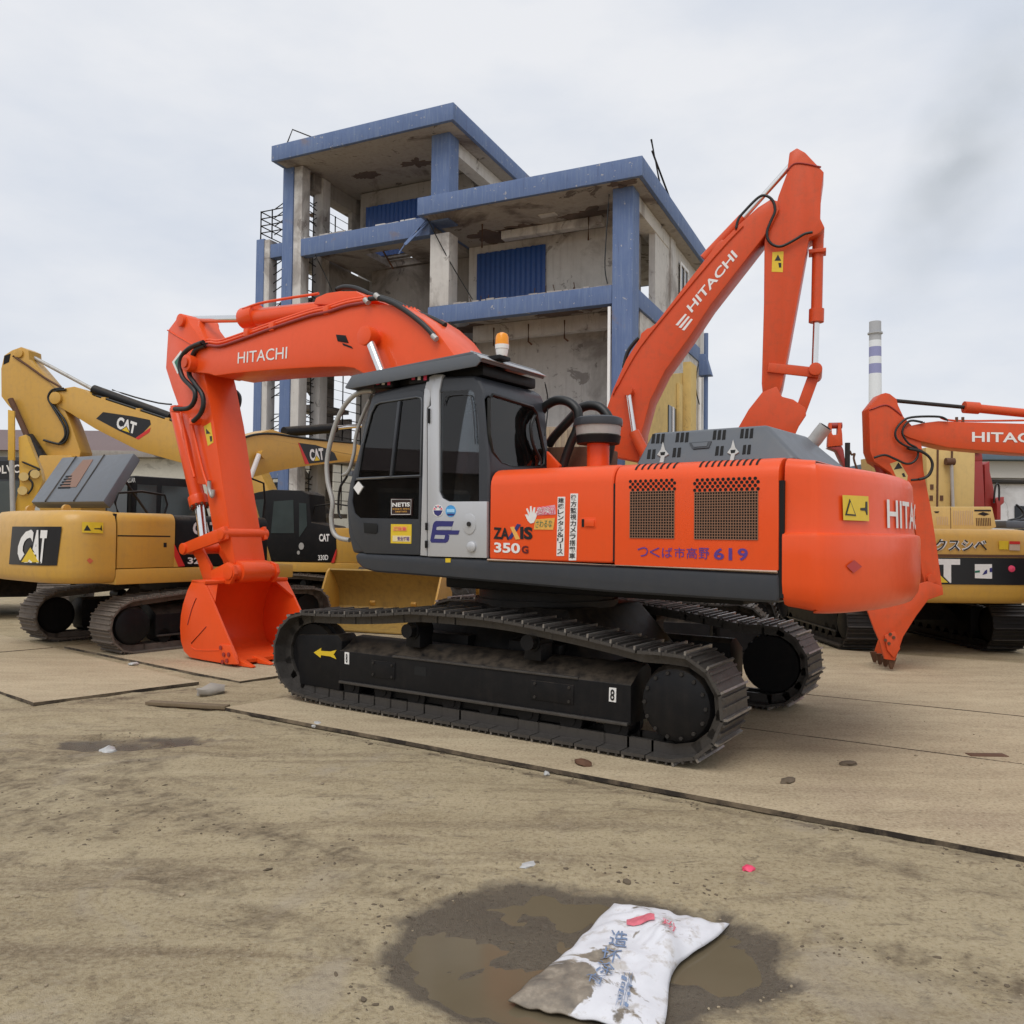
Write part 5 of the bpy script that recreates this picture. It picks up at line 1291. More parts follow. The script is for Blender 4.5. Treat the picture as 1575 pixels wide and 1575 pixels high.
cyl('rod', c1_, kn, 0.075, CHROME, bcyl)
an = UF.y(*Z4([(545, 425)])[0], 0.34)
for yy in (0.34, -0.34):
    a, b = Vector((kn.x, yy, kn.z)), Vector((an.x, yy, an.z)); n_v = Vector((-(b - a).z, 0, (b - a).x)).normalized()
    Pl = [a + n_v * 0.085 - (b - a).normalized() * 0.07, b + n_v * 0.10 + (b - a).normalized() * 0.08, b - n_v * 0.10 + (b - a).normalized() * 0.08, a - n_v * 0.085 - (b - a).normalized() * 0.07]
    prism('guide_link', [p + Vector((0, 0.03, 0)) for p in Pl], [p - Vector((0, 0.03, 0)) for p in Pl], ORANGE, ex, 0.015)
cyl('link_pin', (kn.x, 0.40, kn.z), (kn.x, -0.40, kn.z), 0.085, ORANGE, ex, bevel=0.01); cyl('link_pin', (an.x, 0.40, an.z), (an.x, -0.40, an.z), 0.085, ORANGE, ex, bevel=0.01)
bl0 = UF.y(*Z4([(400, 760)])[0], 0.25)
Pl = [UF.y(*p, 0.24) for p in Z4([(255, 520), (345, 500), (440, 690), (450, 830), (385, 820), (330, 640)])]
for yy in (0.24, -0.20): prism('bucket_link', [Vector((p.x, yy, p.z)) for p in Pl], [Vector((p.x, yy - 0.05, p.z)) for p in Pl], ORANGE, ex, 0.012)
bp = UF.y(*Z4([(605, 735)])[0], 0.36)
cyl('bucket_pin', (bp.x, 0.42, bp.z), (bp.x, -0.42, bp.z), 0.11, ORANGE, ex, bevel=0.015)
arm_tip = cyl('arm_tip_boss', (bp.x, 0.25, bp.z), (bp.x, -0.25, bp.z), 0.16, ORANGE, arm, bevel=0.02)
# bucket: curved shell, side plates, lip, teeth, ears
bw = 0.72
side = [(5.575, 1.079), (5.70, 0.92), (5.80, 0.72), (5.847, 0.562), (5.86, 0.38), (5.833, 0.19), (5.75, 0.05), (5.60, -0.02), (5.3, -0.028), (4.9, -0.028), (4.56, -0.02), (4.52, 0.06), (4.55, 0.11), (4.80, 0.42), (5.147, 0.87), (5.291, 1.036)]
shell = side[:11]
bk_side = prism('bucket', [(p[0], bw, p[1]) for p in side], [(p[0], bw - 0.035, p[1]) for p in side], ORANGE, ex, 0.006)
prism('bucket_side', [(p[0], -bw, p[1]) for p in side], [(p[0], -bw + 0.035, p[1]) for p in side], ORANGE, bk_side, 0.006)
inner = [(5.56, 1.04), (5.67, 0.90), (5.765, 0.71), (5.81, 0.56), (5.82, 0.38), (5.79, 0.21), (5.72, 0.09), (5.58, 0.025), (5.3, 0.015), (4.9, 0.015), (4.56, 0.025)]
full = shell + inner[::-1]
prism('bucket_shell', [(p[0], bw - 0.03, p[1]) for p in full], [(p[0], -bw + 0.03, p[1]) for p in full], ORANGE, bk_side, 0.0)
box('top_lip', 5.27, 5.60, -bw, bw, 1.03, 1.075, ORANGE, bk_side, 0.01)
prism('top_gusset', [(5.29, bw - 0.04, 1.03), (5.08, bw - 0.04, 0.80), (5.29, bw - 0.22, 1.03)], [(5.33, bw - 0.04, 1.02), (5.12, bw - 0.04, 0.78), (5.33, bw - 0.22, 1.02)], ORANGE, bk_side)
prism('top_gusset', [(5.29, -bw + 0.04, 1.03), (5.08, -bw + 0.04, 0.80), (5.29, -bw + 0.22, 1.03)], [(5.33, -bw + 0.04, 1.02), (5.12, -bw + 0.04, 0.78), (5.33, -bw + 0.22, 1.02)], ORANGE, bk_side)
for yy in (0.40, -0.34):
    prism('bucket_ear', [(p[0], yy, p[1]) for p in ((bp.x - 0.14, bp.z - 0.02), (bp.x - 0.10, bp.z + 0.10), (bp.x + 0.05, bp.z + 0.14), (5.62, 1.20), (5.60, 1.02), (5.16, 1.02))], [(p[0], yy - 0.06, p[1]) for p in ((bp.x - 0.14, bp.z - 0.02), (bp.x - 0.10, bp.z + 0.10), (bp.x + 0.05, bp.z + 0.14), (5.62, 1.20), (5.60, 1.02), (5.16, 1.02))], ORANGE, bk_side, 0.01)
for k in range(5):
    y = -0.60 + 0.30 * k
    prism('tooth', [(4.66, y - 0.06, 0.05), (4.66, y + 0.06, 0.05), (4.66, y + 0.06, -0.045), (4.66, y - 0.06, -0.045)], [(4.30, y - 0.03, -0.03), (4.30, y + 0.03, -0.03), (4.30, y + 0.03, -0.048), (4.30, y - 0.03, -0.048)], ORANGE, bk_side, 0.006)
tube('side_weld', [UF.y(px, py, bw + 0.002) for px, py in Z4([(325, 945), (290, 1030), (255, 1160)])], 0.008, RED, bk_side, sub=2, n=5)
tube('side_weld', [UF.y(px, py, bw + 0.002) for px, py in Z4([(405, 1175), (285, 1310)])], 0.008, RED, bk_side, sub=2, n=5)
tube('side_weld', [UF.y(px, py, bw + 0.002) for px, py in Z4([(285, 1325), (325, 1365), (510, 1365)])], 0.008, ORANGE, bk_side, sub=2, n=5)
slab('side_cutter', UF, 'y', bw + 0.03, Z4([(510, 1320), (590, 1325), (650, 1480), (560, 1480)]), bw - 0.02, ORANGE, bk_side, 0.008)
for u, v in ((525, 1345), (550, 1400), (575, 1450), (540, 1460), (590, 1400)):
    c_ = UF.y(*Z4([(u, v)])[0], bw + 0.03); cyl('cutter_bolt', c_, c_ + Vector((0, 0.015, 0)), 0.03, RED, bk_side, n=8)
# hoses behind the cab
ZH = lambda l: q(820, 580, 9.843, l)
tube('hose', [UF.y(px, py, 0.45) for px, py in ZH([(100, 560), (180, 450), (300, 370), (420, 350), (540, 380), (630, 450), (680, 540), (680, 700), (640, 850), (570, 1000), (480, 1250), (440, 1400)])], 0.048, RUBBER, ex, sub=6, n=10)
tube('hose', [UF.y(px, py, 0.15) for px, py in ZH([(230, 1040), (320, 900), (520, 680), (700, 490), (800, 440), (900, 430), (1010, 460), (1110, 560), (1170, 700), (1190, 900), (1120, 1300)])], 0.05, RUBBER, ex, sub=6, n=10)
slab('tool_box', UF, 'y', 0.30, ZH([(200, 1060), (860, 1045), (850, 1400), (200, 1400)]), -0.3, RUST, ex, 0.02)
slab('ledge_bracket', UF, 'y', 0.55, ZH([(200, 1120), (400, 1330), (380, 1390), (200, 1380)]), 0.5, ORANGE, ex, 0.01)
# ================================================================== OTHER MACHINES
def round_tail(name, x0, a, b, z0, z1, m_, par, e=0.5, top_drop=0.0):
    """counterweight: rounded plan, rolled edges"""
    def outl(ins, n=22):
        P = []
        for i in range(n + 1):
            t = math.pi * i / n; c, s = math.cos(t), math.sin(t)
            P.append(Vector((x0 - a * abs(s) ** 0.6, b * math.copysign(abs(c) ** e, c), 0)))
        o = []
        for i, p in enumerate(P):
            d = (P[min(i + 1, n)] - P[max(i - 1, 0)]).normalized(); nn = Vector((d.y, -d.x, 0))
            o.append(p - nn * ins if 0 < i < n else p + Vector((0, -ins if i == 0 else ins, 0)))
        return o
    h = z1 - z0
    prof_ = [(0, .10), (.03, .04), (.10, .01), (.2, 0), (.6, 0), (.82, .01), (.92, .05), (.98, .11), (1.0, .25)]
    bm = bmesh.new(); rings = []
    for f_, ins in prof_: rings.append([bm.verts.new((p.x, p.y, z0 + h * f_)) for p in outl(ins)])
    for r0, r1 in zip(rings[:-1], rings[1:]):
        for i in range(len(r0) - 1): bm.faces.new((r0[i], r0[i + 1], r1[i + 1], r1[i]))
    bm.faces.new(rings[-1]); bm.faces.new(rings[0][::-1]); bm.faces.new([r[0] for r in rings] + [r[-1] for r in rings][::-1])
    o = obj(name, finish(bm, name, ang=50), par, m_)
    return o, outl
def tail_point(outl, t, z, off):
    o_ = outl(0.0); n = len(o_) - 1
    f = max(0.0, min(n - 1e-6, t * n)); i = int(f); p = o_[i].lerp(o_[i + 1], f - i); d = (o_[i + 1] - o_[i]).normalized()
    return Vector((p.x, p.y, z)) + Vector((d.y, -d.x, 0)) * off
def tail_hit(fr, outl, px, py):
    """line of sight on the near side of the curved tail -> (fraction along its outline, z)"""
    c = []; R_ = ray(px, py)
    for i in range(401):
        t = i / 400; p = tail_point(outl, t, 0, 0); v = fr.w((p.x, p.y, 0)) - CAM0
        c.append((abs(v.x * R_.y - v.y * R_.x), t, v.xy.length))
    e_ = min(c)[0]; c = [k for k in c if k[0] < e_ + 0.02]
    b_ = min(c, key=lambda k: k[2] + k[0] * 20)
    return b_[1], CAMH - fr.o.z + R_.z * b_[2] / R_.xy.length
def tail_patch(name, fr, outl, pxs, m_, par, off=0.008):
    P = [tail_hit(fr, outl, *p) for p in pxs]
    if len(P) == 4: return patch_grid(name, P, lambda y, z, o: tail_point(outl, y, z, o), m_, par, off, 16)
    return prism(name, [tail_point(outl, y, z, off) for y, z in P], [tail_point(outl, y, z, -0.05) for y, z in P], m_, par)

def small_tracks(root, m_shoe=OLDTRK, near=1, L=1.66, r=0.43, yc=1.19, w=0.6):
    tp = [(-L * 0.7, 0.90), (-0.5, 0.95), (0.6, 0.96), (L * 0.8, 0.89)]
    pa = loop_path(L, L, r, r, tp, 0.02)
    make_tracks(root, yc, w, pa, 44, L, L, r, r, 0.0, 0.0, False, m_shoe=m_shoe, near=near)
    prism('centre_frame', [(-0.9, -1.0, 0.42), (0.9, -1.0, 0.42), (0.9, 1.0, 0.42), (-0.9, 1.0, 0.42)], [(-0.6, -0.6, 0.9), (0.6, -0.6, 0.9), (0.6, 0.6, 0.9), (-0.6, 0.6, 0.9)], BLACKP, root, 0.02)
    lathe('slewing_ring', [(0.86, 0.62), (0.86, 0.7), (1.04, 0.7)], (0, 0, 0), (0, 0, 1), DARKST, root, 24)

def simple_cab(root, x0, x1, y0, y1, z0, z1, m_=BLACKP, glass=GLASS):
    P = [(x0, z0), (x1 - 0.05, z0), (x1, z0 + 0.55), (x1 - 0.28, z1 - 0.05), (x1 - 0.36, z1), (x0 + 0.05, z1), (x0, z1 - 0.08)]
    c = side_slab('cab', P, y1, y0, m_, root, 0.04)
    for yy, o_ in ((y1, 0.012), (y0, -0.012)):
        for a, b in ((x0 + 0.08, x0 + 0.45), (x0 + 0.53, x1 - 0.38)):
            side_slab('window_pane', [(a, z0 + 0.7), (b, z0 + 0.7), (b, z1 - 0.15), (a + 0.02, z1 - 0.15)], yy + o_, yy - o_, glass, c, 0.0)
    box('rear_window', x0 - 0.012, x0 + 0.02, y0 + 0.12, y1 - 0.12, z0 + 0.75, z1 - 0.15, glass, c, 0)
    return c

# ---- second orange excavator, boom raised, behind the main one
d = ray(985, 700); w = CAM0 + d * (14.0 / d.y)
M2 = Fr(w.x, w.y, R(200), -0.08)
e2 = thing('excavator', 'orange excavator behind with boom raised high and arm hanging straight down', 'excavator', M2, 'orange excavators')
Z8b = lambda l: q(900, 210, 3.5, l)
small_tracks(e2, DARKST, -1, 1.75, 0.45, 1.25, 0.6)
side_slab('deck', [(-2.3, 1.05), (1.4, 1.05), (1.4, 1.3), (-2.3, 1.3)], 1.35, -1.35, GREYP, e2, 0.03)
side_slab('house', [(-1.9, 1.3), (0.0, 1.3), (0.0, 2.1), (-1.9, 2.1)], 1.33, -1.33, ORANGE2, e2, 0.06)
round_tail('counterweight', -1.9, 0.85, 1.35, 1.05, 2.1, ORANGE2, e2)
simple_cab(e2, -0.2, 1.3, 0.42, 1.35, 1.3, 2.75, GREYP)
by = -0.30
up = Z8b([(40, 1700), (110, 1480), (150, 1360), (220, 1200), (290, 1090), (340, 1035), (380, 1005), (560, 770), (700, 590), (740, 560), (830, 470), (930, 380), (1000, 335), (1035, 345), (1045, 390)])
dn = Z8b([(1000, 480), (960, 540), (680, 900), (560, 1080), (430, 1260), (350, 1420), (305, 1590), (290, 1750)])
b2 = slab('boom', M2, 'y', by, up + dn, 0.30, ORANGE2, e2, 0.02)
ptext('lettering', M2, 'y', by, 'HITACHI', Z8b([(575, 950)])[0], Z8b([(822, 645)])[0], Z8b([(545, 915)])[0], WHITE, b2, 0.006, 0.02, -1)
for k in range(3):
    decal('lettering_bar', M2, 'y', by, Z8b([(486 + k * 17, 1014 + k * 13), (494 + k * 17, 1005 + k * 13), (538 + k * 16, 954 + k * 13), (548 + k * 16, 958 + k * 13), (500 + k * 17, 1018 + k * 13)]), WHITE, b2, 0.006, -1)
arm2_px = Z8b([(1085, 200), (1100, 85), (1140, 60), (1185, 85), (1285, 190), (1270, 300), (1266, 440), (1290, 490), (1260, 520), (1205, 545), (1195, 600), (1130, 960), (1060, 1340), (1040, 1400), (955, 1380), (950, 1330), (962, 900), (965, 560), (985, 440), (1020, 400), (1040, 320)])
a2 = slab('arm', M2, 'y', -0.24, arm2_px, 0.24, ORANGE2, e2, 0.02)
decal('yellow_label', M2, 'y', -0.24, Z8b([(1008, 622), (1068, 618), (1064, 730), (1004, 728)]), YELLOWS, a2, 0.004, -1)
decal('label_print', M2, 'y', -0.244, Z8b([(1038, 635), (1055, 668), (1020, 668)]), BLACKT, a2, 0.003, -1); decal('label_print', M2, 'y', -0.244, Z8b([(1040, 680), (1056, 680), (1056, 705), (1044, 705)]), BLACKT, a2, 0.003, -1)
tube('weld_bead', [M2.y(px, py, -0.243) for px, py in Z8b([(1085, 190), (1120, 150), (1170, 145), (1270, 165)])], 0.014, RED, a2, sub=4, n=6)
cb = cyl('bucket_cylinder', M2.y(*Z8b([(1255, 500)])[0], 0), M2.y(*Z8b([(1245, 985)])[0], 0), 0.085, ORANGE2, e2)
cyl('cylinder_head', M2.y(*Z8b([(1246, 930)])[0], 0), M2.y(*Z8b([(1244, 1000)])[0], 0), 0.115, ORANGE2, cb); cyl('rod', M2.y(*Z8b([(1245, 985)])[0], 0), M2.y(*Z8b([(1235, 1270)])[0], 0), 0.05, CHROME, cb)
box('clamp', *[0] * 0 or (lambda c: (c.x - 0.13, c.x + 0.13, -0.12, 0.12, c.z - 0.03, c.z + 0.03))(M2.y(*Z8b([(1250, 625)])[0], 0)), ORANGE2, cb)
def link(name, fr, p0, p1, y0, y1, wdt, m_, par):
    a, b = fr.y(*p0, y0), fr.y(*p1, y0); dd = (b - a).normalized(); n_ = Vector((-dd.z, 0, dd.x)) * wdt
    P = [a - dd * wdt + n_, b + dd * wdt + n_, b + dd * wdt - n_, a - dd * wdt - n_]
    return prism(name, P, [Vector((p.x, y1, p.z)) for p in P], m_, par, 0.015)
for y0, y1 in ((-0.28, -0.23), (0.28, 0.23)):
    link('guide_link', M2, Z8b([(1010, 1245)])[0], Z8b([(1235, 1270)])[0], y0, y1, 0.075, ORANGE2, e2)
    link('bucket_link', M2, Z8b([(1235, 1275)])[0], Z8b([(1165, 1465)])[0], y0 * 0.8, y1 * 0.8, 0.085, ORANGE2, e2)
kp = M2.y(*Z8b([(1240, 1272)])[0], 0); cyl('link_pin', kp + Vector((0, -0.34, 0)), kp + Vector((0, 0.34, 0)), 0.10, ORANGE2, e2, bevel=0.01)
bk = slab('bucket', M2, 'y', -0.55, Z8b([(955, 1375), (1030, 1345), (1060, 1400), (1120, 1415), (1185, 1460), (1190, 1500), (1150, 1560), (1110, 1650), (1000, 1760), (860, 1700), (820, 1575), (880, 1470)]), -0.50, ORANGE2, e2, 0.012)
Pq = [M2.y(px, py, -0.5) for px, py in Z8b([(955, 1375), (880, 1470), (820, 1575), (860, 1700), (1000, 1760), (1110, 1650), (1080, 1640), (990, 1720), (880, 1670), (850, 1575), (900, 1490), (965, 1410)])]
prism('bucket_shell', Pq, [Vector((p.x, 0.5, p.z)) for p in Pq], ORANGE2, bk)
Pq = [M2.y(px, py, -0.5) for px, py in Z8b([(955, 1375), (1110, 1430), (1110, 1650), (1000, 1760), (860, 1700), (820, 1575), (880, 1470)])]
prism('bucket_side', [Vector((p.x, 0.5, p.z)) for p in Pq], [Vector((p.x, 0.55, p.z)) for p in Pq], ORANGE2, bk)
tube('hose', [M2.y(px, py, -0.30) for px, py in Z8b([(812, 500), (825, 445), (860, 400), (930, 330), (970, 318), (1010, 345), (1022, 400), (1000, 455), (980, 510), (985, 555), (1015, 585), (1060, 590), (1130, 555), (1180, 525), (1225, 515)])], 0.022, RUBBER, a2, sub=5)
tube('hose', [M2.y(px, py, 0.2) for px, py in Z8b([(205, 1260), (225, 1170), (260, 1115), (290, 1085)])], 0.035, RUBBER, b2, sub=4)
cyl('stick_cylinder', M2.y(*Z8b([(640, 660)])[0], 0), M2.y(*Z8b([(850, 440)])[0], 0), 0.085, ORANGE2, e2); cyl('stick_rod', M2.y(*Z8b([(850, 440)])[0], 0), M2.y(*Z8b([(1110, 150)])[0], 0), 0.045, CHROME, e2)
slab('boom_bracket', M2, 'y', -0.15, Z8b([(680, 620), (690, 590), (735, 552), (758, 560), (745, 585), (700, 630)]), 0.15, ORANGE2, b2, 0.02)
slab('boom_bracket', M2, 'y', -0.15, Z8b([(290, 1110), (300, 1060), (335, 1030), (362, 1030), (350, 1060)]), 0.15, ORANGE2, b2, 0.02)
tube('pipe', [M2.y(px, py, by - 0.01) for px, py in Z8b([(150, 1390), (240, 1220), (350, 1060), (700, 640), (850, 480)])], 0.016, ORANGE2, b2, sub=3)
la = M2.y(*Z8b([(232, 1370)])[0], -0.42); lb = M2.y(*Z8b([(262, 1590)])[0], -0.42)
lc_ = cyl('lift_rod', la, lb, 0.045, CHROME, e2); cyl('lift_cylinder', lb, Vector((1.1, -0.42, 1.35)), 0.09, ORANGE2, e2)
cyl('cross_pin', la + Vector((0, -0.07, 0)), la + Vector((0, 0.9, 0)), 0.08, ORANGE2, b2)

# ---- third orange excavator on the right, bucket resting on its teeth
d = ray(1372, 1035); w = CAM0 + d * (11.32 / d.y)
M3 = Fr(w.x + 4.9, w.y + 0.25, R(3), -0.03)
e3 = thing('excavator', 'orange excavator reaching in from the right, bucket standing on its teeth', 'excavator', M3, 'orange excavators')
Z6b = lambda l: q(1255, 580, 4.922, l); Z7b = lambda l: q(1255, 760, 4.922, l)
small_tracks(e3, DARKST, 1, 1.45, 0.40, 1.05, 0.5)
side_slab('deck', [(-1.9, 0.95), (1.3, 0.95), (1.3, 1.15), (-1.9, 1.15)], 1.2, -1.2, GREYP, e3, 0.03)
side_slab('house', [(-1.5, 1.15), (0.0, 1.15), (0.0, 1.95), (-1.5, 1.95)], 1.2, -1.2, ORANGE2, e3, 0.06)
round_tail('counterweight', -1.5, 0.6, 1.2, 0.95, 1.95, ORANGE2, e3)
simple_cab(e3, -0.1, 1.25, 0.3, 1.2, 1.15, 2.65, GREYP)
y3 = 0.17
Pb = [M3.y(px, py, y3) for px, py in Z6b([(655, 400), (700, 372), (820, 345), (930, 332), (1100, 338), (1575, 352)])]
Pl = [M3.y(px, py, y3) for px, py in Z6b([(1575, 580), (1250, 555), (1000, 532), (880, 505), (780, 482), (700, 455), (655, 430)])]
Pb += [Vector((2.2, y3, Pb[-1].z + 0.02)), Vector((1.5, y3, 3.15)), Vector((0.3, y3, 1.9)), Vector((0.15, y3, 1.5)), Vector((0.5, y3, 1.4)), Vector((1.6, y3, 2.45)), Vector((2.3, y3, Pl[0].z - 0.02))]
b3 = prism('boom', Pb + Pl, [Vector((p.x, -y3, p.z)) for p in Pb + Pl], ORANGE2, e3, 0.015)
ptext('lettering', M3, 'y', y3, 'HITACHI', Z6b([(1180, 490)])[0], Z6b([(1775, 500)])[0], Z6b([(1180, 415)])[0], WHITE, b3, 0.006, 0.02)
a3p = Z6b([(400, 240), (440, 190), (490, 128), (530, 118), (560, 125), (612, 165), (625, 215), (665, 300), (740, 380), (790, 450), (805, 540), (815, 700), (870, 980), (920, 1310), (955, 1575)]) + Z7b([(965, 715), (900, 760), (830, 700), (800, 590), (790, 460)]) + Z6b([(700, 900), (560, 720), (440, 640), (410, 560), (405, 400)])
a3 = slab('arm', M3, 'y', 0.14, a3p, -0.14, ORANGE2, e3, 0.015)
decal('yellow_label', M3, 'y', 0.14, Z6b([(560, 655), (630, 632), (695, 745), (690, 790), (620, 780)]), PALEYEL, a3, 0.004)
decal('label_print', M3, 'y', 0.144, Z6b([(590, 700), (625, 645), (655, 690)]), BLACKT, a3, 0.003); decal('label_print', M3, 'y', 0.144, Z6b([(650, 730), (668, 725), (680, 755), (660, 755)]), BLACKT, a3, 0.003)
tube('weld_bead', [M3.y(px, py, 0.143) for px, py in Z6b([(405, 250), (500, 215), (560, 222), (650, 290)])], 0.012, RED, a3, sub=4, n=6)
for L_ in ([(1000, 330), (930, 300), (720, 305), (640, 350), (600, 420), (620, 480), (690, 525), (790, 555), (850, 600), (885, 660), (860, 740), (800, 770), (720, 780)], [(820, 345), (720, 330), (670, 370), (655, 430), (700, 500), (765, 540), (770, 600), (735, 645), (680, 655), (600, 620), (520, 590), (440, 610)]):
    tube('hose', [M3.y(px, py, 0.20) for px, py in Z6b(L_)], 0.016, RUBBER, a3, sub=5)
tube('hose', [M3.y(px, py, 0.23) for px, py in Z6b([(690, 540), (800, 565), (865, 615), (880, 680), (845, 750), (780, 775)])], 0.02, RUBBER, a3, sub=5)
sc3 = cyl('stick_cylinder', M3.y(*Z6b([(1150, 230)])[0], 0), M3.y(*Z6b([(1700, 285)])[0], 0), 0.062, ORANGE2, e3); cyl('cylinder_head', M3.y(*Z6b([(1120, 228)])[0], 0), M3.y(*Z6b([(1230, 236)])[0], 0), 0.085, ORANGE2, sc3)
cyl('rod', M3.y(*Z6b([(560, 175)])[0], 0), M3.y(*Z6b([(1120, 228)])[0], 0), 0.028, DARKST, sc3)
tube('pipe', [M3.y(px, py, 0.12) for px, py in Z6b([(930, 300), (1050, 330), (1575, 328)])], 0.014, ORANGE2, b3, sub=3)
for u in (1065, 1112): c_ = M3.y(*Z6b([(u, 330)])[0], 0.12); cyl('pipe_clamp', c_ + Vector((0, 0, -0.06)), c_ + Vector((0, 0, 0.05)), 0.02, RUST, b3)
cyl('bucket_cylinder', M3.y(*Z6b([(450, 600)])[0], 0), M3.y(*Z6b([(640, 1180)])[0], 0), 0.06, RED, e3)
kn3 = M3.y(*Z7b([(880, 640)])[0], 0.2); cyl('link_pin', kn3, kn3 - Vector((0, 0.4, 0)), 0.06, ORANGE2, e3)
k3 = slab('bucket', M3, 'y', 0.36, Z7b([(385, 870), (600, 835), (780, 680), (850, 660), (960, 700), (965, 760), (850, 800), (760, 920), (660, 1080), (620, 1180), (600, 1260), (520, 1250), (480, 1110), (440, 1020)]), 0.32, ORANGE2, e3, 0.01)
Pq = [M3.y(px, py, 0.33) for px, py in Z7b([(965, 760), (850, 800), (760, 920), (660, 1080), (600, 1260), (585, 1250), (640, 1080), (740, 910), (835, 780), (950, 740)])]
prism('bucket_shell', Pq, [Vector((p.x, -0.36, p.z)) for p in Pq], ORANGE2, k3)
slab('bucket_side', M3, 'y', -0.32, Z7b([(600, 835), (780, 680), (850, 660), (960, 700), (965, 760), (850, 800), (760, 920), (660, 1080), (600, 1260), (560, 1200)]), -0.36, ORANGE2, k3, 0.01)
slab('side_cutter', M3, 'y', 0.39, Z7b([(520, 1070), (600, 1040), (640, 1170), (590, 1240), (540, 1180)]), 0.35, ORANGE2, k3, 0.008)
for u, v in ((562, 1060), (525, 1105), (588, 1085), (552, 1130)):
    c_ = M3.y(*Z7b([(u, v)])[0], 0.39); cyl('cutter_bolt', c_, c_ + Vector((0, 0.012, 0)), 0.022, RUST, k3, n=8)
tz = M3.y(*Z7b([(570, 1250)])[0], 0.3)
for k in range(4):
    y = 0.30 - 0.2 * k; prism('tooth', [(tz.x - 0.06, y - 0.04, tz.z + 0.02), (tz.x + 0.06, y - 0.04, tz.z + 0.02), (tz.x + 0.06, y + 0.04, tz.z + 0.02), (tz.x - 0.06, y + 0.04, tz.z + 0.02)], [(tz.x - 0.015, y - 0.02, 0.0), (tz.x + 0.015, y - 0.02, 0.0), (tz.x + 0.015, y + 0.02, 0.0), (tz.x - 0.015, y + 0.02, 0.0)], RUST, k3, 0.005)

# ---- yellow excavator on the left, its tail to us, hood standing open
C1 = Fr(-5.7455, 14.5478, 2.21486, -0.08)
c1 = thing('excavator', 'yellow excavator on the left showing its tail, with engine hood standing open', 'excavator', C1, 'yellow excavators')
small_tracks(c1, OLDTRK, -1)
ZC = lambda l: q(0, 760, 4.922, l); ZD = lambda l: q(0, 500, 4.922, l); ZE = lambda l: q(330, 580, 4.5, l)
side_slab('deck', [(-1.92, 1.05), (1.3, 1.05), (1.3, 1.28), (-1.92, 1.28)], 1.35, -1.35, YELLOW, c1, 0.02)
tl, ol = round_tail('counterweight', -1.93, 0.82, 1.36, 1.08, 2.14, YELLOW, c1)
def sect2(x0, x1, z0, z1, y=-1.34, r=0.14):
    P = [(y, z0), (y, z1 - r)] + [(y + r - r * math.cos(a), z1 - r + r * math.sin(a)) for a in (R(22), R(45), R(68), R(90))] + [(0.3, z1), (0.3, z0)]
    return [(x0, p[0], p[1]) for p in P], [(x1, p[0], p[1]) for p in P]
a_, b_ = sect2(-1.90, -0.98, 1.29, 2.12); prism('side_panel', a_, b_, YELLOW, c1, 0.012)
a_, b_ = sect2(-0.97, 0.75, 1.29, 2.10); bp1 = prism('black_side_panel', a_, b_, BLACKP, c1, 0.012)
slab('panel_line', C1, 'y', -1.343, [(181, 823), (262, 824), (262, 826), (181, 825)], -1.33, DARK, c1, 0)
slab('red_stripe', C1, 'y', -1.346, ZC([(1322, 380), (1400, 545), (1350, 550), (1322, 480)]), -1.3, REDP, bp1, 0); slab('yellow_stripe', C1, 'y', -1.345, ZC([(1322, 470), (1352, 552), (1318, 552)]), -1.3, YELLOW, bp1, 0)
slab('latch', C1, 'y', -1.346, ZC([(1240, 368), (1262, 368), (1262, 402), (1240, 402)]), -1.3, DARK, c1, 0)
def cat_logo(fr, bl, br, tl_, par, c=None, ax='y', sgn=1, m_=WHITE, tri=True):
    o = ptext('lettering', fr, ax, c, 'CAT', bl, br, tl_, m_, par, 0.008, 0.045, sgn)
    if tri:
        f_ = lambda u, v: (bl[0] + (br[0] - bl[0]) * u + (tl_[0] - bl[0]) * v, bl[1] + (br[1] - bl[1]) * u + (tl_[1] - bl[1]) * v)
        decal('logo_triangle', fr, ax, c, [f_(0.26, -0.02), f_(0.76, -0.02), f_(0.50, 0.46)], BLACKT, par, 0.010, sgn)
        decal('logo_triangle', fr, ax, c, [f_(0.31, -0.01), f_(0.71, -0.01), f_(0.50, 0.38)], YELLOWS, par, 0.013, sgn)
cat_logo(C1, ZC([(1455, 305)])[0], ZC([(1640, 310)])[0], ZC([(1462, 205)])[0], bp1, -1.345, sgn=-1)
ptext('lettering', C1, 'y', -1.345, '320', ZC([(1420, 528)])[0], ZC([(1560, 530)])[0], ZC([(1420, 478)])[0], WHITE, bp1, 0.006, 0.03, -1)
sg = tail_patch('sign_plate', C1, ol, ZC([(98, 245), (470, 246), (435, 540), (70, 530)]), BLACKT, tl, 0.01)
yA, zA = tail_hit(C1, ol, *ZC([(120, 515)])[0]); yB, zB = tail_hit(C1, ol, *ZC([(345, 515)])[0]); yC_, zC_ = tail_hit(C1, ol, *ZC([(150, 268)])[0])
text_on('lettering', 'CAT', (0, 0, 0), (1, 0, 0), (0, 1, 0), (0, 0, 1), WHITE, tl, weight=0.05, fn=lambda u, v: tail_point(ol, yA + (yB - yA) * (u + 0.12 * v), zA + (zC_ - zA) * v, 0.018))
tail_patch('logo_triangle', C1, ol, ZC([(158, 518), (320, 520), (240, 388)]), BLACKT, tl, 0.022); tail_patch('logo_triangle', C1, ol, ZC([(172, 514), (305, 516), (241, 405)]), YELLOWS, tl, 0.026)
ws = tail_patch('warning_sticker', C1, ol, ZC([(622, 210), (782, 215), (780, 297), (618, 290)]), YELLOWS, tl, 0.012)
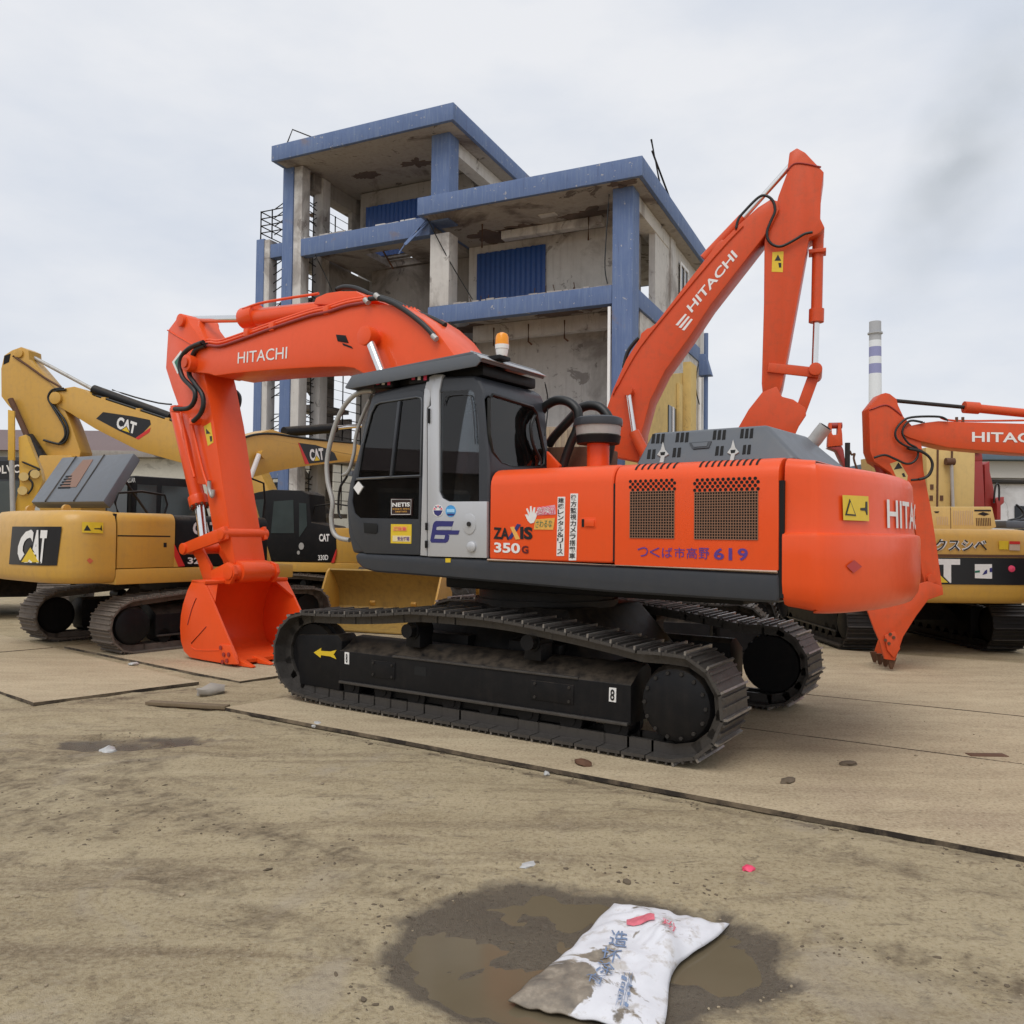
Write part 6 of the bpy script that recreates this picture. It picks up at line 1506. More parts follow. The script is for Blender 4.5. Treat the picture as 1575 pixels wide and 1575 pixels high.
tail_patch('warning_print', C1, ol, ZC([(660, 232), (688, 278), (632, 276)]), BLACKT, ws, 0.016); tail_patch('warning_print', C1, ol, ZC([(712, 258), (758, 258), (768, 235), (772, 280), (758, 268), (712, 265)]), BLACKT, ws, 0.016)
tail_patch('red_spot', C1, ol, ZC([(655, 500), (680, 482), (705, 505), (682, 528)]), mat_flat('faded_red_spot', (0.55, 0.12, 0.05), 0.6), tl, 0.006)
box('tail_seam', -1.945, -1.895, -1.3, 1.3, 1.15, 2.10, DARK, c1, 0)
# open hood: thick grey lid leaning back
Hb = [C1.x(*p, -1.95) for p in ZD([(232, 1340), (780, 1335)])]; Ht = [C1.x(*p, -1.25) for p in ZD([(1015, 968), (470, 1000)])]
quad = [Hb[0], Hb[1], Ht[0], Ht[1]]; nrm = (quad[1] - quad[0]).cross(quad[2] - quad[1]).normalized()
if nrm.x > 0: nrm = -nrm
hd = prism('hood', quad, [p - nrm * 0.16 for p in quad], GREYL, c1, 0.03)
lerp2 = lambda u, v: (quad[0].lerp(quad[1], u)).lerp(quad[3].lerp(quad[2], u), v)
for u in (0.22, 0.62): tube('hood_rib', [lerp2(u, 0.01) + nrm * 0.004, lerp2(u, 0.99) + nrm * 0.004], 0.014, BLACKP, hd, sub=1)
def on_quad(name, uv_, m_, off=0.006): return prism(name, [lerp2(*p) + nrm * off for p in uv_], [lerp2(*p) - nrm * 0.01 for p in uv_], m_, hd)
on_quad('brown_sticker', [(0.30, 0.3), (0.52, 0.3), (0.5, 0.9), (0.36, 0.9)], mat_flat('brown_print', (0.22, 0.12, 0.08), 0.6))
for k in range(5): on_quad('vent_slot', [(0.27, 0.28 + k * 0.06), (0.44 - k * 0.02, 0.28 + k * 0.06), (0.44 - k * 0.02, 0.31 + k * 0.06), (0.27, 0.31 + k * 0.06)], DARK, 0.008)
cyl('hood_prop', lerp2(0.95, 0.6) - nrm * 0.05, Vector((-1.0, -0.6, 2.1)), 0.02, DARKST, c1)
cb1 = simple_cab(c1, -0.75, 0.85, 0.42, 1.32, 1.28, 2.80, BLACKP, GLASSL)
ptext('lettering', C1, 'x', -0.76, 'CATERPILLAR', ZD([(880, 1198)])[0], ZD([(1030, 1190)])[0], ZD([(880, 1165)])[0], WHITE, cb1, 0.01, 0.02, -1)
bn = -0.27
P = [C1.y(px, py, bn) for px, py in ZE([(960, 452), (600, 418), (470, 388), (400, 362), (340, 378), (260, 405), (170, 440), (110, 500)])] + [Vector((0.9, bn, 2.3)), Vector((0.35, bn, 1.75)), Vector((0.6, bn, 1.55)), Vector((1.25, bn, 1.95))] + [C1.y(px, py, bn) for px, py in ZE([(200, 735), (270, 692), (400, 655), (600, 620), (940, 580)])]
tipx = max(p.x for p in P); zt2 = P[0].z; zb3 = P[-1].z
P = [Vector((tipx + 1.4, bn, zt2 - 0.35)), ] + P + [Vector((tipx + 1.4, bn, zb3 + 0.05))]
b1 = prism('boom', P, [Vector((p.x, 0.27, p.z)) for p in P], YELLOW, c1, 0.015)
decal('black_swoosh', C1, 'y', bn, ZE([(582, 455), (700, 470), (780, 495), (830, 525), (852, 575), (650, 600)]), BLACKT, b1, 0.004, -1)
decal('red_stripe', C1, 'y', bn, ZE([(578, 452), (588, 460), (655, 600), (628, 604)]), REDP, b1, 0.0055, -1)
cat_logo(C1, ZE([(662, 583)])[0], ZE([(757, 572)])[0], ZE([(652, 500)])[0], b1, bn, sgn=-1)
cs = cyl('stick_cylinder', C1.y(*ZE([(480, 380)])[0], 0), C1.y(*ZE([(835, 352)])[0], 0), 0.10, BLACKP, c1); cyl('rod', C1.y(*ZE([(835, 352)])[0], 0), C1.y(*ZE([(1010, 335)])[0], 0), 0.045, CHROME, cs)
cl = cyl('lift_rod', C1.y(*ZE([(308, 535)])[0], bn - 0.12), C1.y(*ZE([(222, 765)])[0], bn - 0.12), 0.045, WHITE, c1); cyl('lift_cylinder', C1.y(*ZE([(222, 765)])[0], bn - 0.12), Vector((1.45, bn - 0.12, 1.3)), 0.08, YELLOW, c1)
c_ = C1.y(*ZE([(308, 538)])[0], bn); cyl('cross_pin', c_ + Vector((0, -0.17, 0)), c_ + Vector((0, 0.7, 0)), 0.075, YELLOW, b1)
tube('hose', [C1.y(px, py, bn) for px, py in ZE([(170, 430), (280, 398), (400, 392), (520, 408), (700, 432), (960, 455)])], 0.022, RUBBER, b1, sub=4)
box('arm', tipx + 1.0, tipx + 1.45, -0.2, 0.2, zb3 - 1.1, zb3 + 0.25, YELLOW, c1, 0.03)

# ---- yellow excavator further back, facing left
E1f = Fr(-5.1, 20.5, R(8), -0.12)
e1 = thing('excavator', 'yellow excavator with black cab farther back, its boom reaching to the far left', 'excavator', E1f, 'yellow excavators')
small_tracks(e1, OLDTRK, 1)
side_slab('deck', [(-1.92, 0.98), (1.6, 0.98), (1.6, 1.2), (-1.92, 1.2)], 1.35, -1.35, YELLOW, e1, 0.02)
side_slab('house', [(-1.92, 1.2), (-0.62, 1.2), (-0.62, 2.0), (-1.92, 2.0)], 1.33, -1.33, YELLOW, e1, 0.03)
round_tail('counterweight', -1.93, 0.82, 1.36, 0.98, 2.05, YELLOW, e1)
cbp = ZE([(232, 815), (300, 795), (400, 778), (600, 785), (655, 810), (668, 1005), (800, 1030), (836, 1060), (842, 1200), (815, 1282), (330, 1272), (270, 1250), (236, 1100)])
cbe = slab('cab', E1f, 'y', 1.36, cbp, 0.35, BLACKP, e1, 0.03)
slab('window_pane', E1f, 'y', 1.37, ZE([(410, 860), (545, 850), (550, 1080), (390, 1080)]), 1.33, GLASSL, cbe, 0); slab('window_pane', E1f, 'y', 1.37, ZE([(585, 870), (635, 875), (640, 1030), (585, 1110)]), 1.33, GLASSL, cbe, 0)
slab('window_pane', E1f, 'y', 1.37, ZE([(248, 850), (345, 845), (350, 900), (310, 1100), (270, 1090)]), 1.33, GLASSL, cbe, 0)
ptext('lettering', E1f, 'y', 1.36, 'CAT', ZE([(725, 1138)])[0], ZE([(796, 1138)])[0], ZE([(725, 1085)])[0], WHITE, cbe, 0.012, 0.04)
ptext('lettering', E1f, 'y', 1.36, '330D', ZE([(718, 1268)])[0], ZE([(788, 1266)])[0], ZE([(718, 1232)])[0], WHITE, cbe, 0.012, 0.02)
slab('red_stripe', E1f, 'y', 1.372, ZE([(842, 1190), (842, 1225), (826, 1285), (806, 1285)]), 1.3, REDP, cbe, 0)
for u, v, r_ in ((600, 1170, 18), (580, 1215, 10)):
    decal('white_mark', E1f, 'y', 1.36, ZE([(u + r_ * math.cos(t), v + r_ * 1.4 * math.sin(t)) for t in [k * math.pi / 5 for k in range(10)]]), GALV, cbe, 0.01)
be_ = 0.28
P = [E1f.y(px, py, be_) for px, py in ZD([(400, 540), (420, 505), (480, 478), (560, 465), (640, 490), (700, 535), (1340, 745), (1600, 830), (1900, 960)])] + [Vector((0.6, be_, 2.4)), Vector((0.2, be_, 1.7)), Vector((0.6, be_, 1.5)), Vector((1.1, be_, 2.0))] + [E1f.y(px, py, be_) for px, py in ZD([(1650, 1130), (1380, 1045), (1050, 952), (720, 785), (540, 672), (430, 610)])]
be1 = prism('boom', P, [Vector((p.x, -0.28, p.z)) for p in P], YELLOW, e1, 0.015)
decal('black_swoosh', E1f, 'y', be_, ZD([(728, 708), (780, 658), (1000, 690), (1135, 718), (1142, 752), (1038, 862), (900, 800)]), BLACKT, be1, 0.004)
decal('red_stripe', E1f, 'y', be_, ZD([(1140, 775), (1132, 810), (1045, 868), (1025, 855)]), REDP, be1, 0.0055)
cat_logo(E1f, ZD([(878, 778)])[0], ZD([(1022, 828)])[0], ZD([(895, 690)])[0], be1, be_)
ap = ZD([(30, 230), (90, 190), (160, 165), (215, 190), (220, 260), (300, 350), (400, 470), (440, 560), (480, 620), (540, 760), (610, 960), (560, 1150), (470, 1250), (330, 1000), (170, 800), (100, 650), (55, 600), (10, 540), (8, 330)])
ae = slab('arm', E1f, 'y', 0.24, ap, -0.24, YELLOW, e1, 0.015)
slab('dark_notch', E1f, 'y', 0.245, ZD([(32, 232), (80, 215), (68, 280), (25, 300)]), 0.2, BLACKP, ae, 0)
cs = cyl('stick_cylinder', E1f.y(*ZD([(710, 490)])[0], 0), E1f.y(*ZD([(1290, 700)])[0], 0), 0.13, BLACKP, e1); cyl('rod', E1f.y(*ZD([(190, 210)])[0], 0), E1f.y(*ZD([(710, 490)])[0], 0), 0.05, GALV, cs)
cyl('bucket_cylinder', E1f.y(*ZD([(210, 850)])[0], 0.35), E1f.y(*ZD([(390, 1120)])[0], 0.35), 0.15, BLACKP, e1); cyl('bucket_rod', E1f.y(*ZD([(80, 560)])[0], 0.35), E1f.y(*ZD([(210, 850)])[0], 0.35), 0.07, RUST, e1)
for L_ in ([(480, 480), (400, 490), (365, 550), (400, 620), (450, 700), (490, 780), (490, 850), (440, 905)], [(500, 490), (420, 500), (385, 560), (430, 640), (490, 720), (515, 800), (500, 870), (450, 900), (330, 870)]):
    tube('hose', [E1f.y(px, py, 0.30) for px, py in ZD(L_)], 0.03, RUBBER, ae, sub=5)
tube('pipe', [E1f.y(px, py, 0.26) for px, py in ZD([(100, 235), (200, 300), (340, 400), (460, 470)])], 0.028, RUST, ae, sub=3)
tube('top_rail', [E1f.y(px, py, -0.2) for px, py in ZD([(850, 490), (1020, 545), (1200, 590), (1300, 600)])], 0.02, DARKST, be1, sub=2)
# bucket of that machine, folded down behind the open hood
slab('bucket', E1f, 'y', 0.6, [(60, 700), (110, 700), (130, 760), (120, 800), (70, 805), (50, 760)], -0.6, YELLOW, e1, 0.04)

# ---- dark machine with yellow arm at the far left edge
VF = Fr(-11.2, 18.5, R(70), -0.1)
vo = thing('excavator', 'grey cabbed yellow excavator at the left edge, lettering band over its window', 'excavator', VF, 'yellow excavators')
small_tracks(vo, OLDTRK, -1)
side_slab('house', [(-1.9, 0.95), (1.5, 0.95), (1.5, 1.75), (-1.9, 1.75)], 1.35, -1.35, YELLOW2, vo, 0.05)
vx = -0.4
cv = slab('cab', VF, 'x', vx, [(-60, 700), (34, 703), (34, 805), (-60, 805)], vx + 1.2, GREYP, vo, 0.03)
slab('name_band', VF, 'x', vx - 0.012, [(-58, 709), (33, 709), (33, 736), (-58, 736)], vx + 0.05, BLACKT, cv, 0)
ptext('lettering', VF, 'x', vx - 0.012, 'VOLVO', (-22, 730), (33, 727), (-22, 717), WHITE, cv, 0.008, 0.02, -1)
slab('window_pane', VF, 'x', vx - 0.012, [(-55, 740), (30, 740), (24, 790), (-55, 795)], vx + 0.05, GLASSL, cv, 0)
ya = slab('arm', VF, 'x', vx - 1.2, [(28, 672), (40, 668), (62, 722), (66, 740), (40, 800), (18, 800), (30, 745)], vx - 0.8, YELLOW2, vo, 0.02)
slab('post', VF, 'x', vx - 1.3, [(12, 630), (22, 632), (22, 708), (12, 708)], vx - 1.2, YELLOW2, vo, 0.01)
cyl('post_rod', VF.x(18, 708, vx - 1.25), VF.x(20, 790, vx - 1.25), 0.05, GALV, vo)
tube('hose', [VF.x(px, py, vx - 1.25) for px, py in q(0, 640, 9.843, [(330, 690), (450, 740), (600, 810), (470, 830), (430, 930), (490, 1010), (480, 1100), (420, 1180)])], 0.02, RUBBER, ya, sub=5)
for u, v in ((370, 920), (350, 1130), (540, 880)):
    c_ = VF.x(*q(0, 640, 9.843, [(u, v)])[0], vx - 1.2); cyl('pin_boss', c_, c_ + Vector((-0.08, 0, 0)), 0.09, PALEYEL, ya)

# ---- wheel loader: bucket towards us, rest hidden behind the main machine
LF = Fr(-1.35, 18.9, R(-70), -0.09)
ld = thing('wheel_loader', 'yellow wheel loader behind the excavator, open bucket facing us', 'loader', LF)
bx_ = 3.1
prof_o = [(bx_ + 0.62, 0.02), (bx_ + 0.2, 0.02), (bx_ - 0.15, 0.12), (bx_ - 0.35, 0.40), (bx_ - 0.32, 0.75), (bx_ - 0.1, 1.05), (bx_ + 0.05, 1.16)]
prof_i = [(bx_ + 0.07, 1.13), (bx_ - 0.06, 1.03), (bx_ - 0.27, 0.74), (bx_ - 0.30, 0.41), (bx_ - 0.12, 0.16), (bx_ + 0.2, 0.055), (bx_ + 0.62, 0.045)]
WBK = mat_paint('worn_bucket_yellow', (0.36, 0.23, 0.055), 0.6, 0.6, (0.16, 0.10, 0.045), 0.0)
lb_ = side_slab('bucket', prof_o + prof_i, 1.22, -1.22, WBK, ld, 0.0)
for yy in (1.25, -1.21): side_slab('bucket_side', [(bx_ + 0.62, 0.02), (bx_ + 0.2, 0.02), (bx_ - 0.15, 0.12), (bx_ - 0.35, 0.40), (bx_ - 0.32, 0.75), (bx_ + 0.05, 1.16), (bx_ + 0.14, 1.1), (bx_ + 0.5, 0.35)], yy, yy - 0.04, YELLOW, lb_, 0.004)
for yy in (1.05, -1.05):
    for xx in (1.35, -1.35):
        wh = lathe('wheel', [(-0.24, 0.35), (-0.26, 0.6), (-0.2, 0.70), (0.2, 0.70), (0.26, 0.6), (0.24, 0.35), (0.1, 0.3), (0.1, 0.02)], (xx, yy, 0.71), (0, 1 if yy > 0 else -1, 0), TYRE, ld, 32)
        bm = bmesh.new()
        for k in range(22):
            a = 2 * math.pi * k / 22
            for s_ in (-1, 1):
                M = Matrix.Translation((xx, yy, 0.71)) @ Matrix.Rotation(a, 4, 'Y') @ Matrix.Translation((0, 0, 0.715)) @ Matrix.Rotation(s_ * 0.5, 4, 'Z')
                c = [M @ Vector(v) for v in ((-0.04, 0.0 if s_ > 0 else -0.25, -0.03), (0.04, 0.0 if s_ > 0 else -0.25, -0.03), (0.04, 0.25 if s_ > 0 else 0, -0.03), (-0.04, 0.25 if s_ > 0 else 0, -0.03))]
                add_prism(bm, c, [p + (M.to_3x3() @ Vector((0, 0, 0.05))) for p in c])
        obj('tread', finish(bm, 'tread'), wh, TYRE)['kind'] = 'stuff'
        lathe('rim', [(0.0, 0.3), (0.11, 0.34), (0.13, 0.1), (0.2, 0.08), (0.2, 0.01)], (xx, yy, 0.71), (0, 1 if yy > 0 else -1, 0), YELLOW, wh, 20)
side_slab('front_frame', [(0.2, 0.6), (1.9, 0.6), (1.9, 1.2), (0.8, 1.7), (0.2, 1.3)], 0.5, -0.5, YELLOW, ld, 0.03)
side_slab('rear_body', [(-2.6, 0.7), (0.1, 0.7), (0.1, 1.5), (-0.9, 1.5), (-1.0, 1.9), (-2.6, 1.8)], 0.75, -0.75, YELLOW, ld, 0.05)
simple_cab(ld, -0.9, 0.35, -0.65, 0.65, 1.5, 2.75, YELLOW)
for yy in (0.45, -0.45): link('lift_arm', LF, (0, 0), (1, 1), 0, 0, 0.0, YELLOW, ld) if False else side_slab('lift_arm', [(0.7, 1.7), (0.85, 1.85), (2.2, 1.1), (2.85, 0.5), (2.75, 0.35), (2.0, 0.85)], yy + 0.06, yy - 0.06, YELLOW, ld, 0.02)
slab('hitch_block', LF, 'y', -0.3, [(700, 890), (740, 890), (740, 925), (700, 925)], -0.6, ORANGE2, ld, 0.02)

# ---- yellow excavator on the right, tail square to us
D1f = Fr(6.98, 15.6, R(90), -0.08)
d1 = thing('excavator', 'yellow excavator on the right with black lettered band across its tail', 'excavator', D1f, 'yellow excavators')
small_tracks(d1, DARKST, -1)
side_slab('deck', [(-1.92, 0.92), (1.3, 0.92), (1.3, 1.2), (-1.92, 1.2)], 1.35, -1.35, YELLOW, d1, 0.02)
side_slab('house', [(-1.92, 1.2), (0.0, 1.2), (0.0, 2.0), (-1.92, 2.0)], 1.33, -1.33, YELLOW, d1, 0.03)
tl2, ol2 = round_tail('counterweight', -1.95, 0.80, 1.37, 0.86, 2.02, YELLOW, d1, 0.35)
T = lambda l: Z7b(l)
tail_patch('black_band', D1f, ol2, [(1400, 857), (1600, 858), (1600, 899), (1400, 898)], BLACKT, tl2, 0.01)
tail_patch('trim_line', D1f, ol2, [(1400, 852), (1600, 853), (1600, 857), (1400, 856)], RUST, tl2, 0.012)
yA2, zA2 = tail_hit(D1f, ol2, 1396, 896); yB2, zB2 = tail_hit(D1f, ol2, 1476, 896); _, zC2 = tail_hit(D1f, ol2, 1430, 859)
text_on('lettering', 'CAT', (0, 0, 0), (1, 0, 0), (0, 1, 0), (0, 0, 1), WHITE, tl2, weight=0.05, fn=lambda u, v: tail_point(ol2, yA2 + (yB2 - yA2) * u, zA2 + (zC2 - zA2) * v, 0.016))
tail_patch('logo_triangle', D1f, ol2, [(1412, 897), (1462, 897), (1437, 874)], BLACKT, tl2, 0.020); tail_patch('logo_triangle', D1f, ol2, [(1416, 896), (1458, 896), (1437, 878)], YELLOWS, tl2, 0.024)
yA3, zA3 = tail_hit(D1f, ol2, *T([(905, 430)])[0]); yB3, _ = tail_hit(D1f, ol2, *T([(1283, 432)])[0]); _, zC3 = tail_hit(D1f, ol2, *T([(905, 338)])[0])
for wgt, m_, of in ((0.06, WHITE, 0.010), (0.006, BLACKT, 0.015)):
    text_on('lettering', 'クスシベ', (0, 0, 0), (1, 0, 0), (0, 1, 0), (0, 0, 1), m_, tl2, weight=wgt, fn=lambda u, v: tail_point(ol2, yA3 + (yB3 - yA3) * u, zA3 + (zC3 - zA3) * v, of))
s_ = tail_patch('white_sticker', D1f, ol2, T([(1200, 530), (1332, 530), (1335, 640), (1203, 636)]), WHITE, tl2, 0.016)
tail_patch('sticker_print', D1f, ol2, T([(1205, 580), (1242, 576), (1245, 592), (1208, 596)]), GREENP, s_, 0.02); tail_patch('sticker_print', D1f, ol2, T([(1265, 580), (1300, 570), (1290, 600), (1250, 612)]), NAVY, s_, 0.02); tail_patch('sticker_print', D1f, ol2, T([(1305, 560), (1320, 556), (1322, 590), (1306, 590)]), NAVY, s_, 0.02)
tail_patch('sticker', D1f, ol2, T([(1460, 356), (1540, 358), (1540, 428), (1460, 425)]), CREAM, tl2, 0.012); tail_patch('sticker', D1f, ol2, T([(1385, 352), (1455, 356), (1450, 420), (1385, 418)]), YELLOWS, tl2, 0.012); tail_patch('sticker', D1f, ol2, T([(1460, 356), (1540, 358), (1540, 380), (1460, 378)]), REDP, tl2, 0.016)
yr, zr = tail_hit(D1f, ol2, *T([(1475, 565)])[0]); rp = tail_point(ol2, yr, zr, 0.0); lathe('tail_lamp', [(0, 0.055), (0.03, 0.05), (0.045, 0.001)], rp, (-1, 0, 0), PINK, tl2, 16)
# vented hood
hd2 = slab('hood', D1f, 'x', -1.75, T([(780, 95), (1335, 95), (1368, 250), (1300, 275), (800, 275)]), -0.4, PALEYEL, d1, 0.02)
def hslot(u0, u1, v0, v1, m_=DARK): slab('vent_slot', D1f, 'x', -1.756, T([(u0, v0), (u1, v0), (u1 + 4, v1), (u0 + 4, v1)]), -1.70, m_, hd2, 0)
for k in range(9): hslot(1212 + k * 13, 1218 + k * 13, 180, 240, RUST)
for k in range(7): hslot(915 + k * 13, 918 + k * 13, 170, 235, CREAM)
for k in range(12): hslot(1040 + k * 13, 1043 + k * 13, 125, 235, CREAM)
slab('hood_mark', D1f, 'x', -1.756, T([(1225, 150), (1265, 135), (1315, 150), (1275, 165)]), -1.7, BLACKT, hd2, 0)
slab('hood_mark', D1f, 'x', -1.756, T([(1200, 118), (1325, 118), (1325, 130), (1200, 130)]), -1.7, BLACKT, hd2, 0)
slab('hood_mark', D1f, 'x', -1.756, T([(895, 130), (935, 130), (925, 142), (905, 142)]), -1.7, BLACKT, hd2, 0)
slab('hood_line', D1f, 'x', -1.755, T([(1018, 100), (1022, 100), (1024, 270), (1020, 270)]), -1.7, RUST, hd2, 0)
# boom seen from behind
bo = slab('boom', D1f, 'x', 0.2, [(1424, 688), (1500, 692), (1498, 800), (1428, 800)], 0.7, PALEYEL, d1, 0.02)
for a, b in ((1441, 1444), (1463, 1466)): slab('boom_groove', D1f, 'x', 0.19, [(a, 690), (b, 690), (b - 1, 800), (a - 1, 800)], 0.3, RUST, bo, 0)
for a, v in ((1430, 762), (1446, 762), (1431, 745)): slab('boom_plate', D1f, 'x', 0.188, [(a, v), (a + 5, v), (a + 5, v + 8), (a, v + 8)], 0.3, RUST, bo, 0)
b0 = D1f.x(1462, 690, 0.45)
prism('boom_upper', [(0.3, b0.y - 0.35, 2.4), (0.3, b0.y + 0.35, 2.4), (0.5, b0.y + 0.35, b0.z), (0.5, b0.y - 0.35, b0.z)], [(3.8, b0.y - 0.3, 3.1), (3.8, b0.y + 0.3, 3.1), (3.9, b0.y + 0.3, b0.z + 0.1), (3.9, b0.y - 0.3, b0.z + 0.1)], PALEYEL, bo, 0.02)
cyl('lift_rod', D1f.x(1463.5, 714, 0.1), D1f.x(1466, 790, 0.1), 0.030, GALV, d1); p_ = D1f.x(1461, 710, 0.1); cyl('rod_eye', p_ + Vector((0, -0.08, 0)), p_ + Vector((0, 0.08, 0)), 0.07, RUST, d1)
simple_cab(d1, 0.1, 1.5, 0.42, 1.32, 1.2, 2.3, YELLOW)
tube('handrail', [D1f.x(px, py, -0.5) for px, py in T([(1450, 230), (1460, 200), (1530, 185), (1570, 150), (1550, 110), (1515, 80)])], 0.022, RUBBER, d1, sub=4)
tube('handrail', [D1f.x(px, py, -0.5) for px, py in T([(1480, 230), (1495, 205), (1600, 190)])], 0.03, GREYP, d1, sub=4)
slab('step_box', D1f, 'x', -0.9, T([(1440, 200), (1440, 255), (1640, 265), (1640, 205)]), -0.4, GREYL, d1, 0.03)

# ---- dark red compact excavator behind it
RFm = Fr(9.0, 18.4, R(80), -0.09)
rm = thing('excavator', 'dark red compact excavator with upright boom behind the yellow one on the right', 'excavator', RFm, 'red compact excavators')
small_tracks(rm, DARKST, -1, 1.0, 0.30, 0.75, 0.4)
side_slab('house', [(-1.0, 0.8), (0.8, 0.8), (0.8, 1.55), (-1.0, 1.55)], 0.9, -0.9, RED, rm, 0.06)
rxp = -0.4
ZR = lambda l: q(1380, 640, 8.077, l)
rb = slab('boom', RFm, 'x', rxp, ZR([(915, 560), (1060, 555), (1085, 1030), (1090, 1250), (940, 1250), (945, 1020)]), rxp + 0.45, RED, rm, 0.015)
slab('boom_head', RFm, 'x', rxp, ZR([(930, 400), (1050, 400), (1065, 555), (910, 560)]), rxp + 0.3, RED, rb, 0.02)
slab('arm', RFm, 'x', rxp + 0.1, ZR([(1085, 600), (1150, 560), (1150, 680), (1200, 900), (1220, 1250), (1095, 1250), (1090, 700)]), rxp + 0.5, RED, rm, 0.015)
for k in range(3):
    c_ = RFm.x(*ZR([(965 + k * 22, 450)])[0], rxp - 0.01); cyl('bolt', c_, c_ + Vector((-0.03, 0, 0)), 0.03, RUST, rb, n=8)
tube('hose', [RFm.x(px, py, rxp - 0.05) for px, py in ZR([(900, 630), (870, 680), (875, 760), (905, 850), (935, 920), (945, 1100)])], 0.018, RUBBER, rb, sub=5)
tube('hose', [RFm.x(px, py, rxp - 0.05) for px, py in ZR([(1200, 1080), (1215, 900), (1240, 840), (1265, 880), (1265, 1050)])], 0.02, RUBBER, rm, sub=5)
slab('valve_block', RFm, 'x', rxp - 0.05, ZR([(1220, 1020), (1330, 1000), (1330, 1080), (1290, 1110), (1290, 1290), (1240, 1290), (1240, 1100)]), rxp + 0.2, RED, rm, 0.02)
# ---- small red boom tip sticking up behind the main counterweight
QF = Fr(7.1, 20.3, R(100), -0.09)
sm_ = thing('excavator', 'small red excavator mostly hidden, only its clevis boom tip above the counterweight', 'excavator', QF, 'red compact excavators')
small_tracks(sm_, DARKST, -1, 1.0, 0.30, 0.75, 0.4)
side_slab('house', [(-1.0, 0.8), (0.8, 0.8), (0.8, 1.55), (-1.0, 1.55)], 0.9, -0.9, RED, sm_, 0.06)
ZQ = lambda l: q(1240, 640, 13.125, l); qx = -0.3
qb = slab('boom', QF, 'x', qx, ZQ([(435, 630), (720, 600), (760, 690), (800, 1000), (1040, 1500), (980, 2400), (700, 2400), (760, 1000), (620, 700)]), qx + 0.35, RED, sm_, 0.02)
slab('clevis', QF, 'x', qx - 0.02, ZQ([(470, 140), (520, 140), (520, 340), (540, 380), (640, 370), (650, 130), (700, 140), (730, 360), (740, 590), (440, 620), (455, 340)]), qx + 0.2, ORANGE2, qb, 0.01)
p0_, p1_ = QF.x(*ZQ([(455, 195)])[0], qx + 0.1), QF.x(*ZQ([(720, 190)])[0], qx + 0.1); cyl('clevis_pin', p0_, p1_, 0.075, RED, qb)
cyl('boom_cylinder', QF.x(*ZQ([(835, 540)])[0], qx), QF.x(*ZQ([(830, 1100)])[0], qx), 0.06, DARKST, sm_)
tube('hose', [QF.x(px, py, qx) for px, py in ZQ([(880, 700), (920, 780), (980, 760), (960, 850), (1000, 1000), (1040, 1100)])], 0.025, RUST, sm_, sub=4)

# ---- small fittings on the yellow machines
tube('handrail', [(-1.75, -1.05, 2.12), (-1.75, -1.05, 2.42), (-1.0, -1.05, 2.42), (-1.0, -1.05, 2.12)], 0.018, BLACKP, c1, sub=2)
tube('handrail', [(0.2, -1.2, 2.1), (0.2, -1.2, 2.7), (0.75, -1.2, 2.7), (0.75, -1.2, 2.1)], 0.018, BLACKP, c1, sub=2)
for y in (-0.6, 0.6): lathe('lifting_eye', [(-0.03, 0.02), (-0.03, 0.06), (0.03, 0.06), (0.03, 0.02)], (-2.3, y, 2.17), (0, 1, 0), YELLOW, c1, 14)
tube('handrail', [(-0.7, 1.2, 2.0), (-0.7, 1.2, 2.5), (-1.6, 1.2, 2.5), (-1.6, 1.2, 2.0)], 0.018, BLACKP, e1, sub=2)
tube('mirror_arm', [E1f.y(385, 790, 1.5), E1f.y(372, 775, 1.6), E1f.y(368, 760, 1.6)], 0.015, BLACKP, e1)
tube('hose', [E1f.y(px, py, 0.2) for px, py in ZD([(700, 525), (900, 590), (1100, 655), (1340, 735)])], 0.03, RUBBER, be1, sub=4)
tube('hose', [E1f.y(px, py, 0.0) for px, py in ZD([(690, 520), (900, 580), (1100, 645), (1340, 725)])], 0.03, RUST, be1, sub=4)
for u, v in ((800, 565), (1060, 648), (1280, 720)):
    c_ = E1f.y(*ZD([(u, v)])[0], 0.15); box('hose_clamp', c_.x - 0.06, c_.x + 0.06, -0.2, 0.25, c_.z - 0.05, c_.z + 0.05, YELLOW, be1, 0.01)
c_ = E1f.y(*ZD([(430, 555)])[0], 0.28); cyl('pivot_cap', c_, c_ + Vector((0, 0.08, 0)), 0.16, YELLOW, be1, bevel=0.015)
c_ = E1f.y(*ZD([(150, 215)])[0], 0.24); cyl('pin_cap', c_, c_ + Vector((0, 0.05, 0)), 0.11, YELLOW, ae, bevel=0.01)
# ================================================================== DISTANCE
def haze_free(n): return n
WALLW = mat_concrete('whitewashed_wall', (0.60, 0.60, 0.61), (0.30, 0.29, 0.28), 0.5)
ROOFB = mat_paint('blue_grey_roof', (0.10, 0.15, 0.20), 0.6, 0.3, (0.06, 0.08, 0.10), 0.0)
wf = thing('workshop', 'low white workshop with blue grey roof edge at the right edge of the yard', 'workshop', WF)
box('wall', 15.4, 46, 30, 44, -0.1, 4.6, WALLW, wf, 0)
box('roof', 15.0, 46.5, 29.4, 45, 4.62, 4.95, ROOFB, wf, 0.02)
box('fascia', 15.2, 46.3, 29.8, 30.0, 4.0, 4.6, mat_flat('pale_fascia', (0.50, 0.49, 0.46), 0.7), wf, 0)
cyl('wall_pipe', (15.3, 29.9, 3.86), (46, 29.9, 3.82), 0.07, DARKST, wf)
for x in (18.2, 22.8, 30.0): 
    w_ = box('window', x, x + 1.8, 29.96, 30.01, 1.2, 3.0, GLASS, wf, 0); box('window_frame', x + 0.87, x + 0.93, 29.93, 29.97, 1.2, 3.0, WHITE, w_, 0)
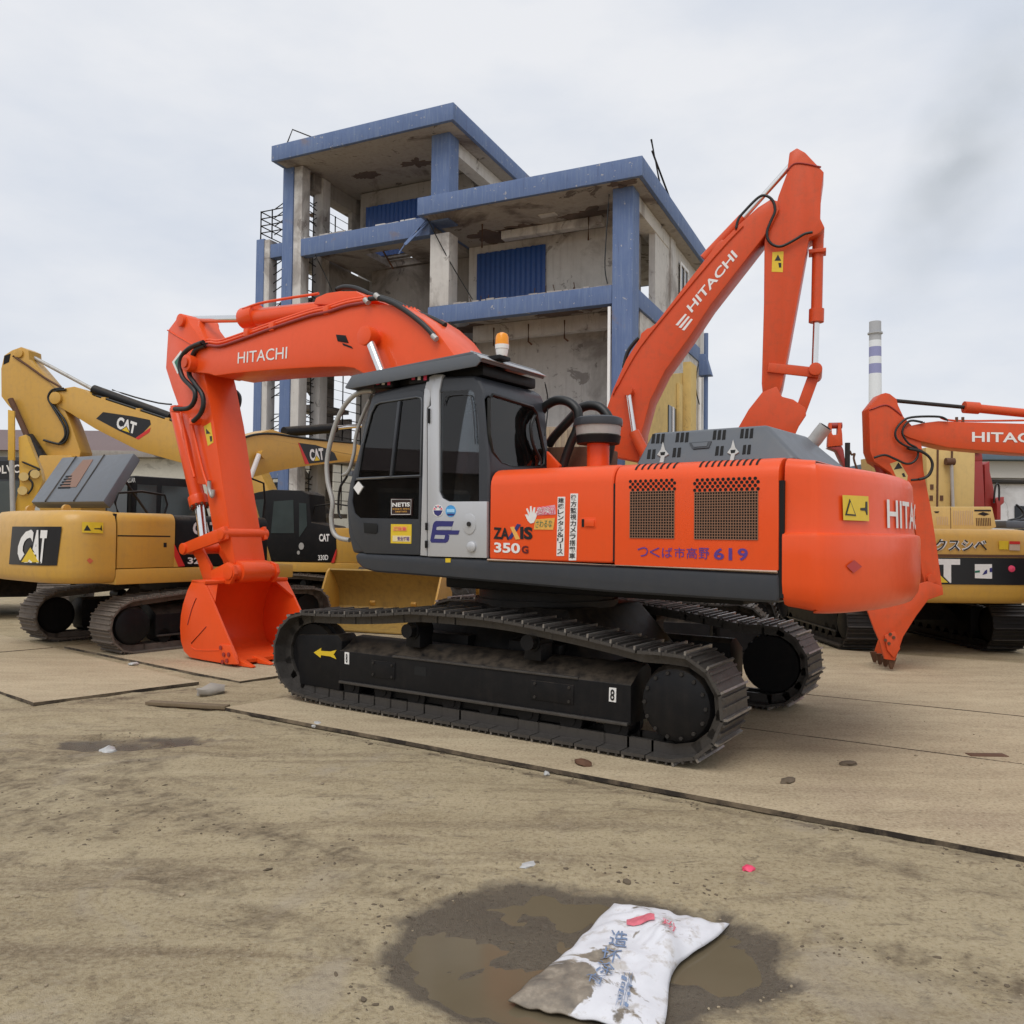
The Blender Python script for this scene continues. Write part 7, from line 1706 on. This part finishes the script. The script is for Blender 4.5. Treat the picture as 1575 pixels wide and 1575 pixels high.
sh = thing('shed', 'long grey shed with dull brown roof far behind the yellow machines', 'shed', WF)
box('wall', -62, -24.5, 60, 74, -0.1, 7.4, mat_concrete('grey_render', (0.42, 0.42, 0.40), (0.2, 0.19, 0.18), 0.4), sh, 0)
prism('roof', [(-63, 59, 7.4), (-63, 75, 7.4), (-63, 67, 9.8)], [(-24, 59, 7.4), (-24, 75, 7.4), (-24, 67, 9.8)], mat_paint('dull_brown_roof', (0.16, 0.11, 0.105), 0.8, 0.4, (0.12, 0.1, 0.1), 0.0), sh)
for k in range(6):
    w_ = box('window', -58 + k * 5.6, -55.6 + k * 5.6, 59.95, 60.01, 3.8, 5.6, GLASS, sh, 0); box('sill', -58.1 + k * 5.6, -55.5 + k * 5.6, 59.9, 60.0, 3.65, 3.79, WHITE, w_, 0)
s2 = thing('shed', 'pale low shed with flat roof between the yellow booms', 'shed', WF)
box('wall', -23.5, -9.5, 44, 56, -0.1, 5.6, mat_concrete('cream_render', (0.55, 0.53, 0.46), (0.3, 0.28, 0.24), 0.4), s2, 0)
box('roof', -23.9, -9.2, 43.5, 56.4, 5.62, 5.95, CONC, s2, 0.02)
for k in range(4):
    w_ = box('window', -22.6 + k * 3.3, -21 + k * 3.3, 43.95, 44.01, 2.6, 4.4, GLASS, s2, 0); box('window_frame', -21.85 + k * 3.3, -21.75 + k * 3.3, 43.92, 43.96, 2.6, 4.4, WHITE, w_, 0)
st = thing('storage_box', 'brown and cream corrugated container behind the cab hoses', 'container', WF)
d = ray(868, 672); p = CAM0 + d * (20.2 / d.y)
box('body', p.x - 0.75, p.x + 1.3, p.y, p.y + 2.0, -0.1, p.z + 0.25, mat_paint('cream_sheet', (0.34, 0.27, 0.19), 0.6, 0.5, (0.12, 0.07, 0.04), 0.0), st, 0.02)
for k in range(14): box('rib', p.x - 0.72 + k * 0.145, p.x - 0.66 + k * 0.145, p.y - 0.04, p.y - 0.001, -0.1, p.z + 0.2, mat_flat('tan_rib', (0.38, 0.30, 0.20), 0.6) if k == 0 else bpy.data.materials['tan_rib'], st, 0)
# ---- chimney
CHD = 300.0
def cpt(px, py): 
    d = ray(px, py); return CAM0 + d * (CHD / d.y)
ct = cpt(1346, 495); cx_, cz_ = ct.x, ct.z
mb = {'g': mat_flat('grey_concrete_band', (0.38, 0.39, 0.41), 0.9), 'w': mat_flat('white_band', (0.68, 0.71, 0.74), 0.9), 'b': mat_flat('violet_blue_band', (0.26, 0.27, 0.46), 0.9)}  # band colours lightened a little for the haze of distance
ch = thing('chimney', 'tall pale chimney with two blue bands far behind the machines', 'chimney', Fr(cx_, CHD, math.pi))
lv = [495, 513, 524, 534, 549, 560, 575, 640, 700, 830]; cc = 'ggwbwbwww'
zz = [cpt(1346, v).z for v in lv]; zz[-1] = -0.2
rad = lambda z: 2.05 + (cz_ - z) * 0.006
for k, c_ in enumerate(cc):
    o = lathe('shaft_band', [(zz[k + 1], rad(zz[k + 1])), (zz[k], rad(zz[k]))], (0, 0, 0), (0, 0, 1), mb[c_], ch, 24)
lathe('gallery', [(zz[1] - 0.2, 2.1), (zz[1] - 0.2, 2.6), (zz[1] + 0.3, 2.6), (zz[1] + 0.3, 2.1)], (0, 0, 0), (0, 0, 1), mb['g'], ch, 24)
# ---- drifting smoke
m = bpy.data.materials.new('grey_smoke'); m.use_nodes = True; nt = m.node_tree; nt.nodes.clear()
out = nt.nodes.new('ShaderNodeOutputMaterial'); pvn = nt.nodes.new('ShaderNodeVolumePrincipled')
pvn.inputs['Color'].default_value = (0.80, 0.88, 0.93, 1)
tcn = nt.nodes.new('ShaderNodeTexCoord')
ln = nt.nodes.new('ShaderNodeVectorMath'); ln.operation = 'LENGTH'; nt.links.new(tcn.outputs['Object'], ln.inputs[0])
fall = nt.nodes.new('ShaderNodeMapRange'); fall.inputs['From Min'].default_value = 1.0; fall.inputs['From Max'].default_value = 0.15; nt.links.new(ln.outputs['Value'], fall.inputs[0])
mpn = nt.nodes.new('ShaderNodeMapping'); mpn.inputs['Scale'].default_value = (1, 1, 3.5); nt.links.new(tcn.outputs['Object'], mpn.inputs[0])
nz = noise_node(nt, 1.6, 4, 0.6, mpn.outputs[0])
dn_ = math_n(nt, 'MULTIPLY', math_n(nt, 'MULTIPLY', fall.outputs[0], ramp(nt, nz, 0.30, 0.72)), 0.026)
nt.links.new(dn_, pvn.inputs['Density']); nt.links.new(pvn.outputs[0], out.inputs['Volume'])
bm = bmesh.new(); bmesh.ops.create_icosphere(bm, subdivisions=3, radius=1.0)
me = bpy.data.meshes.new('smoke'); bm.to_mesh(me); bm.free()
smk = obj('smoke', me, None, m); smk['kind'] = 'stuff'
SD = 340.0
sp = lambda px, py: CAM0 + ray(px, py) * (SD / ray(px, py).y)
s0, s1 = sp(1370, 520), sp(1590, -40)
ax_ = (s1 - s0); smk.rotation_mode = 'QUATERNION'; smk.rotation_quaternion = ax_.to_track_quat('Z', 'Y')
smk.location = (s0 + s1) / 2; smk.scale = (36, 26, ax_.length / 2)

# ================================================================== LITTER IN THE FOREGROUND
def gpt(px, py, z=-0.085):
    return WF.z(px, py, z)
# woven sack lying in the puddle
C00, C10, C11, C01 = gpt(782, 1532), gpt(1012, 1592), gpt(1122, 1416), gpt(945, 1384)
def sack_h(x, y):
    z = -0.064 + 0.017 * noise.fractal(Vector((x * 3.1, y * 3.1, 1.0)), 1, 2, 3)
    z += 0.030 * abs(noise.noise(Vector((x * 5 + y * 3, y * 9, 4.0)))) + 0.016 * abs(noise.noise(Vector((x * 14 - y * 5, y * 11, 7.0)))) + 0.004 * noise.noise(Vector((x * 26, y * 26, 2)))
    u = (x - 0.80) * 0.9 + (y - 3.5) * 0.25                       # crease down the right third
    z += 0.045 * math.exp(-(u / 0.06) ** 2)
    return z
bm = bmesh.new(); N = 46; rows = []
for j in range(N + 1):
    row = []
    for i in range(N + 1):
        u, v = i / N, j / N
        p = (C00.lerp(C10, u)).lerp(C01.lerp(C11, u), v)
        du = 0.06 * math.sin(math.pi * u) * noise.noise(Vector((v * 2.5, 3.3, u * 1.5))); dv = 0.05 * noise.noise(Vector((u * 4, 8.1, v * 2)))
        pinch = 0.10 * math.sin(math.pi * v) ** 2 * (1 if u > 0.5 else 0.2) * abs(u - 0.5) * 2
        p = p + (C01 - C00).normalized() * dv - (C10 - C00).normalized() * (pinch * (1 if u > 0.5 else -1)) + (C10 - C00).normalized() * du
        e_ = min(u, 1 - u, v, 1 - v) * 6; k = 1 - math.exp(-e_ * 1.6)
        z = sack_h(p.x, p.y) * k + (1 - k) * (-0.100 + 0.012 * noise.noise(Vector((u * 9, v * 9, 0))))
        row.append(bm.verts.new((p.x, p.y, z)))
    rows.append(row)
for j in range(N):
    for i in range(N): bm.faces.new((rows[j][i], rows[j][i + 1], rows[j + 1][i + 1], rows[j + 1][i]))
me = bpy.data.meshes.new('woven_sack'); bm.to_mesh(me); bm.free(); me.polygons.foreach_set('use_smooth', [True] * len(me.polygons))
m, nt, b = principled('muddy_white_weave')
P_ = nt.nodes.new('ShaderNodeNewGeometry').outputs['Position']
n1 = noise_node(nt, 2.3, 6, 0.62, P_, 0.8); n2 = noise_node(nt, 11, 6, 0.65, P_); wv = nt.nodes.new('ShaderNodeTexWave'); wv.inputs['Scale'].default_value = 110; wv.inputs['Distortion'].default_value = 1.5; nt.links.new(P_, wv.inputs[0])
sx = nt.nodes.new('ShaderNodeSeparateXYZ'); nt.links.new(P_, sx.inputs[0])
c = mixc(nt, n2, (0.60, 0.60, 0.63), (0.76, 0.76, 0.79))
low = nt.nodes.new('ShaderNodeMapRange'); low.inputs['From Min'].default_value = 3.78; low.inputs['From Max'].default_value = 3.38; nt.links.new(sx.outputs['Y'], low.inputs[0])
mud = ramp(nt, math_n(nt, 'ADD', n1, math_n(nt, 'MULTIPLY', low.outputs[0], 0.09)), 0.575, 0.605)
c = mixc(nt, math_n(nt, 'MULTIPLY', mud, 0.92), c, mixc(nt, ramp(nt, n2, 0.35, 0.65), (0.10, 0.078, 0.05), (0.27, 0.215, 0.145)))
c = mixc(nt, math_n(nt, 'MULTIPLY', ramp(nt, n2, 0.54, 0.66), 0.6), c, (0.36, 0.31, 0.25))
nt.links.new(c, b.inputs['Base Color']); b.inputs['Roughness'].default_value = 0.6
bump(nt, b, mixc(nt, 0.5, wv.outputs[1], n2), 0.25, 0.006)
sack = tag(obj('woven_sack', me, None, m), 'crumpled muddy white woven sack lying in the puddle', 'sack')
sm2 = sack.modifiers.new('thickness', 'SOLIDIFY'); sm2.thickness = 0.008; sm2.offset = -1
SB = mat_flat('faded_blue_ink', (0.16, 0.22, 0.34), 0.6, var=0.5, scale=30); SR = mat_flat('faded_red_ink', (0.62, 0.14, 0.18), 0.6, var=0.4, scale=30)
ZS = lambda l: q(560, 1280, 2.316, l)
def sack_text(s, bl, br, tl_, m_, w_=0.02):
    a, b2_, c2 = [gpt(*p, -0.05) for p in ZS([bl, br, tl_])]
    def fn(u, v):
        p = a + (b2_ - a) * u + (c2 - a) * v; return Vector((p.x, p.y, sack_h(p.x, p.y) + 0.004))
    text_on('printed_lettering', s, a, b2_, c2, (0, 0, 1), m_, sack, weight=w_, fn=fn)
sack_text('造', (870, 402), (935, 420), (880, 345), SB, 0.005); sack_text('坏', (838, 455), (910, 472), (850, 408), SB, 0.0)
sack_text('涂', (822, 495), (885, 508), (835, 455), SB, 0.0); sack_text('有', (785, 530), (848, 545), (800, 492), SB, 0.0)
sack_text('高性', (895, 610), (940, 618), (920, 500), SB, 0.0); sack_text('粉', (1060, 360), (1110, 372), (1065, 325), SR, 0.0)
sack_text('一', (935, 335), (1035, 345), (935, 308), SR, 0.03)
# scraps and stones, each a thing
def lump(name, px, py, r, m_, label, cat, flat=0.55, seed=0, z=-0.085, group=None, stretch=1.0):
    p = gpt(px, py, z); bm = bmesh.new(); bmesh.ops.create_icosphere(bm, subdivisions=2, radius=1.0)
    ang = random.uniform(0, 6.28)
    for v in bm.verts:
        k = 1 + 0.45 * noise.noise(v.co * 1.7 + Vector((seed, seed * 2, 0))); x, y, z_ = v.co * k * r
        x *= stretch; x, y = x * math.cos(ang) - y * math.sin(ang), x * math.sin(ang) + y * math.cos(ang)
        v.co = (x, y, max(z_ * flat, -0.3 * r))
    o = obj(name, finish(bm, name, ang=40), None, m_); o.location = (p.x, p.y, z + 0.25 * r * flat)
    tag(o, label, cat, group); return o
CHUNK = mat_concrete('pale_chunk', (0.34, 0.31, 0.27), (0.3, 0.26, 0.2), 0.4); PLAS = mat_flat('dirty_white_plastic', (0.46, 0.46, 0.45), 0.45, var=0.4); MUDC = mat_flat('mud_clod', (0.12, 0.09, 0.06), 0.95, var=0.4)
lump('concrete_chunk', 324, 1066, 0.115, CHUNK, 'pale concrete chunk beside the plate corner left of the tracks', 'rubble', 0.75, 21, -0.075, None, 1.6)
lump('plastic_scrap', 166, 1160, 0.07, PLAS, 'crumpled white plastic scrap in the dark mud patch', 'litter', 0.7, 2, -0.11)
lump('plastic_scrap', 488, 1116, 0.065, PLAS, 'white plastic scrap at the plate edge in front of the track', 'litter', 0.45, 3, -0.08, None, 1.6)
lump('plastic_scrap', 812, 1331, 0.035, PLAS, 'flat white scrap at the far edge of the puddle', 'litter', 0.3, 4, -0.09, None, 1.5)
lump('plastic_scrap', 205, 1022, 0.07, PLAS, 'white scrap in the gap between the left plates', 'litter', 0.4, 5, -0.075)
lump('plastic_scrap', 841, 1191, 0.025, PLAS, 'tiny white scrap beside the plate edge under the track', 'litter', 0.8, 6)
lump('red_scrap', 1151, 1337, 0.035, PINK, 'small red scrap on the dirt right of the puddle', 'litter', 0.5, 7, -0.085, None, 1.2)
lump('mud_clod', 897, 1175, 0.055, RUST, 'brown clod on the plate below the sprocket', 'clod', 0.6, 8, -0.045, None, 1.5)
lump('mud_clod', 1305, 1175, 0.05, MUDC, 'dark clod on the right plates, nearer the track', 'clod', 0.35, 9, -0.045, None, 1.6)
lump('mud_clod', 1212, 1201, 0.045, MUDC, 'dark clod with a streak on the plate right of the track', 'clod', 0.4, 10, -0.045, None, 2.0)
p = gpt(1518, 1161, GZ); bm = bmesh.new()
add_box(bm, p.x - 0.16, p.x + 0.16, p.y - 0.05, p.y + 0.05, GZ - 0.02, GZ + 0.004)
tag(obj('plate_lug', finish(bm, 'plate_lug', 0.004), None, RUST), 'dark rusty lifting slot insert at the plate seam on the right', 'lug')
a, b2_ = gpt(228, 1083, -0.07), gpt(350, 1090, -0.07); dd = (b2_ - a); nn_ = Vector((-dd.y, dd.x, 0)).normalized() * 0.055
tag(prism('plank', [a + nn_, b2_ + nn_, b2_ - nn_, a - nn_], [v + Vector((0, 0, 0.035)) for v in (a + nn_, b2_ + nn_, b2_ - nn_, a - nn_)], mat_paint('weathered_wood', (0.17, 0.125, 0.075), 0.85, 0.4, (0.07, 0.05, 0.03), 0.0, bmp=0.4), None, 0.006), 'weathered plank on the dirt left of the plate edge', 'plank')
# loose grit nobody could count
bm = bmesh.new(); rg = random.Random(3)
for k in range(900):
    y = 3.0 + 7.0 * rg.random() ** 1.6; x = rg.uniform(-0.66, 0.66) * y
    r_ = rg.uniform(0.003, 0.008) * (2.2 if rg.random() < 0.05 else 1)
    vq = x * 0.538 + y * 0.843
    z = GZ if (vq > 5.75 and x * 0.843 - y * 0.538 > -7.0) else ground_h(x, y)
    if z < WATER + 0.01: continue
    M = Matrix.Translation((x, y, z + r_ * 0.2)) @ Matrix.Rotation(rg.uniform(0, 6.28), 4, 'Z') @ Matrix.Diagonal((r_ * rg.uniform(0.8, 1.8), r_, r_ * rg.uniform(0.35, 0.8), 1))
    bmesh.ops.create_icosphere(bm, subdivisions=1, radius=1.0, matrix=M)
gr = obj('gravel', finish(bm, 'gravel', ang=30), None, mat_flat('grit', (0.28, 0.225, 0.15), 0.95, var=0.6, scale=3)); gr['kind'] = 'stuff'
gr['label'] = 'loose grit scattered over the dirt'


bm = bmesh.new(); rg = random.Random(11)
for (ax, ay), (bx, by), n_, wd in (((-3.3, 6.4), (-0.1, 4.1), 90, 0.16), ((-4.3, 6.1), (-2.2, 5.2), 90, 0.3), ((-3.7, 7.5), (-2.9, 7.2), 60, 0.12), ((1.35, 3.95), (2.7, 3.2), 80, 0.10), ((-2.9, 8.5), (3.0, 4.74), 120, 0.05), ((-5.0, 8.66), (-3.3, 10.1), 50, 0.05), ((-0.7, 4.3), (-0.5, 3.3), 50, 0.10), ((0.2, 4.75), (1.2, 4.4), 50, 0.10)):
    for k in range(n_):
        t = rg.random(); x = ax + (bx - ax) * t + rg.gauss(0, wd); y = ay + (by - ay) * t + rg.gauss(0, wd)
        z = ground_h(x, y)
        if x * 0.538 + y * 0.843 > 5.68: continue
        r_ = rg.uniform(0.003, 0.011) * (2.0 if rg.random() < 0.06 else 1)
        M = Matrix.Translation((x, y, z)) @ Matrix.Rotation(rg.uniform(0, 6.28), 4, 'Z') @ Matrix.Diagonal((r_ * rg.uniform(0.8, 2.2), r_, r_ * rg.uniform(0.3, 0.7), 1))
        n0 = len(bm.verts); bmesh.ops.create_icosphere(bm, subdivisions=1, radius=1.0, matrix=M); bm.verts.ensure_lookup_table()
        for v in bm.verts[n0:]: v.co += Vector((rg.uniform(-1, 1), rg.uniform(-1, 1), rg.uniform(-1, 1))) * r_ * 0.22
cl_ = obj('mud_crumbs', finish(bm, 'mud_crumbs', ang=25), None, mat_flat('dark_mud_crumbs', (0.12, 0.092, 0.06), 0.95, var=0.6, scale=4)); cl_['kind'] = 'stuff'; cl_['label'] = 'dark mud crumbs along the ruts'

# guessed building added out of frame: dark skyline mirrored in cab glass and paint
wh = thing('added_warehouse', 'long low building added left of the viewer, mirrored as a dark skyline in the cab glass', 'added_warehouse', WF)
box('wall', -46, -30, -44, 11, -0.1, 4.5, mat_concrete('dull_brick', (0.16, 0.12, 0.10), (0.08, 0.065, 0.06), 0.5), wh, 0)
prism('roof', [(-47, -45, 4.5), (-29, -45, 4.5), (-38, -45, 6.4)], [(-47, 12, 4.5), (-29, 12, 4.5), (-38, 12, 6.4)], bpy.data.materials['dull_brown_roof'], wh)
for k in range(5):
    y = -40 + k * 10; dr = box('door', -30.0, -29.95, y, y + 4.2, -0.1, 3.6, mat_paint('grey_door', (0.10, 0.11, 0.12), 0.6, 0.3) if k == 0 else bpy.data.materials['grey_door'], wh, 0)
    box('door_frame', -30.0, -29.93, y - 0.15, y + 4.35, 3.6, 3.8, CONC, dr, 0)
